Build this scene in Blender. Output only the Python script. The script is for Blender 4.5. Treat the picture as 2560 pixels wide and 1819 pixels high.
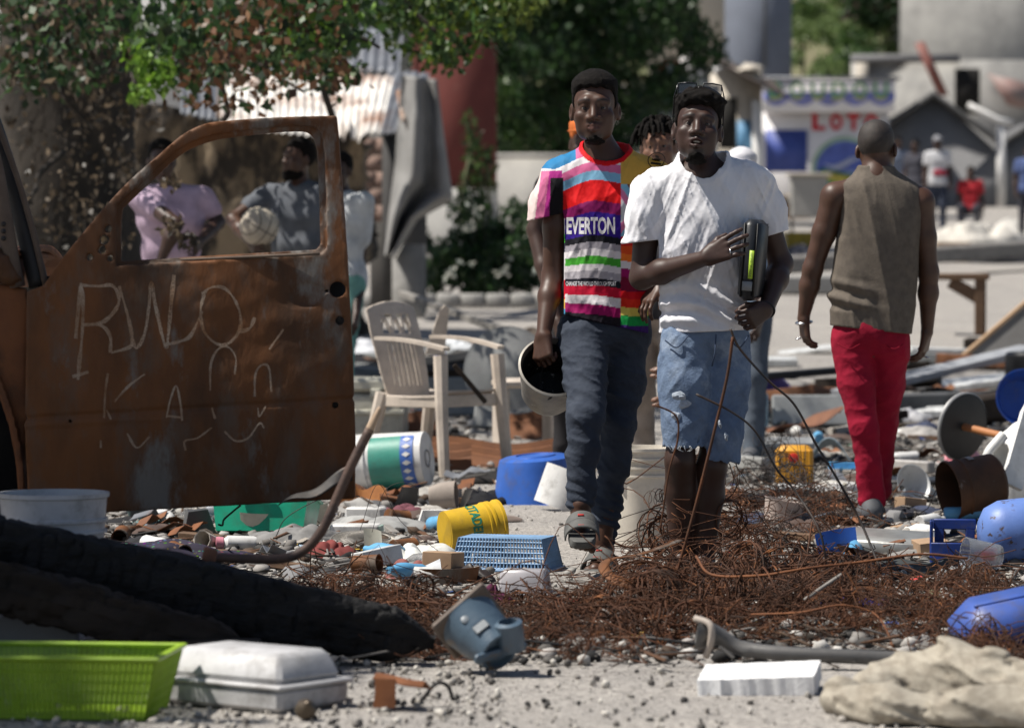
import bpy, math, random
import numpy as np
from mathutils import Vector, Matrix, Euler
from mathutils.bvhtree import BVHTree

sc = bpy.context.scene
for o in list(bpy.data.objects):
    bpy.data.objects.remove(o)
R = math.radians
# ------------------------------------------------------------------ camera
CAM_H, FPX = 1.18, 9600.0                    # eye height (m); focal length in photo pixels (135 mm)
PITCH = math.atan((909.5 - 617.0) / FPX)
cam_d = bpy.data.cameras.new('camera')
cam_d.sensor_width, cam_d.lens = 36.0, 135.0
cam_d.clip_start, cam_d.clip_end = 0.5, 600.0
cam_d.dof.use_dof = True
cam_d.dof.focus_distance = 14.0
cam_d.dof.aperture_fstop = 4.0
cam = bpy.data.objects.new('camera', cam_d)
cam.location = (0, 0, CAM_H)
cam.rotation_euler = (R(90) - PITCH, 0, 0)
sc.collection.objects.link(cam)
sc.camera = cam
# ------------------------------------------------------------------ light
TO_SUN = Vector((-0.52, -0.06, 0.85)).normalized()
world = bpy.data.worlds.new('World')
sc.world = world
world.use_nodes = True
wn = world.node_tree
sky = wn.nodes.new('ShaderNodeTexSky')
sky.sky_type = 'NISHITA'
sky.sun_disc = False
sky.sun_elevation = math.asin(TO_SUN.z)
sky.sun_rotation = math.atan2(TO_SUN.x, TO_SUN.y)
sky.dust_density = 1.5
wn.links.new(sky.outputs[0], wn.nodes['Background'].inputs[0])
wn.nodes['Background'].inputs[1].default_value = 0.058
sun_d = bpy.data.lights.new('sun', 'SUN')
sun_d.energy, sun_d.angle, sun_d.color = 5.0, R(0.53), (1.0, 0.95, 0.87)
sun = bpy.data.objects.new('sun', sun_d)
sun.rotation_euler = TO_SUN.to_track_quat('Z', 'Y').to_euler()
sun.location = (-20, -6, 35)
sc.collection.objects.link(sun)
sc.view_settings.view_transform = 'Standard'
sc.view_settings.look = 'None'
sc.view_settings.exposure = 0.42
sc.view_settings.gamma = 1.0
sc.view_settings.use_curve_mapping = False
sc.cycles.use_denoising = True
sc.cycles.max_bounces = 6
sc.cycles.transparent_max_bounces = 8

# ------------------------------------------------------------------ pixel to place
_cp, _sp = math.cos(PITCH), math.sin(PITCH)
def ray(px, py):
    dx, dy = (px - 1280.0) / FPX, (909.5 - py) / FPX
    return dx, _cp + dy * _sp, -_sp + dy * _cp
def P(px, py, D):
    a, b, c = ray(px, py)
    t = D / b
    return np.array(np.broadcast_arrays(a * t, D, CAM_H + c * t), float)
def gz(y):
    """height of the street: level near the camera, then climbing about 3 %"""
    y = np.asarray(y, float)
    t = np.clip((y - 18.0) / 10.0, 0, 1)
    up = 0.031 * (10.0 * (t ** 3 - t ** 4 / 2.0)) + 0.031 * np.clip(y - 28.0, 0, None)
    return up
def G(px, py):
    """point of the street surface seen at a pixel"""
    a, b, c = ray(px, py)
    lo, hi = 4.0, 140.0
    f = lambda y: CAM_H + c * y / b - float(gz(y))
    for _ in range(60):
        m = 0.5 * (lo + hi)
        if f(m) > 0: lo = m
        else: hi = m
    return np.array((a * lo / b, lo, float(gz(lo))))
def ppm(D): return FPX / D

# ------------------------------------------------------------------ numpy noise
_rng = np.random.default_rng(7)
_LAT = _rng.random((32, 32, 32)).astype(np.float32)
def vnoise(x, y, z):
    xi, yi, zi = np.floor(x).astype(np.int32), np.floor(y).astype(np.int32), np.floor(z).astype(np.int32)
    fx, fy, fz = (x - xi), (y - yi), (z - zi)
    fx, fy, fz = fx * fx * (3 - 2 * fx), fy * fy * (3 - 2 * fy), fz * fz * (3 - 2 * fz)
    x0, x1, y0, y1, z0, z1 = xi & 31, (xi + 1) & 31, yi & 31, (yi + 1) & 31, zi & 31, (zi + 1) & 31
    L = _LAT
    c00 = L[x0, y0, z0] * (1 - fx) + L[x1, y0, z0] * fx
    c10 = L[x0, y1, z0] * (1 - fx) + L[x1, y1, z0] * fx
    c01 = L[x0, y0, z1] * (1 - fx) + L[x1, y0, z1] * fx
    c11 = L[x0, y1, z1] * (1 - fx) + L[x1, y1, z1] * fx
    return (c00 * (1 - fy) + c10 * fy) * (1 - fz) + (c01 * (1 - fy) + c11 * fy) * fz
def fbm(x, y, z, o=3):
    s, a = 0, 0.5
    for i in range(o):
        s = s + a * (vnoise(x + 7.3 * i, y + 3.1 * i, z + 5.7 * i) - 0.5)
        x, y, z, a = x * 2.03, y * 2.03, z * 2.03, a * 0.5
    return s
def ridge(x, y, z):
    return 1 - np.abs(2 * vnoise(x, y, z) - 1)

# ------------------------------------------------------------------ materials
_M = {}
def _nt(name):
    m = bpy.data.materials.new(name)
    m.use_nodes = True
    nt = m.node_tree
    return m, nt, nt.nodes['Principled BSDF']
def mat(name, c, c2=None, rough=0.6, metal=0.0, scale=6.0, mix=(0.4, 0.65), bump=0.15, bscale=40.0, spec=0.4,
        c3=None, scale3=2.0, mix3=(0.55, 0.7), stretch=None, attr=False, trans=0.0, alpha=1.0, bdist=0.004, sub=0.0, soil=0.0):
    """a procedural surface: two noise-mixed colours, an optional patchy third, fine relief"""
    if name in _M: return _M[name]
    m, nt, b = _nt(name)
    N, L = nt.nodes, nt.links
    tc = N.new('ShaderNodeTexCoord')
    src = tc.outputs['Object']
    if stretch:
        mp = N.new('ShaderNodeMapping'); mp.inputs['Scale'].default_value = stretch
        L.new(src, mp.inputs[0]); src = mp.outputs[0]
    def noise(s, det=6.0, rgh=0.6):
        n = N.new('ShaderNodeTexNoise'); n.inputs['Scale'].default_value = s
        n.inputs['Detail'].default_value = det; n.inputs['Roughness'].default_value = rgh
        L.new(src, n.inputs['Vector']); return n.outputs['Fac']
    def ramp(f, a, z):
        r = N.new('ShaderNodeMapRange'); r.inputs[1].default_value = a; r.inputs[2].default_value = z
        L.new(f, r.inputs[0]); return r.outputs[0]
    def mixc(f, A, B):
        x = N.new('ShaderNodeMix'); x.data_type = 'RGBA'
        L.new(f, x.inputs[0])
        for i, v in ((6, A), (7, B)):
            if isinstance(v, tuple): x.inputs[i].default_value = (*v, 1)
            else: L.new(v, x.inputs[i])
        return x.outputs[2]
    if attr:
        at = N.new('ShaderNodeAttribute'); at.attribute_name = 'Col'
        base = at.outputs['Color']
        n = ramp(noise(scale), 0.25, 0.75)
        mm = N.new('ShaderNodeMapRange'); mm.inputs[3].default_value = 0.82; mm.inputs[4].default_value = 1.0
        L.new(n, mm.inputs[0])
        vm = N.new('ShaderNodeVectorMath'); vm.operation = 'SCALE'
        L.new(base, vm.inputs[0]); L.new(mm.outputs[0], vm.inputs['Scale'])
        col = vm.outputs[0]
    else:
        if c2 is None: c2 = tuple(v * 0.72 for v in c)
        col = mixc(ramp(noise(scale), *mix), tuple(c), tuple(c2))
        if c3 is not None:
            col = mixc(ramp(noise(scale3, 8.0, 0.68), *mix3), col, tuple(c3))
    if soil > 0:
        f = ramp(noise(scale * 2.7, 8, 0.7), 0.5, 0.72)
        ms = N.new('ShaderNodeMath'); ms.operation = 'MULTIPLY'; ms.inputs[1].default_value = soil
        L.new(f, ms.inputs[0])
        col = mixc(ms.outputs[0], col, (0.10, 0.085, 0.07))
    if isinstance(col, tuple): b.inputs['Base Color'].default_value = (*col, 1)
    else: L.new(col, b.inputs['Base Color'])
    rr = N.new('ShaderNodeMapRange'); rr.inputs[3].default_value = max(0.05, rough - 0.12); rr.inputs[4].default_value = min(1, rough + 0.12)
    L.new(noise(scale * 3), rr.inputs[0]); L.new(rr.outputs[0], b.inputs['Roughness'])
    b.inputs['Metallic'].default_value = metal
    b.inputs['Specular IOR Level'].default_value = spec
    b.inputs['Transmission Weight'].default_value = trans
    b.inputs['Alpha'].default_value = alpha
    if sub > 0:
        b.inputs['Subsurface Weight'].default_value = sub
        b.inputs['Subsurface Radius'].default_value = (0.012, 0.005, 0.003)
    if bump > 0:
        bp = N.new('ShaderNodeBump'); bp.inputs['Strength'].default_value = bump; bp.inputs['Distance'].default_value = bdist
        L.new(noise(bscale, 5.0, 0.6), bp.inputs['Height']); L.new(bp.outputs[0], b.inputs['Normal'])
    _M[name] = m
    return m
def leaf_mat(name):
    """leaves: colour of each leaf from its 'Col' attribute, light passing through"""
    if name in _M: return _M[name]
    m, nt, b = _nt(name)
    N, L = nt.nodes, nt.links
    at = N.new('ShaderNodeAttribute'); at.attribute_name = 'Col'
    L.new(at.outputs['Color'], b.inputs['Base Color'])
    b.inputs['Roughness'].default_value = 0.5
    tr = N.new('ShaderNodeBsdfTranslucent'); L.new(at.outputs['Color'], tr.inputs[0])
    mx = N.new('ShaderNodeMixShader'); mx.inputs[0].default_value = 0.35
    L.new(b.outputs[0], mx.inputs[1]); L.new(tr.outputs[0], mx.inputs[2])
    L.new(mx.outputs[0], N['Material Output'].inputs[0])
    _M[name] = m
    return m

# ------------------------------------------------------------------ objects
COL = sc.collection
def tag(o, label, cat, group=None, kind=None):
    if label: o['label'] = label
    if cat: o['category'] = cat
    if group: o['group'] = group
    if kind: o['kind'] = kind
    return o
def thing(name, label, cat, loc=(0, 0, 0), group=None):
    o = bpy.data.objects.new(name, None)
    COL.objects.link(o)
    o.location = tuple(float(v) for v in loc)
    o.empty_display_size = 0.1
    return tag(o, label, cat, group)
def worldloc(o):
    v = Vector((0, 0, 0))
    while o is not None:
        v = v + o.location; o = o.parent
    return v
def mesh(name, geo, m, parent=None, loc=None, smooth=True, col=None, auto=None, kind=None):
    """geo = (verts, faces) in world space; origin at the parent or at loc"""
    V, F = geo
    V = np.asarray(V, dtype=np.float64).reshape(-1, 3)
    if loc is None:
        if parent is None:
            lo, hi = V.min(0), V.max(0)
            loc = ((lo[0] + hi[0]) / 2, (lo[1] + hi[1]) / 2, lo[2])
        else:
            loc = worldloc(parent)
    off = np.array(loc, float)
    me = bpy.data.meshes.new(name)
    if isinstance(F, np.ndarray):
        k = F.shape[1]
        me.vertices.add(len(V)); me.vertices.foreach_set('co', (V - off).astype(np.float32).ravel())
        me.loops.add(F.size); me.loops.foreach_set('vertex_index', F.astype(np.int32).ravel())
        me.polygons.add(len(F)); me.polygons.foreach_set('loop_start', np.arange(0, F.size, k, dtype=np.int32))
        me.update(calc_edges=True)
    else:
        me.from_pydata((V - off).tolist(), [], [tuple(int(i) for i in f) for f in F])
        me.update()
    me.validate()
    if smooth:
        me.polygons.foreach_set('use_smooth', np.ones(len(me.polygons), dtype=bool))
    if col is not None:
        a = me.color_attributes.new('Col', 'FLOAT_COLOR', 'POINT')
        c = np.ones((len(V), 4), np.float32); c[:, :3] = col
        a.data.foreach_set('color', c.ravel())
    if m is not None: me.materials.append(m)
    o = bpy.data.objects.new(name, me)
    COL.objects.link(o)
    if parent is not None:
        o.parent = parent
        o.location = tuple(off - np.array(worldloc(parent)))
    else:
        o.location = tuple(off)
    if auto is not None:
        me.set_sharp_from_angle(angle=R(auto))
    if kind: o['kind'] = kind
    return o

# ------------------------------------------------------------------ shapes (verts, faces)
def join(*gs):
    V, F, n = [], [], 0
    for v, f in gs:
        v = np.asarray(v, float).reshape(-1, 3)
        V.append(v)
        F += [tuple(int(i) + n for i in q) for q in f]
        n += len(v)
    return np.concatenate(V), F
def xf(g, rot=(0, 0, 0), s=1.0, loc=(0, 0, 0)):
    """scale, rotate (degrees, XYZ) and move"""
    M3 = np.array(Euler([R(a) for a in rot]).to_matrix())
    v = np.asarray(g[0], float) * np.asarray(s, float)
    return v @ M3.T + np.asarray(loc, float), g[1]
def box(sx, sy, sz, bev=0.0, center=False):
    """bevelled box standing on z=0"""
    if bev <= 0:
        v = np.array([(x, y, z) for z in (0, 1) for y in (-.5, .5) for x in (-.5, .5)], float) * (sx, sy, sz)
        f = [(0, 2, 3, 1), (4, 5, 7, 6), (0, 1, 5, 4), (2, 6, 7, 3), (0, 4, 6, 2), (1, 3, 7, 5)]
    else:
        b = min(bev, sx * .49, sy * .49, sz * .49)
        loops, v, f = [], [], []
        for z, ins in ((0, b), (b, 0), (sz - b, 0), (sz, b)):
            x, y = sx / 2 - ins, sy / 2 - ins
            c = b if ins == 0 else b * 0.4
            pts = [(-x + c, -y), (x - c, -y), (x, -y + c), (x, y - c), (x - c, y), (-x + c, y), (-x, y - c), (-x, -y + c)]
            loops.append(list(range(len(v), len(v) + 8)))
            v += [(p[0], p[1], z) for p in pts]
        for a, c in zip(loops[:-1], loops[1:]):
            for i in range(8):
                f.append((a[i], a[(i + 1) % 8], c[(i + 1) % 8], c[i]))
        f += [tuple(loops[0][::-1]), tuple(loops[-1])]
        v = np.array(v, float)
    if center: v = v - (0, 0, sz / 2)
    return v, f
def lathe(prof, n=32, a0=0, a1=360, cap=False):
    """profile [(r, z), ...] turned about z"""
    full = abs(a1 - a0 - 360) < 1e-6
    k = n if full else n + 1
    ang = np.radians(np.linspace(a0, a1, n + 1))[:k]
    V, F = [], []
    for r, z in prof:
        for a in ang: V.append((r * math.cos(a), r * math.sin(a), z))
    for j in range(len(prof) - 1):
        for i in range(n):
            i2 = (i + 1) % k
            F.append((j * k + i, j * k + i2, (j + 1) * k + i2, (j + 1) * k + i))
    if cap:
        F.append(tuple(range(k))[::-1]); F.append(tuple(range((len(prof) - 1) * k, len(prof) * k)))
    return np.array(V, float), F
def tube(pts, r, n=8, cap=True, flat=None):
    """tube along points; r scalar or list"""
    pts = np.asarray(pts, float)
    m = len(pts)
    r = np.broadcast_to(np.asarray(r, float), (m,))
    d = np.gradient(pts, axis=0)
    d /= np.linalg.norm(d, axis=1)[:, None] + 1e-12
    up = np.array((0, 0, 1.0)) if abs(d[0][2]) < 0.9 else np.array((1.0, 0, 0))
    V, F = [], []
    u = np.cross(d[0], up); u /= np.linalg.norm(u)
    for i in range(m):
        u = u - d[i] * np.dot(u, d[i]); u /= np.linalg.norm(u) + 1e-12
        w = np.cross(d[i], u)
        for k in range(n):
            a = 2 * math.pi * k / n
            q = math.cos(a) * u + math.sin(a) * w * (flat if flat else 1)
            V.append(pts[i] + q * r[i])
    for i in range(m - 1):
        for k in range(n):
            F.append((i * n + k, i * n + (k + 1) % n, (i + 1) * n + (k + 1) % n, (i + 1) * n + k))
    if cap:
        F.append(tuple(range(n))[::-1]); F.append(tuple(range((m - 1) * n, m * n)))
    return np.array(V), F
def spline(pts, n=8):
    """Catmull-Rom through points"""
    p = np.asarray(pts, float)
    p = np.vstack([2 * p[0] - p[1], p, 2 * p[-1] - p[-2]])
    out = []
    for i in range(1, len(p) - 2):
        for t in np.linspace(0, 1, n, endpoint=False):
            out.append(0.5 * ((2 * p[i]) + (-p[i - 1] + p[i + 1]) * t + (2 * p[i - 1] - 5 * p[i] + 4 * p[i + 1] - p[i + 2]) * t * t
                              + (-p[i - 1] + 3 * p[i] - 3 * p[i + 1] + p[i + 2]) * t ** 3))
    out.append(p[-2])
    return np.array(out)
def grid(nu, nv, fn, thick=0.0):
    """surface fn(u, v) -> (x, y, z) arrays on [0,1]^2, optionally a closed sheet of some thickness along its normals"""
    u, v = np.meshgrid(np.linspace(0, 1, nu), np.linspace(0, 1, nv), indexing='ij')
    p = np.stack(np.broadcast_arrays(*fn(u, v), u)[:3], -1).astype(float)
    F = [(i * nv + j, (i + 1) * nv + j, (i + 1) * nv + j + 1, i * nv + j + 1) for i in range(nu - 1) for j in range(nv - 1)]
    V = p.reshape(-1, 3)
    if thick:
        du, dv = np.gradient(p, axis=0), np.gradient(p, axis=1)
        n = np.cross(du, dv); n /= np.linalg.norm(n, axis=-1, keepdims=True) + 1e-12
        W = (p - n * thick).reshape(-1, 3)
        k = len(V)
        F2 = [tuple(k + i for i in f[::-1]) for f in F]
        rim = [i * nv for i in range(nu)] + [(nu - 1) * nv + j for j in range(1, nv)] + [i * nv + nv - 1 for i in range(nu - 2, -1, -1)] + list(range(nv - 2, 0, -1))
        F3 = [(rim[i], rim[(i + 1) % len(rim)], k + rim[(i + 1) % len(rim)], k + rim[i]) for i in range(len(rim))]
        V = np.concatenate([V, W]); F = F + F2 + [f[::-1] for f in F3]
    return V, F
def prism(poly, t):
    """polygon in xz given thickness along y (centred)"""
    n = len(poly)
    V = [(x, -t / 2, z) for x, z in poly] + [(x, t / 2, z) for x, z in poly]
    F = [tuple(range(n)), tuple(range(n, 2 * n))[::-1]] + [(i, i + n, (i + 1) % n + n, (i + 1) % n) for i in range(n)]
    return np.array(V, float), F
def lump(w, d, h, seed=0, n=44, fold=1.0, flat=0.0, stretch=(1, 1)):
    """crumpled cloth lying on the ground: a heap with ridged folds"""
    s = seed * 3.71
    def fn(u, v):
        a = u * 2 * math.pi
        rr = v
        ex = np.cos(a); ey = np.sin(a)
        wob = 1 + 0.38 * (vnoise(ex * 1.7 + s, ey * 1.7, np.full_like(a, s)) - 0.5) * 2 * 0.8
        x, y = ex * rr * wob, ey * rr * wob
        env = np.clip(1 - rr ** 2.2, 0, 1) ** 0.75
        z0 = np.full_like(x, s)
        wx = x + .30 * (vnoise(x * 2.1 + s, y * 2.1, z0) - .5); wy = y + .30 * (vnoise(x * 2.1, y * 2.1 + s, z0 + 7) - .5)
        th = s * 1.3; h1 = np.abs(np.sin((wx * math.cos(th) + wy * math.sin(th)) * 4.2 * stretch[0] + 3 * vnoise(x * 1.5, y * 1.5, z0) + s)) ** .8
        th += 1.1; h2 = np.abs(np.sin((wx * math.cos(th) + wy * math.sin(th)) * 7.5 * stretch[1] + 4 * vnoise(x * 2.2, y * 2.2 + s, z0) + s)) ** .8
        q = vnoise(x * 1.8 + s, y * 1.8, z0 + 3)
        z = env * (.42 + .5 * (q - .4) + fold * (.26 * (h1 - .6) + .16 * (h2 - .6))) + .04 * h1 * (rr < .97)
        jx = fold * 0.10 * (vnoise(x * 5 + s, y * 5, z * 3) - 0.5); jy = fold * 0.10 * (vnoise(x * 5, y * 5 + s, z * 3 + 9) - 0.5)
        z = np.where(rr > 0.985, -0.02, np.maximum(z, 0.015))
        return (x + jx) * w / 2, (y + jy) * d / 2, z * h
    return grid(n * 2, n, fn)
def stone(r, seed, n=1):
    rs = np.random.default_rng(seed)
    v, f = ico(n)
    v = v * (1 + 0.5 * (rs.random((len(v), 1)) - 0.5)) * (1, rs.uniform(.6, 1), rs.uniform(.45, .8)) * r
    return v, f
_ICO = {}
def ico(level=1):
    if level in _ICO: return _ICO[level]
    t = (1 + 5 ** .5) / 2
    v = [(-1, t, 0), (1, t, 0), (-1, -t, 0), (1, -t, 0), (0, -1, t), (0, 1, t), (0, -1, -t), (0, 1, -t), (t, 0, -1), (t, 0, 1), (-t, 0, -1), (-t, 0, 1)]
    v = [np.array(a) / np.linalg.norm(a) for a in v]
    f = [(0, 11, 5), (0, 5, 1), (0, 1, 7), (0, 7, 10), (0, 10, 11), (1, 5, 9), (5, 11, 4), (11, 10, 2), (10, 7, 6), (7, 1, 8),
         (3, 9, 4), (3, 4, 2), (3, 2, 6), (3, 6, 8), (3, 8, 9), (4, 9, 5), (2, 4, 11), (6, 2, 10), (8, 6, 7), (9, 8, 1)]
    for _ in range(level):
        c, nf = {}, []
        def mid(a, b):
            k = (min(a, b), max(a, b))
            if k not in c:
                p = v[a] + v[b]; v.append(p / np.linalg.norm(p)); c[k] = len(v) - 1
            return c[k]
        for a, b, d in f:
            x, y, z = mid(a, b), mid(b, d), mid(d, a)
            nf += [(a, x, z), (b, y, x), (d, z, y), (x, y, z)]
        f = nf
    _ICO[level] = (np.array(v), f)
    return _ICO[level]
def many(tmpl, pos, rot, scl):
    """numpy copies of one small shape: pos (n,3), rot (n,3,3), scl (n,3) -> triangles or quads array"""
    v = np.asarray(tmpl[0], float); f = np.asarray(tmpl[1], np.int64)
    n = len(pos)
    W = np.einsum('nij,nkj->nki', rot, v[None] * scl[:, None, :]) + pos[:, None, :]
    Fa = f[None] + (np.arange(n) * len(v))[:, None, None]
    return W.reshape(-1, 3), Fa.reshape(-1, f.shape[1])
def rand_rot(n, rng, tilt=math.pi):
    a = rng.uniform(0, 2 * math.pi, n); b = rng.uniform(-tilt, tilt, n); c = rng.uniform(-tilt, tilt, n)
    def rot(ax, t):
        m = np.zeros((len(t), 3, 3)); i, j = [(1, 2), (2, 0), (0, 1)][ax]
        m[:, ax, ax] = 1; m[:, i, i] = np.cos(t); m[:, j, j] = np.cos(t); m[:, i, j] = -np.sin(t); m[:, j, i] = np.sin(t)
        return m
    return rot(2, a) @ rot(0, b) @ rot(1, c)
# ================================================================== ground
def text_geo(body, w=None, h=None, depth=0.01, bold=0.0, res=3):
    """lettering as flat solid shapes in the xz plane, lower left corner at 0, fitted to w x h"""
    cu = bpy.data.curves.new('t', 'FONT'); cu.body = body; cu.extrude = 0.0; cu.offset = bold
    cu.resolution_u = res
    ob = bpy.data.objects.new('t', cu); COL.objects.link(ob)
    dg = bpy.context.evaluated_depsgraph_get()
    me = bpy.data.meshes.new_from_object(ob.evaluated_get(dg))
    v = np.array([tuple(a.co) for a in me.vertices]); f = [tuple(p.vertices) for p in me.polygons]
    bpy.data.objects.remove(ob); bpy.data.curves.remove(cu); bpy.data.meshes.remove(me)
    lo, hi = v.min(0), v.max(0)
    sx = w / (hi[0] - lo[0]) if w else h / (hi[1] - lo[1])
    sz = h / (hi[1] - lo[1]) if h else sx
    return np.stack([(v[:, 0] - lo[0]) * sx, np.zeros(len(v)), (v[:, 1] - lo[1]) * sz], 1), f

def ground_mat():
    m, nt, b = _nt('worn_concrete_ground')
    N, L = nt.nodes, nt.links
    tc = N.new('ShaderNodeTexCoord'); src = tc.outputs['Object']
    def noise(s, d=8, r=.65):
        n = N.new('ShaderNodeTexNoise'); n.inputs['Scale'].default_value = s; n.inputs['Detail'].default_value = d
        n.inputs['Roughness'].default_value = r; L.new(src, n.inputs['Vector']); return n.outputs['Fac']
    def rng(f, a, z, o0=0, o1=1):
        r = N.new('ShaderNodeMapRange'); r.inputs[1].default_value = a; r.inputs[2].default_value = z
        r.inputs[3].default_value = o0; r.inputs[4].default_value = o1; L.new(f, r.inputs[0]); return r.outputs[0]
    def mixc(f, A, B):
        x = N.new('ShaderNodeMix'); x.data_type = 'RGBA'; L.new(f, x.inputs[0])
        for i, v in ((6, A), (7, B)):
            if isinstance(v, tuple): x.inputs[i].default_value = (*v, 1)
            else: L.new(v, x.inputs[i])
        return x.outputs[2]
    c = mixc(rng(noise(1.3), .35, .65), (0.40, 0.37, 0.335), (0.30, 0.28, 0.26))
    c = mixc(rng(noise(45, 4), .45, .68), c, (0.13, 0.12, 0.11))
    c = mixc(rng(noise(90, 3), .62, .72), c, (0.05, 0.047, 0.044))
    vo = N.new('ShaderNodeTexVoronoi'); vo.inputs['Scale'].default_value = 60; L.new(src, vo.inputs['Vector'])
    c = mixc(rng(vo.outputs['Distance'], .0, .35, .5, 0), c, (0.46, 0.43, 0.39))
    at = N.new('ShaderNodeAttribute'); at.attribute_name = 'Col'
    sp = N.new('ShaderNodeSeparateColor'); L.new(at.outputs['Color'], sp.inputs[0])
    ad = N.new('ShaderNodeMath'); ad.operation = 'ADD'
    L.new(sp.outputs[0], ad.inputs[0]); L.new(rng(noise(3.5), .3, .7, -.45, .45), ad.inputs[1])
    ash = rng(ad.outputs[0], .45, .75)
    c = mixc(ash, c, mixc(rng(noise(24), .4, .6), (0.045, 0.042, 0.04), (0.16, 0.14, 0.12)))
    L.new(c, b.inputs['Base Color'])
    b.inputs['Roughness'].default_value = 0.9
    bp = N.new('ShaderNodeBump'); bp.inputs['Strength'].default_value = .9; bp.inputs['Distance'].default_value = .012
    mh = N.new('ShaderNodeMath'); mh.operation = 'ADD'
    L.new(noise(38, 6), mh.inputs[0]); L.new(rng(vo.outputs['Distance'], 0, .5, .5, 0), mh.inputs[1])
    L.new(mh.outputs[0], bp.inputs['Height']); L.new(bp.outputs[0], b.inputs['Normal'])
    return m
# debris zones, as px,py outlines on the street -> how sooty the ground is there
def ash_at(x, y):
    """0 clean concrete .. 1 soot and litter"""
    px = 1280 + FPX * x / y
    py = 617 + FPX * (CAM_H - gz(y)) / y
    a = np.zeros_like(px)
    def blob(cx, cy, rx, ry, s=1.0):
        return s * np.exp(-(((px - cx) / rx) ** 2 + ((py - cy) / ry) ** 2))
    for q in ((250, 1450, 420, 190, 1.1), (760, 1370, 380, 110, .8), (1000, 1560, 420, 90, .8), (1750, 1540, 600, 110, 1.2), (2350, 1460, 420, 160, 1.0),
              (2250, 1160, 420, 130, 1.1), (1900, 1230, 250, 90, .7), (900, 1130, 420, 90, .9), (1150, 980, 260, 60, .7), (2300, 980, 400, 60, .6), (300, 1640, 400, 60, .5)):
        a = np.maximum(a, blob(*q))
    a = np.where((y < 9.0) | (y > 45), a * 0, a)
    return np.clip(a, 0, 1)
xs = np.unique(np.concatenate([np.linspace(-150, -12, 20), np.linspace(-12, -3, 30), np.linspace(-3, 3, 150), np.linspace(3, 12, 30), np.linspace(12, 150, 20)]))
ys = np.unique(np.concatenate([np.linspace(-60, 5, 12), np.linspace(5, 9, 12), np.linspace(9, 20, 240), np.linspace(20, 40, 90), np.linspace(40, 140, 60), np.linspace(140, 320, 20)]))
X, Y = np.meshgrid(xs, ys, indexing='ij')
Z = gz(Y) + 0.02 * fbm(X * 1.1, Y * 1.1, X * 0) + 0.012 * fbm(X * 9, Y * 9, X * 0) - 0.004
nu, nv = X.shape
I = (np.arange(nu - 1)[:, None] * nv + np.arange(nv - 1)[None]).ravel()
F = np.stack([I, I + nv, I + nv + 1, I + 1], 1)
ac = ash_at(X, np.maximum(Y, 5.0)).ravel()
gr = mesh('ground', (np.stack([X, Y, Z], -1).reshape(-1, 3), F), ground_mat(), loc=(0, 0, 0), col=np.stack([ac] * 3, 1))
tag(gr, 'pale cracked concrete street sooty under the debris', None, kind='structure')

# gravel and crumbs lying on the concrete
def gravel(name, label, n, pyr, pxr, size, cols, seed, tmpl=None, dens=None, flatz=1.0):
    rg = np.random.default_rng(seed)
    px = rg.uniform(*pxr, n); py = pyr[0] + (pyr[1] - pyr[0]) * rg.random(n)
    if dens is not None:
        k = rg.random(n) < dens(px, py); px, py = px[k], py[k]
    n = len(px)
    D = CAM_H * FPX / (py - 617)
    for _ in range(12): D = (CAM_H - gz(D)) * FPX / (py - 617)
    pos = np.stack([(px - 1280) / FPX * D, D, gz(D) + 0.0], 1)
    s = size[0] + (size[1] - size[0]) * rg.random(n) ** 3
    pos[:, 2] += s * 0.25
    v, f = tmpl if tmpl is not None else ico(0)
    v = np.asarray(v) * (1 + 0.4 * (rg.random((len(v), 1)) - .5))
    W, Fa = many((v, f), pos, rand_rot(n, rg, math.pi if flatz == 1 else .35), np.stack([s, s * rg.uniform(.5, 1, n), s * flatz * rg.uniform(.4, .8, n)], 1))
    c = np.asarray(cols)[rg.integers(0, len(cols), n)] * rg.uniform(.7, 1.15, (n, 1))
    o = mesh(name, (W, Fa), mat('grit_' + name, (1, 1, 1), attr=True, rough=.85, bump=.3, bscale=120), loc=(0, 12, 0), smooth=False, col=np.repeat(c, len(v), 0))
    return tag(o, label, 'gravel', kind='stuff')
STONE = [(.42, .39, .35), (.33, .31, .28), (.24, .22, .2), (.55, .52, .47), (.12, .11, .10), (.05, .047, .045)]
gravel('gravel', 'loose pale gravel strewn over the concrete near the wire', 7000, (1440, 1830), (0, 2600), (.003, .016), STONE, 1,
       dens=lambda px, py: np.where((py > 1650) & (px > 1250), .25, .8))
gravel('gravel_crumbs', 'small concrete crumbs between the litter', 6000, (1000, 1450), (250, 2600), (.004, .022), STONE, 2, dens=lambda px, py: np.where((px > 1200) & (px < 1650), .15, .8))

# ================================================================== walls and houses behind
def wallbox(px0, py0, px1, D, depth, zbot=None):
    a = P(px0, py0, D); b = P(px1, py0, D)
    z0 = float(gz(D)) - 0.3 if zbot is None else P(px0, zbot, D)[2]
    return xf(box(b[0] - a[0], depth, a[2] - z0), loc=((a[0] + b[0]) / 2, D + depth / 2, z0))
def quadwall(pts, D, t=0.1):
    """an upright slab whose front face is the px outline at distance D"""
    p = [P(x, y, D) for x, y in pts]
    V, F = prism([(q[0], q[2]) for q in p], t)
    return V + (0, D + t / 2, 0), F
CONC = mat('weathered_concrete', (.36, .35, .33), (.25, .245, .235), rough=.9, scale=1.2, c3=(.16, .155, .15), scale3=.7, mix3=(.55, .75), bump=.4, bscale=12, bdist=.02)
CONC_D = mat('grey_render', (.20, .20, .205), (.15, .15, .155), rough=.9, scale=.9, c3=(.11, .11, .11), scale3=.5, bump=.4, bscale=10, bdist=.02)
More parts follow.
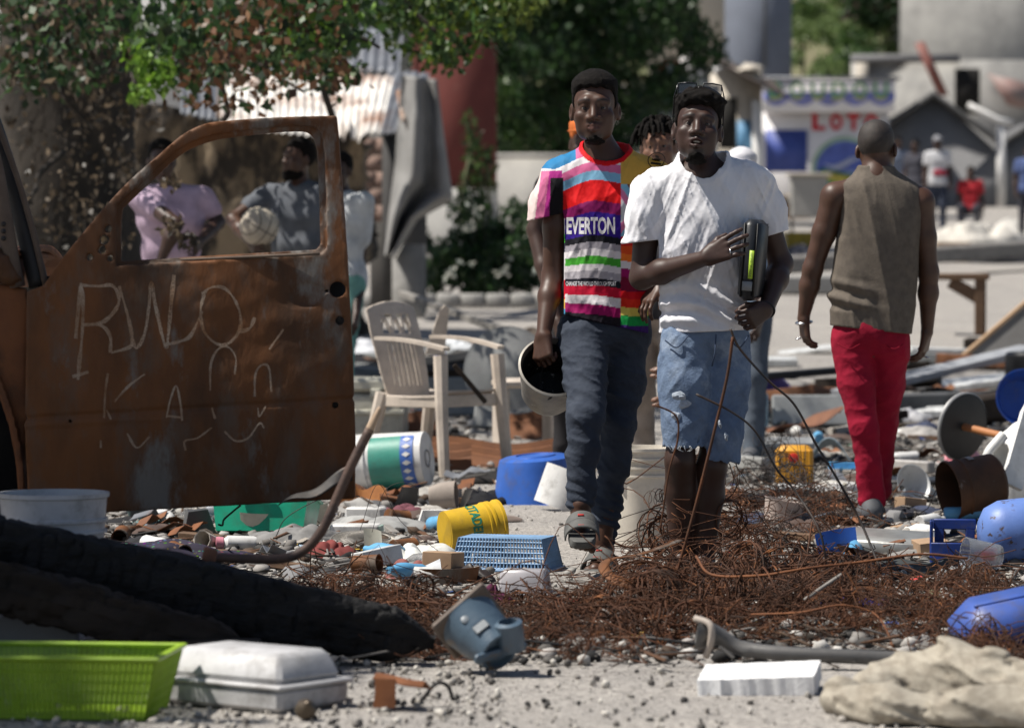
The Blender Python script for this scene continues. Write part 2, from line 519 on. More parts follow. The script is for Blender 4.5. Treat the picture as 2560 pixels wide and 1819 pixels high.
CREAM = mat('cream_render', (.52, .47, .40), (.44, .40, .34), rough=.9, scale=.8, c3=(.28, .25, .22), scale3=.6, bump=.3, bscale=14, bdist=.01)
PALE = mat('pale_render', (.58, .57, .55), (.48, .47, .46), rough=.9, scale=.7, c3=(.33, .32, .31), scale3=.5, bump=.3, bscale=14, bdist=.01)
BLUEG = mat('blue_grey_render', (.17, .19, .235), (.14, .155, .19), rough=.85, scale=.8, c3=(.09, .10, .12), scale3=.5, bump=.3, bscale=10, bdist=.01)
REDW = mat('faded_red_render', (.16, .040, .032), (.115, .032, .027), rough=.9, scale=1.3, c3=(.2, .09, .07), scale3=.9, bump=.3, bscale=15, bdist=.01)
DARK = mat('dark_opening', (.012, .011, .010), rough=.9, bump=0)
TINW = mat('bleached_tin', (.78, .75, .70), (.55, .53, .50), rough=.6, metal=0.0, scale=3, c3=(.26, .13, .075), scale3=1.3, mix3=(.5, .66), stretch=(1, 1, .3), bump=.2, bscale=20)
TING = mat('grey_tin', (.20, .21, .23), (.13, .135, .15), rough=.5, metal=.3, scale=3, c3=(.17, .10, .07), scale3=1.5, stretch=(1, 1, .3), bump=.2, bscale=20)
WOODB = mat('brown_wood', (.13, .075, .042), (.085, .05, .03), rough=.75, scale=5, stretch=(1, 1, 8), bump=.3, bscale=30)
WOODG = mat('weathered_grey_wood', (.24, .225, .205), (.16, .15, .14), rough=.85, scale=4, stretch=(1, 1, 6), bump=.4, bscale=25)
WHITEP = mat('white_paint', (.74, .73, .71), (.64, .63, .61), rough=.6, scale=1.5, bump=.15, soil=.25)
BLUEP = mat('blue_paint', (.045, .075, .30), (.035, .06, .24), rough=.55, scale=2, bump=.15, bscale=15)

h = thing('pale_house', 'tall pale rendered house behind the leafy branches', 'house', P(900, 900, 60) * (1, 1, 0) + (0, 0, gz(60)))
mesh('wall', wallbox(-250, -320, 1042, 60, 6), PALE, h)
mesh('ledge', wallbox(-260, 300, 1040, 59.7, .3, 316), CONC, h)
mesh('window', wallbox(700, 30, 760, 59.9, .12, 190), DARK, h)
h = thing('red_house', 'faded red rendered house corner beside the big dark tree', 'house', P(1120, 900, 50) * (1, 1, 0) + (0, 0, gz(50)))
mesh('wall', wallbox(1038, -120, 1240, 50, 1.9), REDW, h)
mesh('plinth', wallbox(1034, 470, 1244, 49.8, .2), CONC, h)
mesh('corner_strip', wallbox(1030, -120, 1048, 49.85, .14, 470), mat('dull_red', (.16, .05, .04), rough=.9), h)
wl = mesh('garden_wall', join(wallbox(1180, 395, 1800, 53, .25), wallbox(1174, 383, 1806, 52.95, .35, 396)), CONC)
tag(wl, 'low weathered concrete wall behind the bush and under the dark tree', 'wall')
wl = thing('block_wall', 'grey block wall with a projecting ledge behind the woman with twisted hair', 'wall', P(1690, 700, 66) * (1, 1, 0) + (0, 0, gz(66)))
mesh('wall', wallbox(1530, 232, 1795, 66, .4), CONC, wl)
mesh('ledge', wallbox(1520, 212, 1800, 65.8, .8, 233), CONC, wl)
o = mesh('water_barrel', xf(lathe([(0, 0), (.21, 0), (.225, .05), (.225, .25), (.235, .27), (.225, .29), (.225, .5), (.15, .55), (0, .55)], 20), loc=P(1731, 213, 66.1)), WHITEP)
tag(o, 'white water barrel standing on the wall ledge', 'barrel')
def bow(u, v):
    a = (u - .5) * 2.6
    return (P(1682, 190, 66)[0] + .26 * np.sin(a) + .05 * v, 66 + .25 * v + 0 * a, P(1682, 213, 66)[2] + .43 * np.cos(a * .75) - .02)
o = mesh('orange_cloth', grid(24, 6, bow, .02), mat('orange_cloth_m', (.55, .12, .05), rough=.8)); tag(o, 'orange red cloth arched over a pale blue tub on the ledge', 'cloth')
o = mesh('pale_blue_tub', xf(lathe([(0, 0), (.14, 0), (.18, .33), (.19, .33), (.19, .35), (.17, .35), (.14, .05), (0, .05)], 20), loc=P(1672, 213, 66.2)), mat('paleblue', (.42, .52, .68), rough=.5)); tag(o, 'pale blue plastic tub under the orange cloth', 'tub')

h = thing('cream_house', 'cream upper storey with a white corner post beside the brown tin roof', 'house', P(1740, 700, 80) * (1, 1, 0) + (0, 0, gz(80)))
mesh('wall', wallbox(1640, -260, 1812, 80, 5, 158), CREAM, h)
mesh('lower_wall', wallbox(1660, 156, 1806, 80.5, 4), CONC, h)
mesh('corner_post', wallbox(1780, 160, 1801, 79.7, .2, 290), WHITEP, h)
mesh('opening', wallbox(1705, 170, 1770, 80.4, .15, 260), DARK, h)
h = thing('blue_grey_house', 'tall blue grey rendered house wall rising behind the kiosk', 'house', P(1890, 700, 90) * (1, 1, 0) + (0, 0, gz(90)))
mesh('wall', wallbox(1812, -300, 1980, 90, 6), BLUEG, h)
mesh('downpipe', tube([P(1912, -200, 89.95), P(1912, 170, 89.95)], .045, 8), mat('pipe_grey', (.12, .13, .15)), h)
h = thing('small_house', 'small low house with brown tin roof, dark doorway and blue panel', 'house', P(1850, 600, 74) * (1, 1, 0) + (0, 0, gz(74)))
mesh('wall', wallbox(1795, 172, 1905, 74, 3), CREAM, h)
mesh('doorway', wallbox(1798, 245, 1842, 73.96, .1, 372), DARK, h)
mesh('blue_panel', wallbox(1843, 302, 1878, 73.94, .08, 400), mat('sky_blue_panel', (.10, .25, .42), rough=.6), h)
mesh('pillar', wallbox(1882, 250, 1906, 73.7, .25), WHITEP, h)
a, b_ = P(1770, 148, 73.4), P(1966, 242, 73.4)
mesh('tin_roof', grid(30, 8, lambda u, v: (a[0] + (b_[0] - a[0]) * u, 73.0 + 3 * v + 0 * u, a[2] + (b_[2] - a[2]) * u + .02 * np.sin(v * 40) + .35 * v), .05), mat('rusty_roof', (.10, .075, .06), (.055, .045, .04), rough=.8, scale=2), h)
o = mesh('roof_rubble', lump(.5, .4, .22, 4), CREAM); o.location = tuple(P(1880, 175, 73.9)); tag(o, 'heap of pale rubble on the brown tin roof', 'rubble')

# -- the lottery kiosk
K = 80.0
h = thing('lottery_kiosk', 'white lottery kiosk with painted blue panel, round emblem and lettered fascia', 'kiosk', P(2060, 600, K) * (1, 1, 0) + (0, 0, gz(K)))
KW = mat('kiosk_white', (.80, .78, .78), (.70, .68, .68), rough=.6, scale=1.2, bump=.1, soil=.2)
mesh('wall', wallbox(1900, 255, 2222, K, 2.2), KW, h)
fz0, fz1 = P(0, 280, K - .35)[2], P(0, 196, K - .35)[2]
fx0, fx1 = P(1908, 0, K - .35)[0], P(2238, 0, K - .35)[0]
fas = mesh('fascia', xf(box(fx1 - fx0, .3, fz1 - fz0, .02), loc=((fx0 + fx1) / 2, K - .2, fz0)), KW, h)
def scallop(z, hgt, n, name, m, amp, y):
    xsn = np.linspace(fx0, fx1, n * 10 + 1)
    top = [(x, z + hgt) for x in xsn]; bot = [(x, z - amp * abs(math.sin((x - fx0) / (fx1 - fx0) * math.pi * n))) for x in xsn[::-1]]
    V, F = prism(top + bot, .012)
    mesh(name, (V + (0, y, 0), F), m, fas)
zs = fz1 - fz0
scallop(fz0 + zs * .36, zs * .22, 5, 'blue_scallop', mat('violet_blue', (.22, .25, .58), rough=.6), zs * .18, K - .36)
scallop(fz0 + zs * .86, zs * .06, 7, 'pale_scallop', mat('pale_violet', (.46, .47, .62), rough=.6), zs * .05, K - .36)
tx = 'BOUDOU'
for i, ch in enumerate(tx):
    lw = (fx1 - fx0) / 6.3
    for nm, mm, dz, dy, hh in (('letter_shade', mat('letter_yellow', (.62, .55, .16)), -.05, -.380, .56), ('letter', mat('letter_green', (.16, .42, .20)), 0, -.388, .48)):
        v, f = text_geo(ch, lw * .68, zs * hh, bold=.02)
        mesh(nm, (v + (fx0 + lw * (.28 + i), K + dy, fz0 + zs * .42 + dz), f), mm, fas, smooth=False)
for i, ch in enumerate('LOTO'):
    q = P(2030 + i * 44, 326, K - .02)
    v, f = text_geo(ch, 33 / ppm(K), 42 / ppm(K), bold=.06)
    mesh('letter', (v + q, f), mat('letter_red', (.50, .015, .03), rough=.6), h, smooth=False)
mesh('blue_panel', wallbox(1914, 325, 2018, K - .04, .06, 430), BLUEP, h)
# round emblem: ring, blue disc, pale wave, green and yellow ribbon
ec = P(2112, 425, K - .03); er = 84 / ppm(K)
def disc(r0, r1, y, a0=0, a1=360, cx=0, cz=0):
    v, f = lathe([(r1, 0), (r0, 0)], 48, a0, a1)
    return np.stack([v[:, 0] + ec[0] + cx, np.full(len(v), y), v[:, 1] + ec[2] + cz], 1), f
mesh('emblem_ring', disc(.001, er, K - .025), mat('ring_green', (.33, .47, .36), rough=.6), h, smooth=False)
mesh('emblem_disc', disc(.001, er * .86, K - .03), mat('disc_blue', (.09, .13, .43), rough=.6), h, smooth=False)
for q, (cy, am, cc) in enumerate(((.28, .14, (.45, .50, .66)), (-.08, .1, (.28, .34, .60)))):
    xx = np.linspace(-.6, .6, 20) * er
    top = [(ec[0] + x, ec[2] + er * cy + er * am * math.sin(x / er * 4 + q)) for x in xx]; bot = [(x, z - er * .17 * math.cos((x - ec[0]) / er * 2.4)) for x, z in top[::-1]]
    V, F = prism(top + bot, .006); mesh('emblem_wave', (V + (0, K - .036 - .004 * q, 0), F), mat('wave%d' % q, cc), h)
rb = [P(2030, 450, K), P(2055, 420, K), P(2130, 436, K), P(2200, 466, K), P(2205, 500, K), P(2130, 470, K), P(2060, 458, K)]
V, F = prism([(q[0], q[2]) for q in rb], .008); mesh('ribbon', (V + (0, K - .045, 0), F), mat('ribbon_green', (.06, .24, .09)), h)
rb = [P(2060, 428, K), P(2130, 442, K), P(2195, 472, K), P(2190, 488, K), P(2130, 464, K), P(2066, 448, K)]
V, F = prism([(q[0], q[2]) for q in rb], .008); mesh('ribbon_stripe', (V + (0, K - .052, 0), F), mat('ribbon_yellow', (.50, .42, .08)), h)
mesh('roof', wallbox(1890, 192, 2252, K - .45, 2.8, 198), TING, h)

# -- grey houses to the right
h = thing('gabled_house', 'grey concrete house with two low gables and drain pipe', 'house', P(2400, 600, 92) * (1, 1, 0) + (0, 0, gz(92)))
mesh('wall', quadwall([(2215, 312), (2335, 240), (2500, 362), (2600, 300), (2680, 360), (2680, 640), (2215, 640)], 92, 4), CONC_D, h)
for nm, p in (('verge', [(2208, 310), (2335, 226), (2504, 352), (2504, 366), (2335, 242), (2208, 324)]), ('verge', [(2500, 354), (2600, 290), (2690, 352), (2690, 366), (2600, 304), (2500, 368)])):
    mesh(nm, quadwall(p, 91.7, .3), mat('verge_grey', (.12, .12, .12), rough=.9), h)
mesh('drain_pipe', tube([P(2503, 316, 91.4), P(2503, 520, 91.4)], .11, 10), WHITEP, h)
mesh('gutter', tube([P(2420, 262, 91.3), P(2495, 300, 91.3), P(2530, 308, 91.3)], .07, 8), WHITEP, h)
h = thing('ruined_house', 'grey block house with a dark window and torn tin behind the gables', 'house', P(2400, 560, 103) * (1, 1, 0) + (0, 0, gz(103)))
mesh('wall', wallbox(2140, 150, 2700, 103, 5), CONC, h)
mesh('window', wallbox(2388, 172, 2450, 102.95, .2, 285), DARK, h)
mesh('column', wallbox(2140, 158, 2170, 102.7, .2, 260), CREAM, h)
mesh('torn_tin', quadwall([(2470, 185), (2560, 205), (2600, 280), (2520, 262)], 102.6, .1), mat('pink_tin', (.30, .19, .17), (.2, .17, .16), scale=2), h)
mesh('parapet', wallbox(2130, 136, 2400, 102.8, .4, 156), CONC_D, h)
o = mesh('red_beam', quadwall([(2288, 108), (2310, 104), (2372, 238), (2348, 240)], 101.5, .2), mat('red_beam_m', (.24, .085, .065), (.17, .07, .06), scale=3)); tag(o, 'faded red beam leaning up beside the dark window', 'beam')
h = thing('concrete_block', 'big raw concrete apartment block high at the back', 'building', P(2500, 500, 109) * (1, 1, 0) + (0, 0, gz(109)))
mesh('wall', wallbox(2255, -330, 2900, 109, 5), CONC, h)
mesh('floor_slab', wallbox(2247, 160, 2905, 108.7, .3, 166), CONC_D, h)
# hillside
def hillf(u, v):
    x = -10 + 50 * u; y = 112 + 60 * v
    z = gz(112) + 26 * v ** .8 * (0.7 + .5 * u) + 2.5 * fbm(x * .15, y * .15, x * 0, 4)
    return x, y, z - 1
o = mesh('hillside', grid(50, 30, hillf), mat('hill_earth', (.12, .13, .06), (.18, .15, .10), scale=.6, rough=.95)); tag(o, 'green hillside rising behind the houses', None, kind='structure')

# ================================================================== foliage
LEAF = (np.array([(0, 0, 0), (.32, .5, .06), (0, 1, -.04), (-.32, .5, .06)]), [(0, 1, 2, 3)])
def leaves(pos, size, cols, rg, droop=0.0):
    n = len(pos)
    s = rg.uniform(size[0], size[1], n)
    W, Fa = many(LEAF, pos, rand_rot(n, rg), np.stack([s, s, s], 1))
    c = np.asarray(cols)[rg.integers(0, len(cols), n)] * rg.uniform(.6, 1.25, (n, 1))
    return W, Fa, np.repeat(c, 4, 0)
GREEN = [(.035, .078, .016), (.045, .10, .02), (.025, .058, .014), (.075, .13, .025)]
DGREEN = [(.022, .055, .016), (.03, .075, .02), (.016, .04, .014), (.04, .09, .022)]
BROWN = [(.12, .052, .022), (.16, .07, .03), (.07, .034, .018), (.22, .12, .06)]
LIME = [(.16, .30, .03), (.12, .24, .03), (.22, .36, .06)]
DRY = [(.085, .06, .035), (.06, .042, .026), (.17, .125, .08), (.04, .032, .022)]
def crown(parent, clusters, n, size, cols, seed, name='crown', sd=.3):
    """clusters: [(centre, radius)]"""
    rg = np.random.default_rng(seed)
    w = np.array([r ** 2 for _, r in clusters]); k = rg.choice(len(clusters), n, p=w / w.sum())
    d = rg.normal(size=(n, 3)); d /= np.linalg.norm(d, axis=1)[:, None]
    r = rg.random(n) ** .45
    C = np.array([c for c, _ in clusters]); Rr = np.array([r_ for _, r_ in clusters])
    pos = C[k] + d * (r * Rr[k])[:, None] * (1, 1, .75)
    W, Fa, c = leaves(pos, size, cols, rg)
    return mesh(name, (W, Fa), leaf_mat('leaf'), parent, smooth=False, col=c, kind='stuff')
def limb(a, b, r0, r1, seed, n=7, wob=.12):
    rg = np.random.default_rng(seed)
    a, b = np.array(a), np.array(b)
    L_ = np.linalg.norm(b - a)
    pts = [a + (b - a) * t + (rg.normal(size=3) * wob * L_ * .25 * math.sin(math.pi * t)) for t in np.linspace(0, 1, n)]
    pts = spline(pts, 4)
    return tube(pts, np.linspace(r0, r1, len(pts)), 9)
BARK = mat('dark_bark', (.045, .036, .028), (.02, .017, .014), rough=.95, scale=5, stretch=(1, 1, .3), bump=1, bscale=14, bdist=.03)

# old tree by the truck: thick dark trunk, crown above the picture, dry and green sprays hanging in
Dt = 29.0
base = np.array((P(165, 800, Dt)[0], Dt, float(gz(Dt))))
t = thing('old_tree', 'old tree with thick dark trunk, dry brown sprays and lime shoots behind the truck', 'tree', base)
pts = spline([base + (0, 0, -.1), base + (.02, 0, .8), base + (-.02, .05, 1.8), base + (.08, 0, 2.9), base + (.0, .1, 4.0)], 8)
v, f = tube(pts, np.interp(np.linspace(0, 1, len(pts)), [0, .1, .5, 1], [.66, .56, .52, .46]), 28)
v = v + (fbm(v[:, 0] * 5, v[:, 1] * 5, v[:, 2] * 1.2)[:, None] * .22) * np.sign(v - base) * (1, 1, 0)
mesh('trunk', (v, f), BARK, t)
rg = np.random.default_rng(3)
for k, (q, r) in enumerate([((1.2, -2, 4.6), .09), ((2.6, -1, 5.1), .10), ((-2.2, .4, 4.6), .1), ((.6, -4, 5.0), .11), ((3.8, .5, 4.4), .09), ((-.8, -2.5, 5.2), .1)]):
    mesh('limb', limb(base + (0, 0, 3.3), base + q, r + .05, r * .4, k), BARK, t)
def spray(px0, px1, py0, py1, D0, D1, k, rad, rg):
    return [(P(rg.uniform(px0, px1), rg.uniform(py0, py1), rg.uniform(D0, D1)), rg.uniform(*rad)) for _ in range(k)]
top = [(base + (rg.uniform(-3, 4.2), rg.uniform(-5, 1.5), rg.uniform(3.9, 6.0)), rg.uniform(.5, .9)) for _ in range(42)]
crown(t, top, 16000, (.06, .11), GREEN, 11)
crown(t, spray(280, 880, 0, 150, 22, 28, 30, (.18, .42), rg), 2700, (.055, .10), DGREEN + GREEN, 12, 'green_spray')
crown(t, spray(480, 850, 0, 215, 21, 26, 26, (.12, .32), rg), 1900, (.05, .09), BROWN + BROWN + DGREEN, 13, 'dry_spray')
crown(t, spray(0, 300, 0, 230, 22, 27, 22, (.15, .35), rg), 1900, (.05, .09), DRY + DGREEN, 14, 'dry_spray')
crown(t, spray(0, 330, 230, 640, 23, 28, 24, (.12, .3), rg), 750, (.035, .07), DRY, 15, 'dry_spray')
crown(t, spray(330, 450, 130, 240, 22, 24, 6, (.05, .11), rg), 330, (.05, .08), LIME, 16, 'lime_spray')
crown(t, spray(395, 480, 420, 640, 21, 22, 4, (.05, .09), rg), 120, (.04, .06), DRY, 17, 'dry_spray')
crown(t, spray(770, 960, -60, 140, 22, 26, 14, (.12, .28), rg), 1300, (.05, .08), GREEN + LIME[:1], 18, 'green_spray')
crown(t, spray(1000, 1250, -80, 140, 23, 26, 18, (.12, .28), rg) , 2300, (.045, .08), GREEN + [(.13, .19, .02)], 19, 'green_spray')
crown(t, spray(1080, 1380, -80, 40, 23, 26, 12, (.08, .17), rg), 1500, (.045, .08), [(.15, .19, .03), (.11, .15, .03), (.07, .11, .02)], 20, 'green_spray')
for k, (a, b2) in enumerate((((330, 0, 26), (350, 260, 25)), ((470, -60, 27), (860, 90, 24)), ((560, 300, 27), (545, 120, 26)), ((830, 290, 25), (815, 60, 24)), ((100, 180, 25), (240, 330, 25)),
                             ((900, -120, 24), (1130, 120, 24)), ((240, 60, 25), (640, 140, 23)), ((160, 380, 26), (60, 560, 25)), ((300, 30, 24), (560, 230, 24)), ((520, -40, 24), (760, 230, 23)), ((640, -80, 25), (420, 180, 24)), ((80, 60, 24), (330, 200, 24)), ((700, 60, 23), (950, 120, 23)))):
    mesh('twig', limb(P(*a), P(*b2), .025, .009, 40 + k, 5, .25), BARK, t)

# unseen tree added out to the left, to shade the truck
base2 = np.array((-6.2, 9.6, 0.0))
t = thing('added_shade_tree', 'unseen leafy tree added to shade the burnt truck', 'tree', base2)
mesh('trunk', tube(spline([base2, base2 + (.1, .1, 1.5), base2 + (.4, .2, 3.2), base2 + (1.2, .3, 4.4)], 6), np.linspace(.24, .13, 19), 14), BARK, t)
for k, q in enumerate(((1.6, .6, 5.2), (2.6, -.4, 4.9), (.5, 1.6, 5.3), (2.2, 1.6, 5.2))):
    mesh('limb', limb(base2 + (.4, .2, 3.2), base2 + q, .11, .04, 60 + k), BARK, t)
rg = np.random.default_rng(5)
# crown laid where the sun must be held back from the truck, the log and the bucket
sh = []
for _ in range(80):
    y_ = rg.uniform(9.2, 13.0); sh.append(np.array((rg.uniform(-2.0, -1.22 if y_ < 10.5 else -.72), y_, 0)))
crown(t, [(q + np.array(TO_SUN) / TO_SUN.z * z_ + (0, 0, .0), rg.uniform(.28, .42)) for q, z_ in zip(sh, rg.uniform(4.6, 5.6, 80))], 19000, (.07, .12), GREEN, 31)

# big dark tree behind the walkers
Dt = 58.0
base3 = np.array((P(1430, 700, Dt)[0], Dt, float(gz(Dt))))
t = thing('dark_tree', 'big dense dark green tree behind the two walking men', 'tree', base3)
mesh('trunk', tube(spline([base3 + (0, 0, -.2), base3 + (.1, 0, 1.2), base3 + (-.1, 0, 2.6), base3 + (.1, 0, 4.2)], 6), np.linspace(.3, .16, 19), 12), BARK, t)
for k, q in enumerate(((1.4, .2, 4.6), (-1.2, -.5, 4.4), (.3, -1, 5.4), (-.4, .8, 5.6))):
    mesh('limb', limb(base3 + (0, 0, 2.4), base3 + q, .14, .05, 80 + k), BARK, t)
rg = np.random.default_rng(8)
cl = []
while len(cl) < 190:
    px, py = rg.uniform(1090, 1800), rg.uniform(-300, 390)
    e = ((px - 1430) / (355 if py < 150 else 330 - (py - 150) * .40)) ** 2
    if e > 1 or (py > 340 and abs(px - 1390) > 190): continue
    if px > 1640 and py > 90 and rg.random() < .55: continue
    cl.append((P(px, py, rg.uniform(55.5, 60.5)), rg.uniform(.28, .55)))
crown(t, cl, 48000, (.08, .15), DGREEN, 41)
crown(t, [(P(1180, 140, 54), .3), (P(1240, 240, 55), .35), (P(1210, 60, 54), .35), (P(1290, 330, 55), .3)], 1800, (.07, .12), GREEN, 42, 'crown_edge')

# bush by the wall
Db = 42.0
bb = np.array((P(1200, 745, Db)[0], Db, float(gz(Db))))
t = thing('bush', 'low green leafy bush with pale flowers by the kerb behind the chair', 'bush', bb)
rg = np.random.default_rng(9)
cl = [(P(rg.uniform(1050, 1370), rg.uniform(510, 720), rg.uniform(41.2, 43)), rg.uniform(.14, .26)) for _ in range(40)]
crown(t, cl, 7000, (.05, .10), DGREEN + [(.05, .09, .03)], 51, 'foliage')
crown(t, [(P(rg.uniform(1090, 1370), rg.uniform(500, 700), 41), .08) for _ in range(9)], 60, (.05, .09), [(.42, .46, .40), (.5, .5, .44)], 52, 'blossom')
mesh('stem', join(*[limb(bb + (rg.uniform(-.5, .5), 0, 0), bb + (rg.uniform(-.7, .7), rg.uniform(-.3, .3), rg.uniform(.6, 1.1)), .02, .008, 90 + k) for k in range(7)]), BARK, t)
for k, (x, y0, y1) in enumerate(((1170, 300, 470), (1195, 350, 520), (1215, 380, 560))):
    b4 = np.array((P(x, 0, 43)[0], 43.0, float(gz(43))))
    t = thing('tall_weed', 'tall thin weed with upright pale stem beside the red house', 'weed', b4, 'tall weeds by the red house')
    mesh('stem', limb(b4, P(x, y0, 43), .03, .015, 97 + k), mat('weed_stem', (.12, .13, .06)), t)
    crown(t, [(P(x + rg.uniform(-15, 15), yy, 43), .12) for yy in np.linspace(y0, y1 + 60, 8)], 260, (.04, .09), GREEN + DRY[:1], 55 + k, 'foliage')

# hillside shrubs
rg = np.random.default_rng(12)
for k in range(16):
    px, py = rg.uniform(1960, 2290), rg.uniform(-40, 185)
    D = 104 + (185 - py) * .09
    c0 = P(px, py, D)
    lime = rg.random() < .6
    t = thing('hillside_shrub', ('pale green rounded shrub on the hillside above the kiosk' if lime else 'dark green rounded shrub on the hillside above the kiosk'), 'shrub',
              c0 - (0, 0, .9), 'pale shrubs on the hillside' if lime else 'dark shrubs on the hillside')
    crown(t, [(c0 + rg.normal(size=3) * (.5, .4, .3), rg.uniform(.35, .6)) for _ in range(5)], 900, (.10, .2), ([(.15, .22, .07), (.20, .27, .10), (.11, .17, .05)] if lime else GREEN), 200 + k, 'foliage')
    mesh('stem', tube([c0 - (0, 0, 1.3), c0], .05, 6), BARK, t)
t = thing('hillside_tree', 'dark green tree overhanging the hillside beside the concrete block', 'tree', P(2200, 180, 112))
crown(t, [(P(rg.uniform(2130, 2330), rg.uniform(-60, 60), 110), rg.uniform(.5, .8)) for _ in range(14)], 3500, (.12, .22), DGREEN + [(.10, .06, .05)], 230)
mesh('trunk', limb(P(2220, 200, 112), P(2230, 0, 111), .16, .08, 231), BARK, t)

# ================================================================== shacks on the left
def stainwall(u, v):
    x0, x1 = P(250, 0, 35)[0], P(905, 0, 35)[0]
    zt = np.interp(u, [0, .25, .45, .7, 1], [P(0, 250, 35)[2], P(0, 262, 35)[2], P(0, 300, 35)[2], P(0, 318, 35)[2], P(0, 325, 35)[2]])
    x = x0 + (x1 - x0) * u
    z = gz(35) - .1 + (zt - gz(35) + .1) * v
    return x, 35 + .18 * fbm(x * 2.2, z * 2.2, x * 0, 4) + .1 * fbm(x * 7, z * 3, x * 0), z
EARTH = mat('stained_earth_wall', (.23, .175, .115), (.15, .115, .08), rough=.95, scale=1.6, c3=(.028, .023, .019), scale3=1.7, mix3=(.46, .56), stretch=(1.6, 1, .8), bump=.6, bscale=12, bdist=.03)
o = mesh('earth_wall', grid(90, 40, stainwall, .35), EARTH); tag(o, 'rough tan wall with dark streaks behind the man holding the ball', 'wall')
s = thing('tin_shack', 'collapsed shack with bleached corrugated tin, pink block wall and hanging grey tarpaulin', 'shack', np.array((P(820, 0, 39)[0], 39.0, float(gz(39)))))
def tin(parent, c0, c1, c2, c3, D0, D1, waves, m, name='tin_sheet', amp=.018, ragged=0, seed=0):
    """corrugated sheet: corners px (tl, tr, br, bl), top edge at D1, bottom at D0"""
    A, B, C, E = P(*c0, D1), P(*c1, D1), P(*c2, D0), P(*c3, D0)
    def fn(u, v):
        q = (A[:, None, None] * (1 - u) + B[:, None, None] * u) * (1 - v) + (E[:, None, None] * (1 - u) + C[:, None, None] * u) * v
        bend = .05 * fbm(u * 3 + seed, v * 2, u * 0 + seed)
        w = amp * np.sin(u * 2 * math.pi * waves)
        rag = ragged * (fbm(u * 9 + seed, v * 0 + seed, u * 0)) * (v > .8)
        return q[0], q[1] - w * .8 + bend, q[2] + w * .6 + bend + rag
    return mesh(name, grid(int(waves * 8) + 1, 14, fn, .004), m, parent)
tin(s, (455, 150), (548, 150), (540, 300), (452, 285), 34.4, 36, 5, TING, seed=1)
tin(s, (548, 168), (700, 178), (695, 330), (552, 322), 34.3, 36.2, 7, TINW, seed=2)
tin(s, (690, 182), (838, 190), (830, 345), (690, 330), 34.25, 36.2, 7, TINW, seed=3)
tin(s, (832, 186), (985, 190), (950, 338), (830, 352), 34.2, 36.2, 7, TINW, ragged=.25, seed=4)
tin(s, (970, 178), (1075, 186), (1010, 330), (940, 338), 38.2, 40.2, 5, TING, seed=5)
tin(s, (990, 226), (1085, 200), (1060, 335), (1005, 320), 37.8, 38.3, 4, mat('rusted_pale_tin', (.5, .44, .38), (.25, .14, .09), scale=3, mix=(.35, .6), rough=.55), seed=6, ragged=.3)
tin(s, (600, 60), (1010, 70), (1000, 180), (600, 175), 41, 42.5, 16, TING, seed=7)
PINK = mat('pink_block', (.27, .18, .145), (.21, .145, .12), rough=.9, scale=2, bump=.4, bscale=15)
for r in range(5):
    for c in range(3):
        x0 = 850 + c * 44 - (r % 2) * 22
        mesh('block', wallbox(x0 + 1, 346 + r * 42, x0 + 43, 38.8 + .01 * ((r * 3 + c) % 3), .2, 346 + r * 42 + 40), PINK, s)
mesh('dark_wall', wallbox(925, 330, 1065, 39.3, .3), mat('dark_board', (.10, .095, .09), (.06, .058, .055), rough=.9, scale=2), s)
mesh('post', wallbox(955, 320, 990, 38.4, .14), mat('dark_post', (.06, .058, .057), rough=.9, scale=3), s)
mesh('post', wallbox(538, 120, 556, 38.0, .07), WOODB, s)
mesh('post', tube([P(822, 360, 37.5), P(820, 150, 37.5)], .03, 8), WOODG, s)
mesh('stone_base', wallbox(980, 610, 1060, 38.2, .5), CONC, s)
TARP = mat('grey_tarpaulin', (.25, .245, .235), (.18, .176, .17), rough=.8, scale=2, c3=(.14, .14, .14), scale3=1.2, bump=.3, bscale=18, bdist=.01)
L_ = [(1004, 188), (996, 300), (988, 420), (972, 540), (962, 640)]; R_ = [(1092, 200), (1108, 330), (1132, 500), (1044, 548), (985, 645)]
def tarpf(u, v):
    li = np.array(L_, float); ri = np.array(R_, float); t_ = np.linspace(0, 1, 5)
    lx, ly, rx, ry = [np.interp(v, t_, q) for q in (li[:, 0], li[:, 1], ri[:, 0], ri[:, 1])]
    px, py = lx + (rx - lx) * u, ly + (ry - ly) * u
    D = 38.0 + .22 * np.sin(u * 11 + v * 3) * (.3 + v) + .3 * fbm(u * 4, v * 3, u * 0) - .25 * np.sin(math.pi * u)
    return (px - 1280) / FPX * D, D, CAM_H + (617 - py) / FPX * D
mesh('tarpaulin', grid(40, 50, tarpf, .006), TARP, s)

# kerb and stones along the far side of the street
for k in range(9):
    x0 = 905 + k * 62
    o = mesh('kerb_stone', xf(box(58 / ppm(40.6), .28, .16, .015), rot=(0, 0, random.Random(k).uniform(-2, 2)), loc=(P(x0 + 29, 0, 40.6)[0], 40.6, float(gz(40.6)) - .02)), CONC)
    tag(o, 'grey concrete kerb stone in front of the green bush', 'kerb', 'kerb stones before the bush')
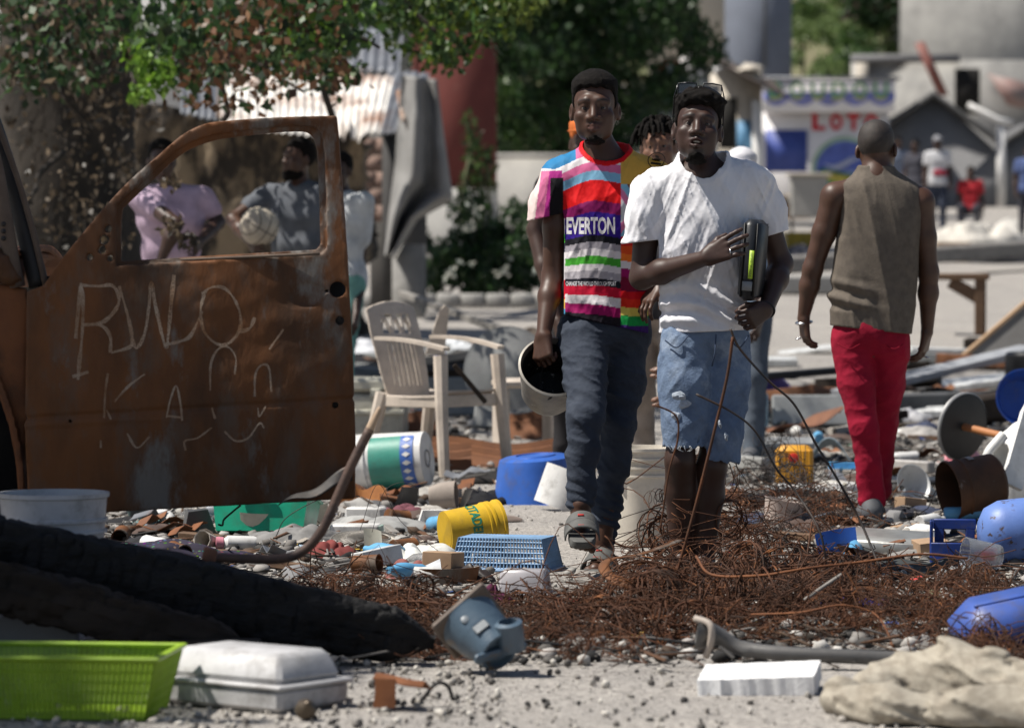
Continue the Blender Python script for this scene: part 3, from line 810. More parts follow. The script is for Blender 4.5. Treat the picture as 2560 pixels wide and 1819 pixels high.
# ================================================================== smooth solid modelling (distance fields -> one continuous mesh)
f32 = np.float32
HF = 1.0
class Solid:
    def __init__(s): s.ops = []
    def add(s, fn, c, r, k=0.0, mode='add'):
        s.ops.append((mode, fn, np.asarray(c, float), float(r), k)); return s
    def cone(s, a, b, ra, rb, k=0.02, mode='add', fl=None):
        """round cone from a to b; fl = (axis vector, factor) flattens it along an axis"""
        a, b = np.asarray(a, float), np.asarray(b, float)
        d = b - a; L2 = max(1e-9, float(d @ d))
        def fn(p):
            t = np.clip(((p - a) @ d) / L2, 0, 1)
            q = p - a - t[:, None] * d
            if fl is not None:
                ax, fac = fl
                q = q + np.outer(q @ ax, ax) * (1 / fac - 1)
            r = ra + (rb - ra) * t
            return np.sqrt((q * q).sum(1)) - r
        return s.add(fn, (a + b) / 2, math.sqrt(L2) / 2 + max(ra, rb), k, mode)
    def chain(s, pts, rs, k=0.02, mode='add', fl=None):
        for i in range(len(pts) - 1): s.cone(pts[i], pts[i + 1], rs[i], rs[i + 1], k, mode, fl)
        return s
    def ell(s, c, r, M=None, k=0.02, mode='add'):
        c, r = np.asarray(c, float), np.asarray(r, float)
        def fn(p):
            q = p - c
            if M is not None: q = q @ M
            k0 = np.sqrt(((q / r) ** 2).sum(1)); k1 = np.sqrt(((q / (r * r)) ** 2).sum(1))
            return k0 * (k0 - 1) / (k1 + 1e-9)
        return s.add(fn, c, r.max(), k, mode)
    def half(s, c, n, k=0.0):
        """cut away what lies on the side n points to"""
        c, n = np.asarray(c, float), np.asarray(n, float) / np.linalg.norm(n)
        return s.add(lambda p: (p - c) @ -n, c, 1e3, k, 'sub')
    def loft(s, rows, k=0.02, mode='add', pw=2.0):
        """stacked ellipses: rows [(z, cx, cy, half width, half depth)]"""
        Rw = np.array(sorted(rows), float)
        zc = Rw[:, 0]
        # smooth the stack
        zz = np.linspace(zc[0], zc[-1], 60)
        tab = [np.interp(zz, zc, Rw[:, i]) for i in range(1, 5)]
        ker = np.array([1, 2, 3, 2, 1]) / 9.0
        tab = [np.convolve(np.pad(t_, 2, 'edge'), ker, 'valid') for t_ in tab]
        def fn(p):
            z = p[:, 2]
            cx, cy, a, b = [np.interp(z, zz, t_) for t_ in tab]
            x, y = p[:, 0] - cx, p[:, 1] - cy
            e = (np.abs(x / a) ** pw + np.abs(y / b) ** pw) ** (1 / pw)
            g = np.sqrt((x / (a * a)) ** 2 + (y / (b * b)) ** 2) / np.maximum(e, 1e-6)
            d = (e - 1) / np.maximum(g, 1.0 / np.maximum(a, b))
            dz = np.maximum(zc[0] - z, z - zc[-1])
            return np.where(dz > 0, np.sqrt(np.maximum(d, 0) ** 2 + dz * dz), np.maximum(d, dz))
        c = ((Rw[:, 1].min() + Rw[:, 1].max()) / 2, (Rw[:, 2].min() + Rw[:, 2].max()) / 2, (zc[0] + zc[-1]) / 2)
        return s.add(fn, c, math.hypot((zc[-1] - zc[0]) / 2, Rw[:, 3].max() + .12), k, mode)
    def warp(s, fn): return s.add(fn, (0, 0, 0), 1e3, 0, 'warp')
    def eval(s, p, c=None, rad=1e3):
        d = np.full(len(p), 9.0)
        for mode, fn, oc, orr, k in s.ops:
            if c is not None and orr < 500 and np.linalg.norm(oc - c) > orr + rad + k + 0.03: continue
            if mode == 'warp':
                w_ = np.abs(d) < .035
                if w_.any(): d[w_] += fn(p[w_])
                continue
            e = fn(p)
            if mode == 'add':
                if k > 0:
                    h_ = np.maximum(k - np.abs(d - e), 0) / k
                    d = np.minimum(d, e) - h_ * h_ * k * .25
                else: d = np.minimum(d, e)
            elif mode == 'sub':
                e = -e
                if k > 0:
                    h_ = np.maximum(k - np.abs(d - e), 0) / k
                    d = np.maximum(d, e) + h_ * h_ * k * .25
                else: d = np.maximum(d, e)
            elif mode == 'and': d = np.maximum(d, e)
        return d
    def mesh(s, h, pad=0.03):
        h = h * HF
        bs = [(c, r) for m_, f_, c, r, k in s.ops if m_ == 'add']
        lo = np.min([c - r for c, r in bs], 0) - pad; hi = np.max([c + r for c, r in bs], 0) + pad
        B = 14
        nb = np.ceil((hi - lo) / (h * B)).astype(int)
        vol = np.full(nb * B + 1, 1.0, f32)
        ci = np.stack(np.meshgrid(*[np.arange(n) for n in nb], indexing='ij'), -1).reshape(-1, 3)
        cen = lo + (ci + .5) * h * B
        rad = h * B * math.sqrt(3) / 2
        # a coarse look: which blocks can hold surface
        dist = np.full(len(cen), 9.0)
        for c, r in bs: dist = np.minimum(dist, np.linalg.norm(cen - c, axis=1) - r)
        ci = ci[dist < rad + .04]
        cen = lo + (ci + .5) * h * B
        dv = s.eval(cen)
        keep = np.abs(dv) < rad * 2.0 + .03
        inside = (~keep) & (dv < 0)
        for q in ci[inside]:
            vol[q[0] * B:q[0] * B + B + 1, q[1] * B:q[1] * B + B + 1, q[2] * B:q[2] * B + B + 1] = -1.0
        g = np.stack(np.meshgrid(*[np.arange(B + 1)] * 3, indexing='ij'), -1).reshape(-1, 3)
        for q in ci[keep]:
            o_ = lo + q * B * h
            d = s.eval(o_ + g * h, o_ + B * h / 2, rad)
            vol[q[0] * B:q[0] * B + B + 1, q[1] * B:q[1] * B + B + 1, q[2] * B:q[2] * B + B + 1] = d.reshape(B + 1, B + 1, B + 1)
        return nets(vol, lo, h)
def nets(vol, lo, h):
    """naive surface nets"""
    sg = vol < 0
    cs = sg[:-1, :-1, :-1].astype(np.int8)
    for dx in (0, 1):
        for dy in (0, 1):
            for dz in (0, 1):
                if dx + dy + dz: cs = cs + sg[dx:vol.shape[0] - 1 + dx, dy:vol.shape[1] - 1 + dy, dz:vol.shape[2] - 1 + dz]
    act = np.argwhere((cs > 0) & (cs < 8))
    idx = np.full(cs.shape, -1, np.int64)
    idx[act[:, 0], act[:, 1], act[:, 2]] = np.arange(len(act))
    off = np.array([(x, y, z) for x in (0, 1) for y in (0, 1) for z in (0, 1)])
    cv = np.stack([vol[act[:, 0] + o_[0], act[:, 1] + o_[1], act[:, 2] + o_[2]] for o_ in off], 1)
    acc = np.zeros((len(act), 3)); cnt = np.zeros(len(act))
    for i in range(8):
        for j in range(i + 1, 8):
            if np.abs(off[i] - off[j]).sum() != 1: continue
            a, b = cv[:, i], cv[:, j]
            m = (a < 0) != (b < 0)
            t = np.where(m, a / np.where(m, a - b, 1), 0)
            acc += np.where(m[:, None], off[i] + t[:, None] * (off[j] - off[i]), 0); cnt += m
    V = lo + (act + acc / cnt[:, None]) * h
    Fs = []
    for ax in range(3):
        a = np.take(sg, range(0, vol.shape[ax] - 1), ax); b = np.take(sg, range(1, vol.shape[ax]), ax)
        e = np.argwhere(a != b)
        o1, o2 = [k for k in range(3) if k != ax]
        e = e[(e[:, o1] > 0) & (e[:, o2] > 0) & (e[:, o1] < cs.shape[o1]) & (e[:, o2] < cs.shape[o2])]
        fl = a[e[:, 0], e[:, 1], e[:, 2]]
        def cell(d1, d2):
            q = e.copy(); q[:, o1] -= d1; q[:, o2] -= d2
            return idx[q[:, 0], q[:, 1], q[:, 2]]
        q = np.stack([cell(1, 1), cell(0, 1), cell(0, 0), cell(1, 0)], 1)
        if ax == 1: fl = ~fl
        q[~fl] = q[~fl][:, ::-1]
        Fs.append(q)
    F = np.concatenate(Fs)
    F = F[(F >= 0).all(1)]
    return V, F

# ------------------------------------------------------------------ head
def rotm(yaw=0, pitch=0, roll=0):
    """columns: right, forward (out of the face), up. yaw 0 faces the camera; + turns to picture left"""
    base_ = np.array(((-1, 0, 0), (0, -1, 0), (0, 0, 1.0)))            # right of the person = picture left
    M = Matrix.Rotation(R(-yaw), 3, 'Z') @ Matrix.Rotation(R(roll), 3, 'Y') @ Matrix.Rotation(R(-pitch), 3, 'X')
    return np.array(M) @ base_.T
def head_sdf(open_mouth=0.0, fem=False, ears=True):
    S = Solid()
    S.ell((0, -.014, .030), (.073, .093, .084))
    S.ell((0, .026, -.036), (.055, .062, .072), k=.03)
    S.cone((-.024, .030, -.082), (-.010, .066, -.099), .022, .016, k=.025); S.cone((.024, .030, -.082), (.010, .066, -.099), .022, .016, k=.025)
    S.cone((-.057, -.005, -.035), (-.036, .03, -.080), .013, .014, k=.025); S.cone((.057, -.005, -.035), (.036, .03, -.080), .013, .014, k=.025)
    for sx in (-1, 1):
        S.ell((sx * .044, .058, -.026), (.021, .020, .016), k=.022)
    for sx in (-1, 1): S.ell((sx * .033, .047, -.054), (.025, .022, .028), k=.03)
    S.chain([(-.046, .064, .018), (-.022, .0745, .022), (.022, .0745, .022), (.046, .064, .018)], [.010, .012, .012, .010], k=.016)
    for sx in (-1, 1):
        S.ell((sx * .031, .103, -.002), (.022, .0225, .0135), k=.014, mode='sub')
    S.cone((0, .0785, .012), (0, .1000, -.034), .0080, .0130, k=.014)
    for sx in (-1, 1):
        S.ell((sx * .0165, .0900, -.0385), (.0105, .0120, .0085), k=.009)
        S.ell((sx * .0075, .0990, -.0475), (.0042, .0055, .0050), k=.003, mode='sub')
    S.ell((0, .070, -.066), (.030, .020, .022), k=.018)
    for sx in (-1, 1):                                                   # lids
        S.chain([(sx * .0175, .0750, .0010), (sx * .031, .0785, .0044), (sx * .0450, .0705, .0003)], [.0028, .0038, .0030], k=.007)
        S.chain([(sx * .0185, .0750, -.0085), (sx * .031, .0772, -.0102), (sx * .0440, .0705, -.0068)], [.0024, .0028, .0024], k=.007)
    o_ = open_mouth
    S.cone((-.021, .083, -.0625), (0, .0945, -.0595), .0055, .0075, k=.006); S.cone((.021, .083, -.0625), (0, .0945, -.0595), .0055, .0075, k=.006)
    S.cone((-.019, .083, -.070 - o_), (0, .0935, -.0745 - o_), .0055, .0085, k=.006); S.cone((.019, .083, -.070 - o_), (0, .0935, -.0745 - o_), .0055, .0085, k=.006)
    if o_ > 0: S.ell((0, .094, -.0675 - o_ * .5), (.0185, .022, .003 + o_ * .75), k=.003, mode='sub')
    else: S.cone((-.022, .0905, -.0665), (.022, .0905, -.0665), .0018, .0018, k=.004, mode='sub')
    if ears:
        for sx in (-1, 1):
            S.ell((sx * .0775, -.010, -.010), (.0095, .0175, .0310), M=np.array(Matrix.Rotation(R(sx * 22), 3, 'Z') @ Matrix.Rotation(R(-12), 3, 'X')), k=.006)
            S.ell((sx * .0855, -.004, -.006), (.0070, .0095, .0190), k=.003, mode='sub')
    return S
def put_head(S, c, M, s=1.0, k=.02, **kw):
    H = head_sdf(**kw)
    c = np.asarray(c, float)
    S.add(lambda p: H.eval(((p - c) @ M) / s) * s, c, .17 * s, k)
def hair_solid(c, M, s=1.0, thick=.014, front=.060, side=-.005, curl=.004, freq=95., back=-.055, tall=0.0, seed=0, sidet=.35):
    """a cap of hair: skull grown by thick (thin on the sides), fading out at the hairline"""
    S = Solid(); c = np.asarray(c, float)
    def fn(p):
        q = ((p - c) @ M) / s
        r = np.array((.0735, .0935, .0845))
        qq = q - np.array((0, -.014, .030))
        k0 = np.sqrt(((qq / r) ** 2).sum(1)); k1 = np.sqrt(((qq / (r * r)) ** 2).sum(1)); d = k0 * (k0 - 1) / (k1 + 1e-9)
        line = np.interp(q[:, 1], [-.12, -.05, -.022, .010, .022, .040, .060, .09], [back, back, side, side, front - .030, front - .010, front, front])
        line = line + .0025 * np.sin(q[:, 0] * 190 + seed) + np.clip(np.abs(q[:, 0]) - .048, 0, 1) * .25 * (q[:, 1] > .03)
        up = np.clip((q[:, 2] - .045) / .05, 0, 1)
        th = (thick * (sidet + (1 - sidet) * up) + tall * up) * np.clip((q[:, 2] - line) / .010, 0, 1) ** .6
        th = np.where(q[:, 2] < line, -.006 - (line - q[:, 2]) * .5, th)
        n = vnoise(q[:, 0] * freq + seed, q[:, 1] * freq, q[:, 2] * freq) - .5
        n2 = vnoise(q[:, 0] * freq * .4, q[:, 1] * freq * .4 + seed, q[:, 2] * freq * .4) - .5
        return (d - th + curl * (.3 + .7 * up) * (n + .8 * n2)) * s
    S.add(fn, c, .16 * s + tall); return S
def beard_solid(c, M, s=1.0, full=False, seed=0):
    S = Solid(); c = np.asarray(c, float)
    def fn(p):
        q = ((p - c) @ M) / s
        def e(cc, r):
            k0 = np.sqrt((((q - np.array(cc)) / np.array(r)) ** 2).sum(1)); return (k0 - 1) * min(r)
        if full:
            d = np.minimum(e((0, .030, -.088), (.060, .064, .045)), e((0, .070, -.105), (.036, .028, .035)))
            d = np.maximum(d, -e((0, .086, -.064), (.024, .03, .016)))
            d = np.maximum(d, q[:, 2] + .048 + .5 * np.maximum(0, .03 - q[:, 1]) * -1)
        else:
            d = np.minimum(e((0, .066, -.103), (.026, .023, .018)), e((0, .040, -.113), (.034, .034, .012)))
        n = vnoise(q[:, 0] * 160 + seed, q[:, 1] * 160, q[:, 2] * 160) - .5
        return (d + .004 * n) * s
    S.add(fn, c, .17 * s); return S

# ------------------------------------------------------------------ hands
def hand(S, w, ax, out, s=1.0, curl=(25, 35, 25), spread=4.0, thumb=(40, 20), length=.085, side=1, fk=.004, tips=None):
    """w wrist, ax direction wrist->knuckles, out = outward normal of the back of the hand. side +1: thumb towards cross(ax, out)"""
    ax = np.asarray(ax, float); ax /= np.linalg.norm(ax)
    out = np.asarray(out, float); out = out - ax * (out @ ax); out /= np.linalg.norm(out)
    lat = np.cross(ax, out) * side                                            # towards the thumb
    w = np.asarray(w, float)
    kn = []
    for i, l_ in enumerate((.0315, .0105, -.0105, -.0305)):
        kp = w + ax * (length - abs(i - 1) * .004) * s + lat * l_ * s
        kn.append(kp)
        S.cone(w + ax * .012 * s + lat * l_ * .55 * s, kp, .0155 * s, .0110 * s, k=.016)
    for i, (kp, L) in enumerate(zip(kn, (.072, .080, .074, .058))):
        dirv = ax + lat * math.tan(R((1.5 - i) * spread)); dirv /= np.linalg.norm(dirv)
        p = kp; r = .0086 * s; a = 0
        cs = tips[i] if tips else curl
        for j, (frac, c_) in enumerate(zip((.45, .30, .25), cs)):
            a += c_
            d = dirv * math.cos(R(a)) - out * math.sin(R(a))
            q = p + d * L * frac * s
            S.cone(p, q, r, r * .92, k=fk); p = q; r *= .93
    tb = w + ax * .028 * s + lat * .026 * s - out * .006 * s
    d1 = ax * math.cos(R(thumb[0])) + lat * math.sin(R(thumb[0])) - out * .35; d1 /= np.linalg.norm(d1)
    t1 = tb + d1 * .038 * s
    S.cone(w + ax * .012 * s + lat * .012 * s, tb, .015 * s, .014 * s, k=.014); S.cone(tb, t1, .0130 * s, .0105 * s, k=.010)
    d2 = ax * math.cos(R(thumb[1])) + lat * math.sin(R(thumb[1])) - out * .5; d2 /= np.linalg.norm(d2)
    S.cone(t1, t1 + d2 * .032 * s, .0100 * s, .0085 * s, k=.004)
    return kn

def skin_cols(V, c, M, s, base, stubble=1.0):
    """colouring of a face: lips, brows, beard shadow, and shade painted round the eyes"""
    q = ((V - np.asarray(c)) @ M) / s
    col = np.tile(np.asarray(base, float), (len(V), 1))
    def blend(m, t): col[:] = col * (1 - m[:, None]) + np.asarray(t) * m[:, None]
    f_ = q[:, 1] > .05
    ax = np.abs(q[:, 0])
    bw = np.exp(-((q[:, 2] - (.0225 - .10 * (ax - .03) ** 2 / .03 + .002)) / .0042) ** 2) * (ax > .011) * (ax < .050) * f_
    blend(np.clip(bw * .9, 0, 1), (.012, .009, .008))
    lp = np.exp(-((q[:, 2] + .0675) / .0135) ** 4) * np.exp(-(q[:, 0] / .024) ** 4) * (q[:, 1] > .080)
    blend(np.clip(lp * .8, 0, 1), (base[0] * .95, base[1] * .72, base[2] * .9))
    mu = np.exp(-((q[:, 2] + .0525) / .005) ** 2) * (ax < .026) * (q[:, 1] > .07)
    ch = np.clip((-.083 - q[:, 2]) / .012, 0, 1) * np.exp(-(q[:, 0] / .035) ** 4) * (q[:, 1] > .02) * (q[:, 2] > -.125)
    blend(np.clip((mu * .5 + ch * .8) * stubble, 0, .85), (.016, .012, .010))
    blend(np.exp(-((q[:, 2] + .002) / .012) ** 2) * np.exp(-((ax - .031) / .018) ** 2) * f_ * .35, tuple(v * .55 for v in base))  # shade of the eye sockets and lids put into the skin colour
    return col
# ------------------------------------------------------------------ materials for people
def skin_mat(name, c):
    return mat(name, c, tuple(v * .75 for v in c), rough=.46, spec=.42, scale=14, bump=.2, bscale=300, bdist=.0012, sub=.05)
SKINA = mat('painted_skin', (1, 1, 1), attr=True, rough=.48, spec=.40, scale=14, bump=.2, bscale=300, bdist=.0012, sub=.05)
SKIN = skin_mat('dark_skin', (.075, .035, .021))
SKIN2 = skin_mat('deep_skin', (.052, .026, .018))
SKIN3 = skin_mat('brown_skin', (.19, .095, .06))
HAIR = mat('black_hair', (.006, .005, .0045), (.010, .008, .007), rough=.85, spec=.12, scale=60, bump=.8, bscale=420, bdist=.003)
EYEW = mat('eye_white', (.15, .125, .11), rough=.2, bump=0)
EYEB = mat('eye_iris', (.012, .008, .006), rough=.1, bump=0)
def fabric(name, c, c2=None, weave=500, **kw):
    return mat(name, c, c2, rough=kw.pop('rough', .85), spec=.2, scale=kw.pop('scale', 10), bump=kw.pop('bump', .25), bscale=weave, bdist=kw.pop('bdist', .0015), **kw)
def eyes(parent, c, M, s=1.0):
    c = np.asarray(c, float)
    for sx in (-1, 1):
        v, f = ico(3)
        e = mesh('eye', ((v * .0120 + (sx * .031, .0690, -.0034)) * s @ M.T + c, f), EYEW, parent)
        mesh('iris', ((v * (.0058, .003, .0058) + (sx * .0300, .0803, -.0040)) * s @ M.T + c, f), EYEB, e)
def folds(amp, sx, sy, sz, seed=0, tilt=0.0, mask=None):
    def fn(p):
        q = p * 1.0
        a = q[:, 0] * sx + q[:, 2] * tilt + seed; b = q[:, 1] * sy + seed * .7; c = q[:, 2] * sz + q[:, 0] * tilt * .6
        r = ridge(a, b, c) ** 2 * .7 + ridge(a * 2.1 + 5, b * 2.1, c * 2.1) ** 2 * .3 - .35
        r = -amp * r
        return r * mask(p) if mask is not None else r
    return fn
# ================================================================== the man in the striped jersey
def jp(D0):
    """px, py, depth offset -> world"""
    return lambda x, y, dd=0.0: P(x, y, D0 + dd)
def leg(S, pts, k=.03, fl=None):
    """pts: [(world point, radius)]"""
    return S.chain([p for p, r in pts], [r for p, r in pts], k, fl=fl)

D1 = 14.15; u = 1 / ppm(D1); q = jp(D1)
base = np.array((q(1500, 0)[0], D1, 0.0))
man = thing('person', 'man in rainbow striped football jersey and dark jeans carrying a sooty pail', 'person', base)
HM = rotm(yaw=4, pitch=2, roll=-1); HC = q(1487, 272, -.02); HS = 1.09
B = Solid()
put_head(B, HC, HM, HS)
B.cone(q(1492, 330, .03), q(1507, 400, .05), .052, .058, k=.03)
B.cone(q(1507, 400, .05), q(1512, 640, .05), .075, .09, k=.03)             # inside the jersey
B.cone(q(1512, 640, .05), q(1515, 830, .04), .09, .09, k=.03)
sh, el, wr = q(1398, 446, .04), q(1381, 690, .06), q(1359, 836, -.06)
B.cone(q(1480, 430, .05), sh, .05, .058, k=.03)
B.chain([sh, (sh + el) / 2, el], [.052, .047, .037], .02); B.chain([el, el * .65 + wr * .35, wr], [.038, .040, .026], .02)
kn = hand(B, wr, q(1357, 900, -.09) - wr, (-.55, -.8, 0), 1.04, curl=(55, 80, 45), spread=1, thumb=(25, -10), side=1)
sh2, el2, wr2 = q(1637, 440, .05), q(1688, 650, .10), q(1648, 716, -.04)
B.cone(q(1550, 430, .05), sh2, .05, .058, k=.03)
B.chain([sh2, el2], [.052, .038], .02); B.chain([el2, wr2], [.040, .027], .02)
hand(B, wr2, q(1618, 752, -.08) - wr2, (-.6, -.5, .6), 1.0, curl=(20, 30, 20), spread=3, thumb=(30, 15), side=-1)
# ankles and feet
fa, fb = q(1452, 1262, -.28), q(1508, 1350, .05)
B.cone(q(1453, 1215, -.255), fa, .030, .034, k=.02); B.cone(q(1520, 1250, .05), fb, .036, .034, k=.02)
def foot(S, a, toe, w=.040, up=(0, 0, 1), s=1.0, side=1):
    a, toe = np.asarray(a, float), np.asarray(toe, float)
    d = toe - a; L = np.linalg.norm(d); d /= L
    up = np.asarray(up, float); up = up - d * (up @ d); up /= np.linalg.norm(up)
    lat = np.cross(d, up)
    S.ell(a - d * .03 - up * .035, (.034, .034, .036), k=.02)
    S.cone(a - up * .03, a + d * L * .72 - up * .048, .036, .026, k=.02, fl=(up, .9))
    for i, l_ in enumerate((-.034, -.013, .005, .021, .035)):
        r = (.0145, .0105, .0105, .010, .0095)[i]
        S.cone(a + d * L * .70 + lat * l_ * .8 * side - up * .052, a + d * (L - abs(i) * .007) + lat * l_ * side - up * .058, .016, r, k=.005)
foot(B, fa + (0, 0, -.005), q(1456, 1338, -.47), up=(0, -.45, .9)); foot(B, fb + (0, 0, -.01), q(1478, 1405, -.14), up=(0, 0, 1))
B.ell(q(1513, 428, .055), (.110, .078, .075), k=.03)
g = B.mesh(.0040)
mesh('body', g, SKINA, man, col=skin_cols(g[0], HC, HM, HS, (.072, .033, .020)))
mesh('hair', hair_solid(HC, HM, HS, thick=.012, front=.066, side=-.004, curl=.0022, freq=170, back=-.055, tall=.010).mesh(.003), HAIR, man)
mesh('beard', beard_solid(HC, HM, HS).mesh(.003), HAIR, man)
eyes(man, HC, HM, HS)
# jersey
T = Solid()
rows = []
for y, xl, xr, hd, dc in ((360, 1464, 1568, .060, .06), (374, 1448, 1584, .074, .06), (392, 1425, 1606, .088, .06), (412, 1402, 1632, .098, .055), (450, 1390, 1648, .106, .05), (500, 1400, 1642, .115, .04), (580, 1407, 1634, .118, .035),
                          (660, 1406, 1630, .112, .03), (730, 1400, 1630, .112, .03), (790, 1396, 1634, .115, .03), (850, 1394, 1638, .118, .03)):
    a, b = q(xl, y), q(xr, y)
    rows.append((a[2], (a[0] + b[0]) / 2, D1 + dc, (b[0] - a[0]) / 2, hd))
T.loft(rows, k=.03, pw=2.25)
T.chain([q(1425, 432, .045), q(1400, 452, .045), q(1380, 500, .045), q(1369, 560, .045)], [.062, .068, .066, .064], k=.035)
T.chain([q(1610, 432, .05), q(1640, 460, .05), q(1668, 560, .07)], [.062, .070, .066], k=.035)
def m_fold(p): return np.clip((p[:, 2] - .5) * 3, .2, 1)
T.warp(folds(.017, 9, 6, 3.2, 1, 5)); T.warp(folds(.007, 21, 14, 8, 4, -7)); T.warp(folds(.004, 46, 30, 13, 2, 14))
T.warp(lambda p: .010 * np.exp(-((p[:, 2] - q(0, 765)[2]) / .035) ** 2) * np.sin(p[:, 0] * 38 + p[:, 2] * 25))
# hem, cuffs, neck
hl, hr = q(1396, 783, 0), q(1634, 836, 0)
nh = np.cross(hr - hl, (0, 1, 0)); nh = nh if nh[2] < 0 else -nh
T.half((hl + hr) / 2, nh)
cf = q(1372, 541, .045); T.add(lambda p: np.where(p[:, 0] < q(1409, 0)[0], -((p - cf) @ np.array((.22, 0, -.97))), 9.), cf, 1e3, 0, 'sub')
cf2 = q(1662, 548, .07); T.add(lambda p: np.where(p[:, 0] > q(1638, 0)[0], -((p - cf2) @ np.array((-.2, 0, -.98))), 9.), cf2, 1e3, 0, 'sub')
T.cone(sh + (0, 0, 0), el, .056, .056, k=.004, mode='sub')
nk = q(1515, 356, .012); nr = np.array((.086, .105, .086))
def neckd(p, c_=nk, r_=nr): return (np.sqrt((((p - c_) / r_) ** 2).sum(1)) - 1) * .088
T.warp(lambda p: -.0035 * (np.abs(neckd(p) - .009) < .010))
T.ell(nk, nr, k=.003, mode='sub')
gv, gf = T.mesh(.0039)
def srgb(*c): return tuple((v / 255 / 12.92) if v < 10.3 else ((v / 255 + .055) / 1.055) ** 2.4 for v in c)
def jersey_col(V):
    """print of the jersey: bands read from the photograph"""
    px = 1280 + FPX * V[:, 0] / D1; py = 617 + FPX * (CAM_H - V[:, 2]) / D1
    yy = py - 20 * np.clip((1490 - px) / 85, 0, 1.2) ** 1.6 * np.clip((640 - py) / 150, -1.1, 1) + 5 * np.sin(px * .035) - 8 * np.clip((px - 1560) / 70, 0, 1) * np.clip((py - 600) / 100, 0, 1)
    c = np.empty((len(V), 3)); c[:] = srgb(215, 210, 212)
    def band(y0, y1, col, m=None):
        k = (yy >= y0) & (yy < y1)
        if m is not None: k &= m
        c[k] = srgb(*col)
    lft = px < 1550; rgt = ~lft
    W, PK, SB = (222, 216, 218), (205, 100, 145), (125, 175, 205)
    band(300, 392, (40, 120, 170), lft & (px < 1440)); band(300, 396, PK, lft & (px >= 1440)); band(392, 410, W, lft); band(410, 432, PK, lft); band(432, 455, SB, lft)
    band(455, 507, (214, 12, 18), lft); band(507, 535, (125, 10, 85), lft); band(535, 592, (48, 20, 130), lft); band(592, 609, (22, 22, 30), lft)
    band(609, 626, (160, 155, 162), lft); band(626, 644, W, lft); band(644, 664, (70, 165, 50), lft); band(664, 681, W, lft); band(681, 700, (165, 160, 166), lft)
    band(700, 717, (18, 20, 34), lft); band(717, 742, (196, 12, 52), lft); band(742, 765, W, lft); band(765, 790, (150, 10, 90), lft); band(790, 812, (24, 18, 28), lft); band(812, 900, (62, 30, 105), lft)
    band(300, 462, (204, 160, 70), rgt); band(462, 592, (206, 12, 24), rgt)
    dx = (px - 1550); dy = np.abs(py - 527)
    for r0, r1, col in ((0, 24, (205, 205, 210)), (24, 44, (215, 120, 160)), (44, 64, (130, 185, 210)), (64, 82, (120, 60, 45)), (82, 112, (15, 15, 20))):
        k = rgt & (dx + dy * .75 >= r0) & (dx + dy * .75 < r1) & (py > 462) & (py < 592); c[k] = srgb(*col)
    band(592, 610, (214, 30, 25), rgt); band(610, 630, (226, 80, 30), rgt); band(630, 648, (240, 120, 40), rgt); band(648, 666, W, rgt); band(666, 688, (150, 10, 95), rgt); band(688, 722, (120, 8, 50), rgt)
    band(722, 740, (205, 10, 25), rgt); band(740, 762, (220, 45, 25), rgt); band(762, 782, (220, 200, 95), rgt); band(782, 806, (20, 150, 70), rgt); band(806, 900, (62, 30, 105), rgt)
    side = (px < 1412) & (py > 545) & lft
    for y0, y1, col in ((545, 585, W), (585, 606, (90, 220, 60)), (606, 630, (30, 32, 50)), (630, 700, W), (700, 748, (214, 15, 40)), (748, 772, (235, 190, 70)), (772, 900, (80, 160, 205))):
        k = side & (py >= y0) & (py < y1); c[k] = srgb(*col)
    slv = (px < 1404) & (py < 560) & (py > 428)
    c[slv] = srgb(170, 40, 130); c[slv & (px < 1372 - (py - 440) * .12) ] = srgb(205, 110, 150); c[slv & (px < 1352 - (py - 440) * .14)] = srgb(225, 205, 200)
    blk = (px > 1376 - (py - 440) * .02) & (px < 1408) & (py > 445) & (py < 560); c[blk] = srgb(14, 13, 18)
    c[neckd(V) < .0185] = srgb(205, 8, 22)
    return c
mesh('jersey', (gv, gf), fabric('jersey_print', (1, 1, 1), attr=True, rough=.7, weave=48, bump=.18, bdist=.006), man, col=jersey_col(gv))
jer = man.children[-1]
bvh = BVHTree.FromPolygons([tuple(v) for v in gv], [tuple(int(i) for i in f) for f in gf])
def on_front(V, D, off=.0015):
    out = []
    for p in V:
        hit = bvh_cur.ray_cast(Vector((p[0], D - 1.0, p[2])), Vector((0, 1, 0)), 2.0)
        out.append((p[0], (hit[0].y - off) if hit[0] is not None else D - .1, p[2]))
    return np.array(out)
def densify(g, n=2):
    import bmesh
    bm = bmesh.new(); vs = [bm.verts.new(v) for v in g[0]]
    for f in g[1]:
        try: bm.faces.new([vs[i] for i in f])
        except ValueError: pass
    bmesh.ops.triangulate(bm, faces=bm.faces[:])
    for _ in range(n): 
        es = [e for e in bm.edges if e.calc_length() > .010]
        if es: bmesh.ops.subdivide_edges(bm, edges=es, cuts=1); bmesh.ops.triangulate(bm, faces=bm.faces[:])
    bm.verts.ensure_lookup_table()
    v = np.array([tuple(x.co) for x in bm.verts]); bm.verts.index_update(); f = [tuple(x.index for x in fc.verts) for fc in bm.faces]; bm.free(); return v, f
bvh_cur = bvh
LETW = fabric('print_white', (.66, .64, .66), weave=900, bump=.05)
for body, x0, y0, x1, y1, bd in (('EVERTON', 1416, 586, 1536, 543, .035), ('CHANGE THE WORLD THROUGH SPORT', 1414, 714, 1539, 703, .02)):
    a, b = q(x0, y0), q(x1, y1)
    v, f = densify(text_geo(body, b[0] - a[0], b[2] - a[2], bold=bd))
    mesh('lettering', (on_front(v + a, D1), f), LETW, jer, smooth=False)
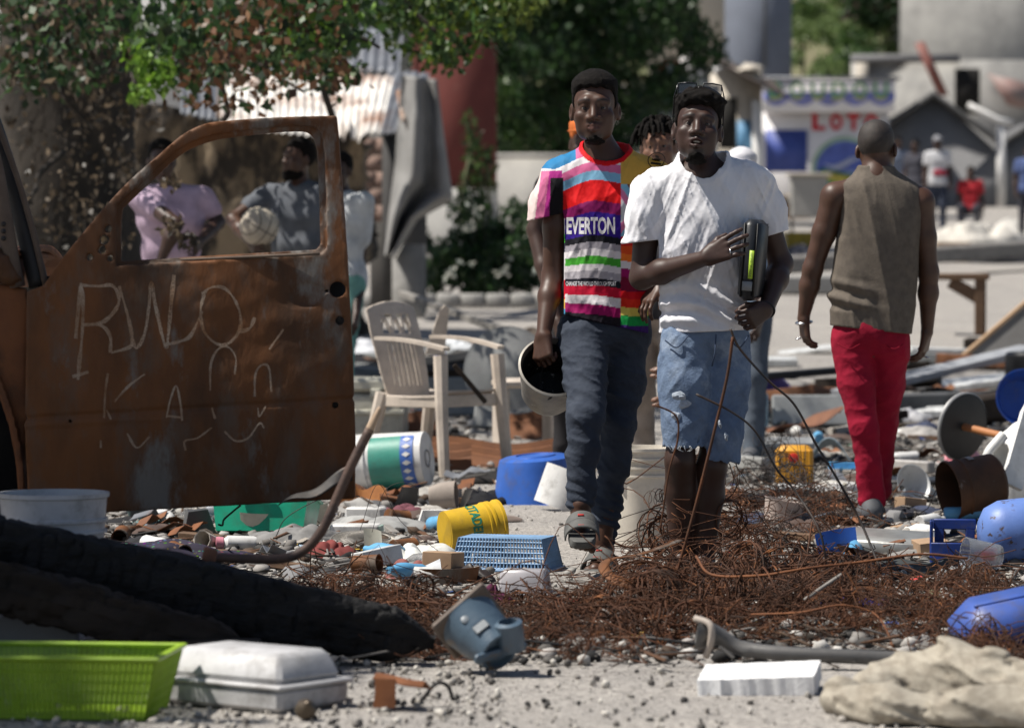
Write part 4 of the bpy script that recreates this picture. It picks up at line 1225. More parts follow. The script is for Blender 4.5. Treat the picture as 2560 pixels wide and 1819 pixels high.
# round crest on the yellow shoulder
cc = q(1640, 402); ang = np.linspace(0, 2 * math.pi, 41)
BLK = fabric('print_black', (.03, .025, .02), weave=900, bump=.05)
ring = lambda r0, r1: (np.concatenate([np.stack([cc[0] + r * np.cos(ang), 0 * ang, cc[2] + r * .92 * np.sin(ang)], 1) for r in (r0 * u, r1 * u)]), [(i, i + 1, 42 + i - 0, 41 + i) for i in range(40)])
mesh('crest', (on_front(ring(19, 21)[0], D1, .002), ring(19, 21)[1]), BLK, jer, smooth=False)
for dx, dy, w_, h_ in ((-10, -6, 20, 4), (-13, 3, 26, 5), (-4, -13, 8, 6)):
    v, f = grid(6, 3, lambda a_, b_: (cc[0] + (dx + w_ * a_) * u, 0 * a_, cc[2] - (dy + h_ * b_ + 3 * a_) * u))
    mesh('crest_mark', (on_front(v, D1, .002), f), BLK, jer, smooth=False)
an = np.linspace(0, 2 * math.pi, 49)
# jeans
Jn = Solid()
hipL, hipR = q(1462, 830, .02), q(1568, 838, .05)
Jn.ell(q(1514, 820, .035), (.165, .115, .10), k=.03)
leg(Jn, [(q(1458, 850, .0), .090), (q(1466, 950, -.12), .073), (q(1465, 1045, -.24), .060), (q(1458, 1130, -.25), .051), (q(1452, 1205, -.25), .046), (q(1450, 1248, -.26), .049)], k=.03)
leg(Jn, [(q(1562, 850, .06), .090), (q(1560, 950, .04), .072), (q(1548, 1060, .0), .057), (q(1535, 1160, .03), .050), (q(1516, 1260, .07), .047), (q(1507, 1335, .08), .045)], k=.03)
Jn.warp(folds(.015, 7, 7, 10, 3, 5)); Jn.warp(folds(.008, 15, 15, 24, 6, 9))
Jn.warp(lambda p: -.010 * np.abs(np.sin((p[:, 2] - .12) * 90 + p[:, 0] * 30)) * np.clip((.36 - p[:, 2]) / .16, 0, 1))
Jn.half(q(1512, 770), (0, 0, 1)); 
JEAN = fabric('dark_denim', (.040, .049, .068), (.026, .033, .050), weave=60, bdist=.006, c3=(.06, .07, .095), scale3=5, mix3=(.55, .75), bump=.5)
jv = Jn.mesh(.0048)
jn = mesh('jeans', jv, JEAN, man)
# slide sandals
SOLE = mat('sandal_grey', (.10, .10, .095), (.07, .07, .068), rough=.7, scale=20, bump=.2, bscale=120)
REDB = mat('sandal_red', (.42, .02, .015), rough=.6)
def sandal(parent, heel, toe, up, w=.052):
    heel, toe = np.asarray(heel, float), np.asarray(toe, float)
    d = toe - heel; L = np.linalg.norm(d); d /= L
    up = np.asarray(up, float); up = up - d * (up @ d); up /= np.linalg.norm(up); lat = np.cross(d, up)
    Mx = np.stack([lat, d, up], 1)
    out = []
    for t_ in np.linspace(0, 2 * math.pi, 36, endpoint=False):
        y_ = (1 - math.cos(t_)) / 2 * L; w_ = (w * (.80 + .28 * (y_ / L))) * abs(math.sin(t_)) ** .55 * (1 if math.sin(t_) >= 0 else -1)
        out.append((w_, y_))
    V, F = [], []
    for z, sc_ in ((-.030, .97), (-.024, 1.0), (-.004, 1.0), (0, .96)): V += [(x * sc_, L / 2 + (y - L / 2) * sc_, z) for x, y in out]
    n = 36
    for j in range(3):
        for i in range(n): F.append((j * n + i, j * n + (i + 1) % n, (j + 1) * n + (i + 1) % n, (j + 1) * n + i))
    F += [tuple(range(n))[::-1], tuple(range(3 * n, 4 * n))]
    so = mesh('sandal', (np.array(V) @ Mx.T + heel, F), SOLE, parent, auto=40)
    def strap(y0, y1, hgt, bulge=0.0, ww=1.0):
        def fn(a, b):
            an_ = a * math.pi
            y_ = y0 + (y1 - y0) * b
            ca = np.cos(an_); sa = np.sin(an_)
            x_ = -(w + .006) * np.sign(ca) * np.abs(ca) ** .85 * ww
            z_ = -.014 + (hgt - .018 * b + .014) * np.abs(sa) ** .9
            pp = np.stack([x_, y_, z_], 0); r = np.einsum('ij,jkl->ikl', Mx, pp)
            return r[0] + heel[0], r[1] + heel[1], r[2] + heel[2]
        return grid(24, 6, fn, -.006)
    mesh('strap', strap(L * .44, L * .60, .066), SOLE, so, smooth=True); mesh('strap', strap(L * .63, L * .80, .052), SOLE, so, smooth=True)
    for y0, hgt in ((L * .47, .066), (L * .68, .046)):
        v, f = box(.022, .030, .006, .001); mesh('red_patch', ((v + (.004, y0 + .01, hgt - .008)) @ Mx.T + heel, f), REDB, so)
sandal(man, q(1452, 1300, -.24), q(1457, 1352, -.50), (0, -.55, .83)); sandal(man, q(1520, 1408, .12), q(1484, 1424, -.13), (0, 0, 1))
# ================================================================== the man in the white T-shirt
def torso(T, rows, D, qf, k=.03, pw=2.25):
    out = []
    for y, xl, xr, hd, dc in rows:
        a, b = qf(xl, y), qf(xr, y); out.append((a[2], (a[0] + b[0]) / 2, D + dc, (b[0] - a[0]) / 2, hd))
    T.loft(out, k=k, pw=pw)
D2 = 13.75; q = jp(D2); w = 1 / ppm(D2)
base = np.array((q(1750, 0)[0], D2, 0.0))
man = thing('person', 'man in white T-shirt and ripped denim shorts with a black case under his arm', 'person', base)
HM = rotm(yaw=3, pitch=13, roll=3); HC = q(1744, 322, -.03); HS = 1.07
B = Solid()
put_head(B, HC, HM, HS, open_mouth=.006)
B.cone(q(1748, 370, .04), q(1757, 440, .05), .054, .060, k=.03)
B.cone(q(1757, 440, .05), q(1757, 660, .05), .075, .09, k=.03); B.cone(q(1757, 660, .05), q(1757, 860, .04), .09, .09, k=.03)
sh, el, wr = q(1628, 474, .04), q(1604, 694, .02), q(1764, 645, -.20)
B.cone(q(1720, 450, .05), sh, .05, .058, k=.03)
B.chain([sh, (sh + el) / 2, el], [.053, .047, .040], .02); B.chain([el, el * .68 + wr * .32, wr], [.040, .042, .027], .025)
hand(B, wr, q(1812, 622, -.225) - wr, (.1, -1, .35), 1.04, spread=5, thumb=(35, 10), side=-1, tips=[(2, 12, 12), (2, 14, 14), (6, 16, 16), (12, 20, 18)])
sh2, el2, wr2 = q(1882, 456, .05), q(1953, 660, .10), q(1916, 772, -.10)
B.cone(q(1800, 450, .05), sh2, .05, .058, k=.03)
B.chain([sh2, (sh2 + el2) / 2, el2], [.053, .047, .040], .02); B.chain([el2, el2 * .66 + wr2 * .34, wr2], [.040, .041, .027], .025)
hand(B, wr2, (-.72, -.6, -.42), (.62, -.75, 0), 1.02, curl=(50, 60, 35), spread=2, thumb=(28, -5), side=1)
kl, kr = q(1700, 1150, -.06), q(1780, 1165, -.02); al, ar = q(1702, 1395, .02), q(1758, 1400, .0)
for a, b, c in ((q(1708, 1000, -.03), kl, al), (q(1800, 1000, .0), kr, ar)):
    B.cone(a, b, .062, .050, k=.02); B.chain([b, b * .68 + c * .32 + (0, .02, 0), c], [.053, .054, .036], .02)
foot(B, al + (0, 0, .02), al + (0, -.20, .02), up=(0, 0, 1)); foot(B, ar + (0, 0, .02), ar + (.02, -.20, .02), up=(0, 0, 1))
B.ell(q(1757, 452, .055), (.105, .076, .075), k=.03)
g = B.mesh(.0040)
mesh('body', g, SKINA, man, col=skin_cols(g[0], HC, HM, HS, (.050, .0245, .0175)))
mesh('hair', hair_solid(HC, HM, HS, thick=.016, front=.062, side=-.002, curl=.013, freq=62, back=-.05, tall=.016, seed=3).mesh(.003), HAIR, man)
mesh('beard', beard_solid(HC + HM @ np.array((0, 0, -.007)), HM, HS, seed=5).mesh(.003), HAIR, man)
eyes(man, HC, HM, HS)
v, f = ico(2); mesh('teeth', ((v * (.014, .006, .0035) + (0, .081, -.0655)) * HS @ HM.T + HC, f), mat('teeth', (.55, .52, .46), rough=.3, bump=0), man)
T = Solid()
torso(T, ((388, 1702, 1814, .065, .06), (402, 1690, 1828, .080, .06), (420, 1664, 1856, .092, .06), (442, 1636, 1880, .102, .055), (480, 1622, 1888, .112, .05), (540, 1636, 1882, .122, .04), (600, 1645, 1870, .122, .035),
          (700, 1646, 1864, .115, .03), (770, 1648, 1868, .118, .03), (830, 1650, 1876, .12, .03), (870, 1650, 1878, .12, .03)), D2, q)
T.chain([q(1660, 462, .045), q(1632, 482, .04), q(1612, 540, .03), q(1603, 640, .025)], [.060, .065, .064, .064], k=.035)
T.chain([q(1852, 450, .05), q(1882, 468, .05), q(1910, 530, .065), q(1935, 620, .085)], [.060, .065, .064, .064], k=.035)
T.warp(folds(.018, 9, 6, 3.0, 2, 4)); T.warp(folds(.010, 22, 14, 7, 9, -8)); T.warp(folds(.005, 48, 30, 13, 2, 16))
T.warp(lambda p: .012 * np.clip((q(0, 690)[2] - p[:, 2]) / .1, 0, 1) * np.clip((p[:, 2] - q(0, 825)[2]) / .05, 0, 1) * np.sin(p[:, 2] * 95 + p[:, 0] * 22 + 2 * np.sin(p[:, 0] * 17)))
T.half(q(1757, 828), (.04, 0, -1))
c1 = q(1606, 604, .025); n1 = np.array((.12, 0, -.99)); T.add(lambda p: np.where(p[:, 0] < q(1646, 0)[0], -((p - c1) @ n1), 9.), c1, 1e3, 0, 'sub')
c2 = q(1935, 585, .08); n2 = np.array((.28, 0, -.96)); T.add(lambda p: np.where(p[:, 0] > q(1885, 0)[0], -((p - c2) @ n2), 9.), c2, 1e3, 0, 'sub')
T.cone(sh + (0, 0, -.03), el, .056, .057, k=.004, mode='sub'); T.cone(sh2 + (0, 0, -.03), el2, .056, .057, k=.004, mode='sub')
nk2 = q(1757, 388, .015); nr2 = np.array((.082, .105, .108))
T.warp(lambda p: -.003 * (np.abs(neckd(p, nk2, nr2) - .010) < .011))
T.ell(nk2, nr2, k=.003, mode='sub')
ts = mesh('t_shirt', T.mesh(.0040), fabric('white_cotton', (.72, .715, .74), (.66, .655, .69), weave=50, bdist=.006, bump=.22, scale=5), man)
# denim shorts
S = Solid()
S.ell(q(1762, 838, .035), (.158, .120, .10), k=.03)
leg(S, [(q(1712, 865, .0), .092), (q(1712, 960, -.04), .086), (q(1711, 1060, -.05), .080), (q(1710, 1140, -.055), .080)], k=.02)
leg(S, [(q(1812, 865, .05), .092), (q(1812, 960, .03), .086), (q(1800, 1080, .0), .080), (q(1792, 1170, -.01), .078)], k=.02)
S.warp(folds(.012, 9, 7, 4, 5, 6)); S.warp(folds(.006, 17, 15, 13, 8, -12)); S.warp(lambda p: .004 * (vnoise(p[:, 0] * 160, p[:, 1] * 160, p[:, 2] * 60) - .5) * np.clip((q(0, 1090)[2] - p[:, 2]) / .03, 0, 1))
S.half(q(1757, 790), (0, 0, 1))
xm = q(1766, 0)[0]; zl = q(0, 1116, -.05)[2]; zr = q(0, 1146, 0)[2]
def hemcut(p): return (np.where(p[:, 0] < xm, zl, zr - (p[:, 0] - xm) * .15) + .014 * (vnoise(p[:, 0] * 90, p[:, 1] * 90, p[:, 0] * 0) - .5)) - p[:, 2]
S.add(hemcut, (0, 0, 0), 1e3, 0, 'and')
S.cone(q(1712, 1100, -.055), q(1712, 1250, -.055), .070, .070, k=.004, mode='sub'); S.cone(q(1794, 1130, -.01), q(1792, 1280, -.01), .068, .068, k=.004, mode='sub')
so = mesh('denim_shorts', S.mesh(.0048), fabric('light_denim', (.150, .205, .300), (.095, .135, .215), weave=55, bdist=.007, c3=(.30, .36, .45), scale3=7, mix3=(.54, .74), bump=.6), man)
rg = np.random.default_rng(2)
for k in range(9):
    x_ = rg.uniform(1660, 1760); y_ = 1118
    a = q(x_, y_ - 4, -.14); mesh('loose_thread', tube(spline([a, a + (rg.normal() * .006, -.004, -.012), a + (rg.normal() * .012, 0, -.020)], 4), .0008, 5), fabric('thread', (.55, .58, .62)), so)
for k, (x_, y_, w_, h_) in enumerate(((1700, 990, 42, 9), (1712, 1010, 30, 6), (1815, 1090, 10, 14), (1800, 1060, 8, 12), (1690, 1040, 26, 6))):
    a = q(x_, y_, -.13); mesh('frayed_patch', xf(lump(w_ * w, .03, h_ * w, 20 + k, n=10), rot=(90, rg.uniform(-15, 15), 0), loc=a), fabric('frayed_cotton', (.42, .47, .54), weave=300), so)
mesh('fly_seam', tube([q(1790, 835, -.10), q(1788, 880, -.11), q(1780, 915, -.10)], .003, 6), fabric('seam', (.06, .085, .14)), so)
for x0, x1 in ((1662, 1722), (1826, 1872)):
    mesh('pocket_seam', tube(spline([q(x0, 850, -.085), q((x0 + x1) / 2, 868, -.105), q(x1, 838, -.10)], 6), .0028, 6), fabric('seam', (.06, .085, .14)), so)
# glasses pushed up on the head, ring, bracelet
GL = mat('black_frame', (.012, .012, .014), rough=.25, bump=0)
def hl(p): return (np.asarray(p, float) * HS) @ HM.T + HC
gs = thing('sunglasses', 'dark framed glasses pushed up on the hair of the man in white', 'glasses', hl((0, .05, .13)))
for sx in (-1, 1):
    pts = [hl((sx * (.012 + .060 * a_), .052 - .012 * a_, .108 + .034 * b_)) for a_, b_ in ((0, 0), (0, 1), (.5, 1.08), (1, 1), (1, 0), (.5, -.1), (0, 0))]
    mesh('rim', tube(pts, .0026, 6), GL, gs); mesh('temple', tube([hl((sx * .073, .038, .138)), hl((sx * .084, .02, .10)), hl((sx * .084, -.02, .02))], .0026, 6), GL, gs)
    mesh('lens', (np.array(pts[:6]), [(0, 1, 2, 3, 4, 5)]), mat('lens_smoke', (.05, .06, .08), rough=.08, alpha=.55, bump=0), gs, smooth=False)
mesh('bridge', tube([hl((-.012, .052, .125)), hl((0, .056, .128)), hl((.012, .052, .125))], .0024, 6), GL, gs)
SIL = mat('silver', (.62, .62, .63), rough=.25, metal=1.0, bump=0)
def ringat(c, axd, r, t, name, label, cat, m):
    axd = np.asarray(axd, float); axd /= np.linalg.norm(axd)
    a = np.cross(axd, (0, 0, 1.0)) if abs(axd[2]) < .9 else np.cross(axd, (1.0, 0, 0)); a /= np.linalg.norm(a); b = np.cross(axd, a)
    pts = [np.asarray(c) + r * (math.cos(t_) * a + math.sin(t_) * b) for t_ in np.linspace(0, 2 * math.pi, 29)]
    return tag(mesh(name, tube(pts, t, 8, cap=False), m), label, cat)
ringat(q(1826, 630, -.232), (1, -.1, 0), .0112, .0028, 'finger_ring', 'silver ring on the finger resting against the black case', 'ring', SIL)
ringat(q(1912, 774, -.095), wr2 - el2, .034, .005, 'wrist_band', 'black cord bracelet on the wrist below the black case', 'bracelet', mat('black_cord', (.015, .015, .017), rough=.7))
# the black case
ca = np.array(q(1883, 650, -.10))
case = thing('black_case', 'black hard case with lime strip label pinned under the white sleeved arm', 'case', ca - (0, 0, .142))
Mz = (0, 4, -14)
def cs(g): return xf(g, rot=Mz, loc=ca)
v, f = box(.068, .20, .288, .022, center=True); mesh('shell', cs((v, f)), mat('case_black', (.016, .018, .022), (.022, .024, .028), rough=.4, scale=9, bump=.15, bscale=200), case)
mesh('seam', cs(join(xf(box(.003, .204, .262, 0, center=True), loc=(-.020, 0, 0)), xf(box(.003, .204, .262, 0, center=True), loc=(.026, 0, 0)))), mat('case_seam', (.004, .004, .005), rough=.5), case)
LIME = mat('lime_label', (.42, .62, .06), rough=.5, bump=.05)
st = mesh('lime_label', cs(xf(box(.016, .002, .100), loc=(.012, -.1012, -.065 + .0))), LIME, case)
v, f = text_geo('3701  V  3M700', .084, .0075, bold=.0); V2 = np.stack([v[:, 2], v[:, 1], v[:, 0]], 1)
mesh('lettering', cs((V2 + (.008, -.1030, -.057), f)), mat('ink', (.03, .05, .02), bump=0), st, smooth=False)
mesh('grey_label', cs(xf(box(.036, .002, .033), loc=(.003, -.1012, -.108))), mat('grey_label', (.26, .27, .28), rough=.6, bump=.05), case)

# ================================================================== the man walking away in the vest
D3 = 16.4; q = jp(D3)
base = np.array((q(2180, 0)[0], D3, 0.0))
man = thing('person', 'man walking away in sleeveless brown knit vest and bright red trousers', 'person', base)
HM = rotm(yaw=196, pitch=-6, roll=2); HC = q(2192, 372, .03); HS = 1.03
B = Solid()
put_head(B, HC, HM, HS)
B.cone(q(2192, 405, .0), q(2190, 460, -.01), .054, .062, k=.03)
B.cone(q(2190, 450, 0), q(2186, 640, 0), .08, .09, k=.03); B.cone(q(2186, 640, 0), q(2178, 850, 0), .09, .09, k=.03)
sh, el, wr = q(2088, 492, 0), q(2032, 672, .02), q(2009, 792, .06)
B.cone(q(2150, 470, 0), sh, .05, .062, k=.035); B.chain([sh, (sh + el) / 2, el], [.058, .050, .040], .02); B.chain([el, el * .65 + wr * .35, wr], [.040, .041, .026], .025)
hand(B, wr, (.10, .15, -1), (-1, -.35, 0), 1.0, curl=(18, 30, 22), spread=3, thumb=(22, 5), side=1)
sh2, el2, wr2 = q(2300, 505, 0), q(2322, 682, .03), q(2318, 826, .08)
B.cone(q(2240, 470, 0), sh2, .05, .062, k=.035); B.chain([sh2, (sh2 + el2) / 2, el2], [.058, .050, .040], .02); B.chain([el2, el2 * .65 + wr2 * .35, wr2], [.040, .041, .026], .025)
hand(B, wr2, (-.16, .15, -1), (.9, -.45, 0), 1.03, curl=(20, 28, 22), spread=3, thumb=(22, 5), side=-1)
B.cone(q(2180, 1180, -.02), q(2180, 1268, -.02), .036, .036, k=.02); B.cone(q(2200, 1100, .25), q(2196, 1230, .33), .036, .036, k=.02)
mesh('body', B.mesh(.0044), SKIN, man)
mesh('hair', hair_solid(HC, HM, HS, thick=.006, front=.05, side=.0, curl=.001, freq=220, back=-.05).mesh(.004), mat('shaved_hair', (.028, .022, .019), (.04, .03, .025), rough=.6, spec=.4, scale=50, bump=.5, bscale=500), man)
T = Solid()
torso(T, ((420, 2150, 2232, .062, .01), (436, 2138, 2250, .080, .01), (456, 2096, 2290, .095, .0), (480, 2092, 2308, .105, .0), (520, 2094, 2308, .118, .0), (580, 2094, 2300, .122, .0), (640, 2090, 2292, .12, .0),
          (700, 2082, 2288, .12, 0), (770, 2077, 2284, .122, 0), (830, 2078, 2276, .122, 0), (870, 2078, 2276, .12, 0)), D3, q)
T.warp(folds(.024, 7, 5, 1.3, 3, 1.5)); T.warp(folds(.006, 20, 12, 5, 5, 4)); T.warp(lambda p: .012 * np.clip((q(0, 690)[2] - p[:, 2]) / .06, 0, 1) * np.clip((p[:, 2] - q(0, 780)[2]) / .03, 0, 1) * np.sin(p[:, 2] * 80 + p[:, 0] * 25) * np.clip((q(2200, 0)[0] - p[:, 0]) / .12, .1, 1))
T.half(q(2178, 824), (-.11, 0, -1))
T.ell(q(2192, 404, .01), (.074, .07, .045), k=.006, mode='sub')
VEST = fabric('brown_knit', (.125, .105, .085), (.095, .080, .066), weave=160, bdist=.003, bump=.6, scale=30)
vs = mesh('vest', T.mesh(.0050), VEST, man)
mesh('gold_chain', tube([q(2192, 424, .01) + (.066 * math.cos(t_), .066 * math.sin(t_), .012 * math.sin(t_)) for t_ in np.linspace(0, 2 * math.pi, 33)], .0022, 6, cap=False), mat('gold', (.55, .36, .10), metal=1, rough=.3, bump=0), man)
S = Solid()
S.ell(q(2176, 830, 0), (.162, .120, .11), k=.03)
leg(S, [(q(2130, 860, .0), .092), (q(2142, 960, -.02), .077), (q(2159, 1070, -.05), .060), (q(2172, 1160, -.04), .054), (q(2181, 1250, -.02), .059)], k=.025)
leg(S, [(q(2220, 860, .0), .092), (q(2214, 960, .08), .076), (q(2205, 1060, .16), .058), (q(2198, 1150, .24), .052), (q(2194, 1225, .30), .056)], k=.025)
S.warp(folds(.014, 6, 6, 5, 4, 4)); S.warp(folds(.006, 14, 14, 18, 7, -6)); S.half(q(2178, 785), (0, 0, 1)); S.half(q(2178, 1264), (0, 0, -1))
tr = mesh('trousers', S.mesh(.0052), fabric('red_twill', (.28, .006, .027), (.20, .0045, .020), weave=50, bdist=.006, bump=.4, scale=6), man)
for x0, x1 in ((2094, 2150), (2212, 2258)): mesh('pocket_seam', tube(spline([q(x0, 858, -.100), q((x0 + x1) / 2, 872, -.118), q(x1, 860, -.110)], 5), .0025, 5), fabric('red_seam', (.24, .004, .02)), tr)
SHOE = mat('grey_shoe', (.10, .105, .115), (.07, .072, .08), rough=.7, scale=15, soil=.3)
def shoe(parent, heel, toe, s=1.0, name='shoe', m=SHOE):
    heel, toe = np.asarray(heel, float), np.asarray(toe, float); d = toe - heel; d /= np.linalg.norm(d)
    Q = Solid(); L = np.linalg.norm(toe - heel)
    Q.cone(heel + (0, 0, .055 * s), heel + d * .02 + (0, 0, .10 * s), .040 * s, .040 * s, k=.02); Q.cone(heel + (0, 0, .045 * s), heel + d * L * .55 + (0, 0, .045 * s), .040 * s, .042 * s, k=.03)
    Q.cone(heel + d * L * .55 + (0, 0, .04 * s), heel + d * L * .82 + (0, 0, .032 * s), .042 * s, .036 * s, k=.03); Q.half(heel, (0, 0, -1))
    sh_ = mesh(name, Q.mesh(.006), m, parent)
    Q = Solid(); Q.cone(heel + (0, 0, .006), heel + d * L * .86 + (0, 0, .006), .042 * s, .042 * s, k=0); Q.add(lambda p: np.abs(p[:, 2] - heel[2] - .012) - .012, heel, 1e3, 0, 'and')
    mesh('sole', Q.mesh(.006), mat('sole_grey', (.16, .16, .155), rough=.8), sh_)
shoe(man, (q(2181, 0)[0], D3 - .06, 0.0), (q(2176, 0)[0], D3 + .20, 0.0), 1.05); shoe(man, (q(2194, 0)[0], D3 + .26, 0.07), (q(2194, 0)[0], D3 + .52, 0.03), 1.0)
ringat(q(2010, 806, .07), (.1, .1, -1), .033, .006, 'bracelet', 'wide silver bracelet on the wrist beside the red trousers', 'bracelet', SIL)
ringat(q(2318, 893, .10), (-.2, .1, -1), .0105, .0028, 'finger_ring', 'silver ring on the hanging hand of the man in red trousers', 'ring', SIL)
ringat(q(1996, 846, .07), (.2, .1, -1), .0105, .0028, 'finger_ring', 'silver ring below the wide silver bracelet', 'ring', SIL)

# ================================================================== people further back
def figure(label, D, px, H, yaw, shirt, pants, skin=None, h=.009, arms=None, head=(0, 0, 0), cap=None, fullbeard=False, sleeve='short', hairm=None, lean=0.0, seat=False, stride=.08, dx_head=0.0, pose=None, group=None, short=False):
    """a person of height H standing at distance D; arms = ((elbow, wrist), (elbow, wrist)) as px,py,depth for picture left / right"""
    skin = skin or SKIN
    b = np.array((P(px, 0, D)[0], D, float(gz(D))))
    t = thing('person', label, 'person', b, group)
    cy, sy = math.cos(R(yaw)), math.sin(R(yaw))
    rt, fw = np.array((cy, -sy, 0)), np.array((-sy, -cy, 0))                     # picture right when facing the camera; forward
    def L(x, y, z): return b + rt * x * H + fw * y * H + np.array((0, 0, z * H))
    hipz, shz = .52, .815
    off = lean
    drop = .27 if seat else 0
    hc = L(dx_head, .01 + off, .935 - drop)
    B = Solid(); HMx = rotm(yaw=yaw + head[0], pitch=head[1], roll=head[2]); s = H / 1.72
    put_head(B, hc, HMx, s)
    B.cone(hc + (0, .02, -.06), L(0, -.005 + off, .845 - drop), .05 * s, .056 * s, k=.03); B.cone(L(0, off, .82 - drop), L(0, 0, hipz - drop), .08, .085, k=.03)
    T = Solid()
    T.cone(L(-.055, off, .80 - drop), L(.055, off, .80 - drop), .078 * s, .078 * s, k=.05); T.cone(L(-.045, off, .74 - drop), L(.045, off, .74 - drop), .112 * s, .112 * s, k=.06)
    T.cone(L(-.035, off * .6, .64 - drop), L(.035, off * .6, .64 - drop), .105 * s, .105 * s, k=.07); T.cone(L(-.04, 0, .54 - drop), L(.04, 0, .54 - drop), .112 * s, .112 * s, k=.07); T.cone(L(-.04, 0, .49 - drop), L(.04, 0, .49 - drop), .11 * s, .11 * s, k=.05)
    for sx in (-1, 1): T.cone(L(0, off - .005, .822 - drop), L(sx * .10, off, .805 - drop), .062 * s, .055 * s, k=.05)
    for i, sx in enumerate((-1, 1)):
        sp = L(sx * .105, off, shz - drop)
        if arms and arms[i]:
            ep, wp = P(*arms[i][0]), P(*arms[i][1])
        else:
            ep, wp = L(sx * .135, -.01 + off * .8, .63 - drop), L(sx * .135, .05 + off * .6, .485 - drop)
        B.cone(L(0, off, .80 - drop), sp, .05, .055 * s, k=.03); B.chain([sp, ep], [.052 * s, .040 * s], .02); B.chain([ep, ep * .6 + wp * .4, wp], [.040 * s, .041 * s, .027 * s], .02)
        dv = wp - ep; hand(B, wp, dv, (sx, -.4, .1), 1.0 * s, side=-sx, curl=(25, 35, 25))
        if sleeve == 'short': T.chain([sp, sp * .5 + ep * .5], [.060 * s, .058 * s], .03)
        elif sleeve == 'long': T.chain([sp, ep, wp], [.066 * s, .054 * s, .040 * s], .04)
    U = Solid()
    U.cone(L(-.04, 0, .52 - drop), L(.04, 0, .52 - drop), .108 * s, .108 * s, k=.04)
    for sx in (-1, 1):
        hp = L(sx * .05, 0, hipz - drop - .01)
        if seat: kp, ap = L(sx * .09, .25, .27), L(sx * .09, .20, .05)
        else: kp, ap = L(sx * .055, sx * stride * .6 + .01, .285), L(sx * .055, sx * stride - .01, .05)
        B.cone(kp, ap, .045 * s, .034 * s, k=.02); B.cone(hp, kp, .06, .05, k=.02)
        U.cone(hp, kp, .092 * s, .070 * s, k=.03)
        if not short: U.cone(kp, ap, .068 * s, .056 * s, k=.03)
        shoe(t, ap + (0, 0, -.05 * H) - fw * .05, ap + (0, 0, -.05 * H) + fw * .20, s)
    T.warp(folds(.016, 7, 7, 3, D)); U.warp(folds(.014, 6, 6, 7, D + 2)); T.half(L(0, 0, .485 - drop), (0, 0, -1))
    T.ell(L(0, .01 + off, .885 - drop), (.068 * s, .068 * s, .045 * s), k=.01, mode='sub')
    mesh('body', B.mesh(h), skin, t); mesh('shirt', T.mesh(h), shirt, t); mesh('trousers', U.mesh(h), pants, t)
    if cap is None: mesh('hair', hair_solid(hc, HMx, s, thick=.013, curl=.004).mesh(h * .7), hairm or HAIR, t)
    else:
        mesh('cap', hair_solid(hc, HMx, s, thick=.018, front=.045, side=.03, back=.0, curl=.001, tall=.01).mesh(h * .7), cap, t)
        v, f = lathe([(.02, 0), (.09, -.004), (.09, .004), (.02, .012)], 20, 0, 180); mesh('cap_peak', ((v + (0, .06, .055)) * s @ HMx.T + hc, f), cap, t)
    if fullbeard: mesh('beard', beard_solid(hc, HMx, s, True).mesh(h * .7), HAIR, t)
    if D < 30: eyes(t, hc, HMx, s)
    return t, hc, HMx, s
C = lambda n, c, **k: fabric('cloth_' + n, c, weave=300, **k)
# woman with twisted hair between the two men
t, hc, HMx, s = figure('woman with short twisted locks and torn beige trousers behind the two men', 17.6, 1648, 1.75, 8, C('charcoal', (.03, .03, .034)), C('beige_torn', (.34, .29, .25)), SKIN3, h=.008, cap=None, hairm=HAIR,
                       arms=(None, ((1700, 640, 17.6), (1690, 760, 17.4))), head=(0, 2, -4))
rg = np.random.default_rng(4)
for k in range(70):
    th = rg.uniform(-2.6, 2.6); ph = rg.uniform(.15, 1.15)
    d = np.array((math.sin(th) * math.sin(ph), math.cos(th) * math.sin(ph), math.cos(ph)))
    r0 = np.array((.083, .100, .098)) * d + (0, -.012, .026)
    o1 = r0 + d * .018 + np.array((d[0], d[1], 0)) * .012; o2 = o1 + np.array((d[0] * .02, d[1] * .02, -.028 - .01 * rg.random())); o3 = o2 + np.array((d[0] * .006, d[1] * .006, -.03 - .018 * rg.random()))
    if d[1] > .5: o3 = o2 + np.array((rg.normal() * .006, .004, -.012))
    pts = spline([r0, o1, o2, o3], 4) + rg.normal(size=(1, 3)) * .002
    mesh('twisted_lock', tube(pts * s @ HMx.T + hc, np.linspace(.0088, .0065, len(pts)) * (1 + .18 * np.sin(np.arange(len(pts)) * 2.1)), 7), HAIR, t)
for k, (x, y) in enumerate(((1646, 925), (1648, 1000), (1650, 1012), (1645, 940))):
    mesh('torn_patch', xf(lump(.07, .03, .016, 60 + k, n=10), rot=(80, 0, rg.uniform(-8, 8)), loc=P(x, y, 17.44)), SKIN3, t)
figure('person in black top and orange headscarf half hidden behind the striped jersey', 19.4, 1466, 1.82, 0, C('black_top', (.02, .02, .022)), C('dark_trousers', (.03, .028, .03)), SKIN2, h=.011,
       arms=(((1338, 575, 19.4), (1392, 800, 19.2)), ((1500, 640, 19.4), (1480, 780, 19.3))), cap=C('orange_scarf', (.60, .16, .04)))
figure('person in pale blue shirt and white cap half hidden behind the white T-shirt', 21.0, 1855, 1.69, 15, C('pale_blue', (.32, .42, .55)), C('slate', (.10, .12, .15)), SKIN2, h=.012,
       arms=(None, ((1925, 640, 21.0), (1897, 800, 20.8))), cap=C('white_cap', (.66, .65, .68)), sleeve='short')
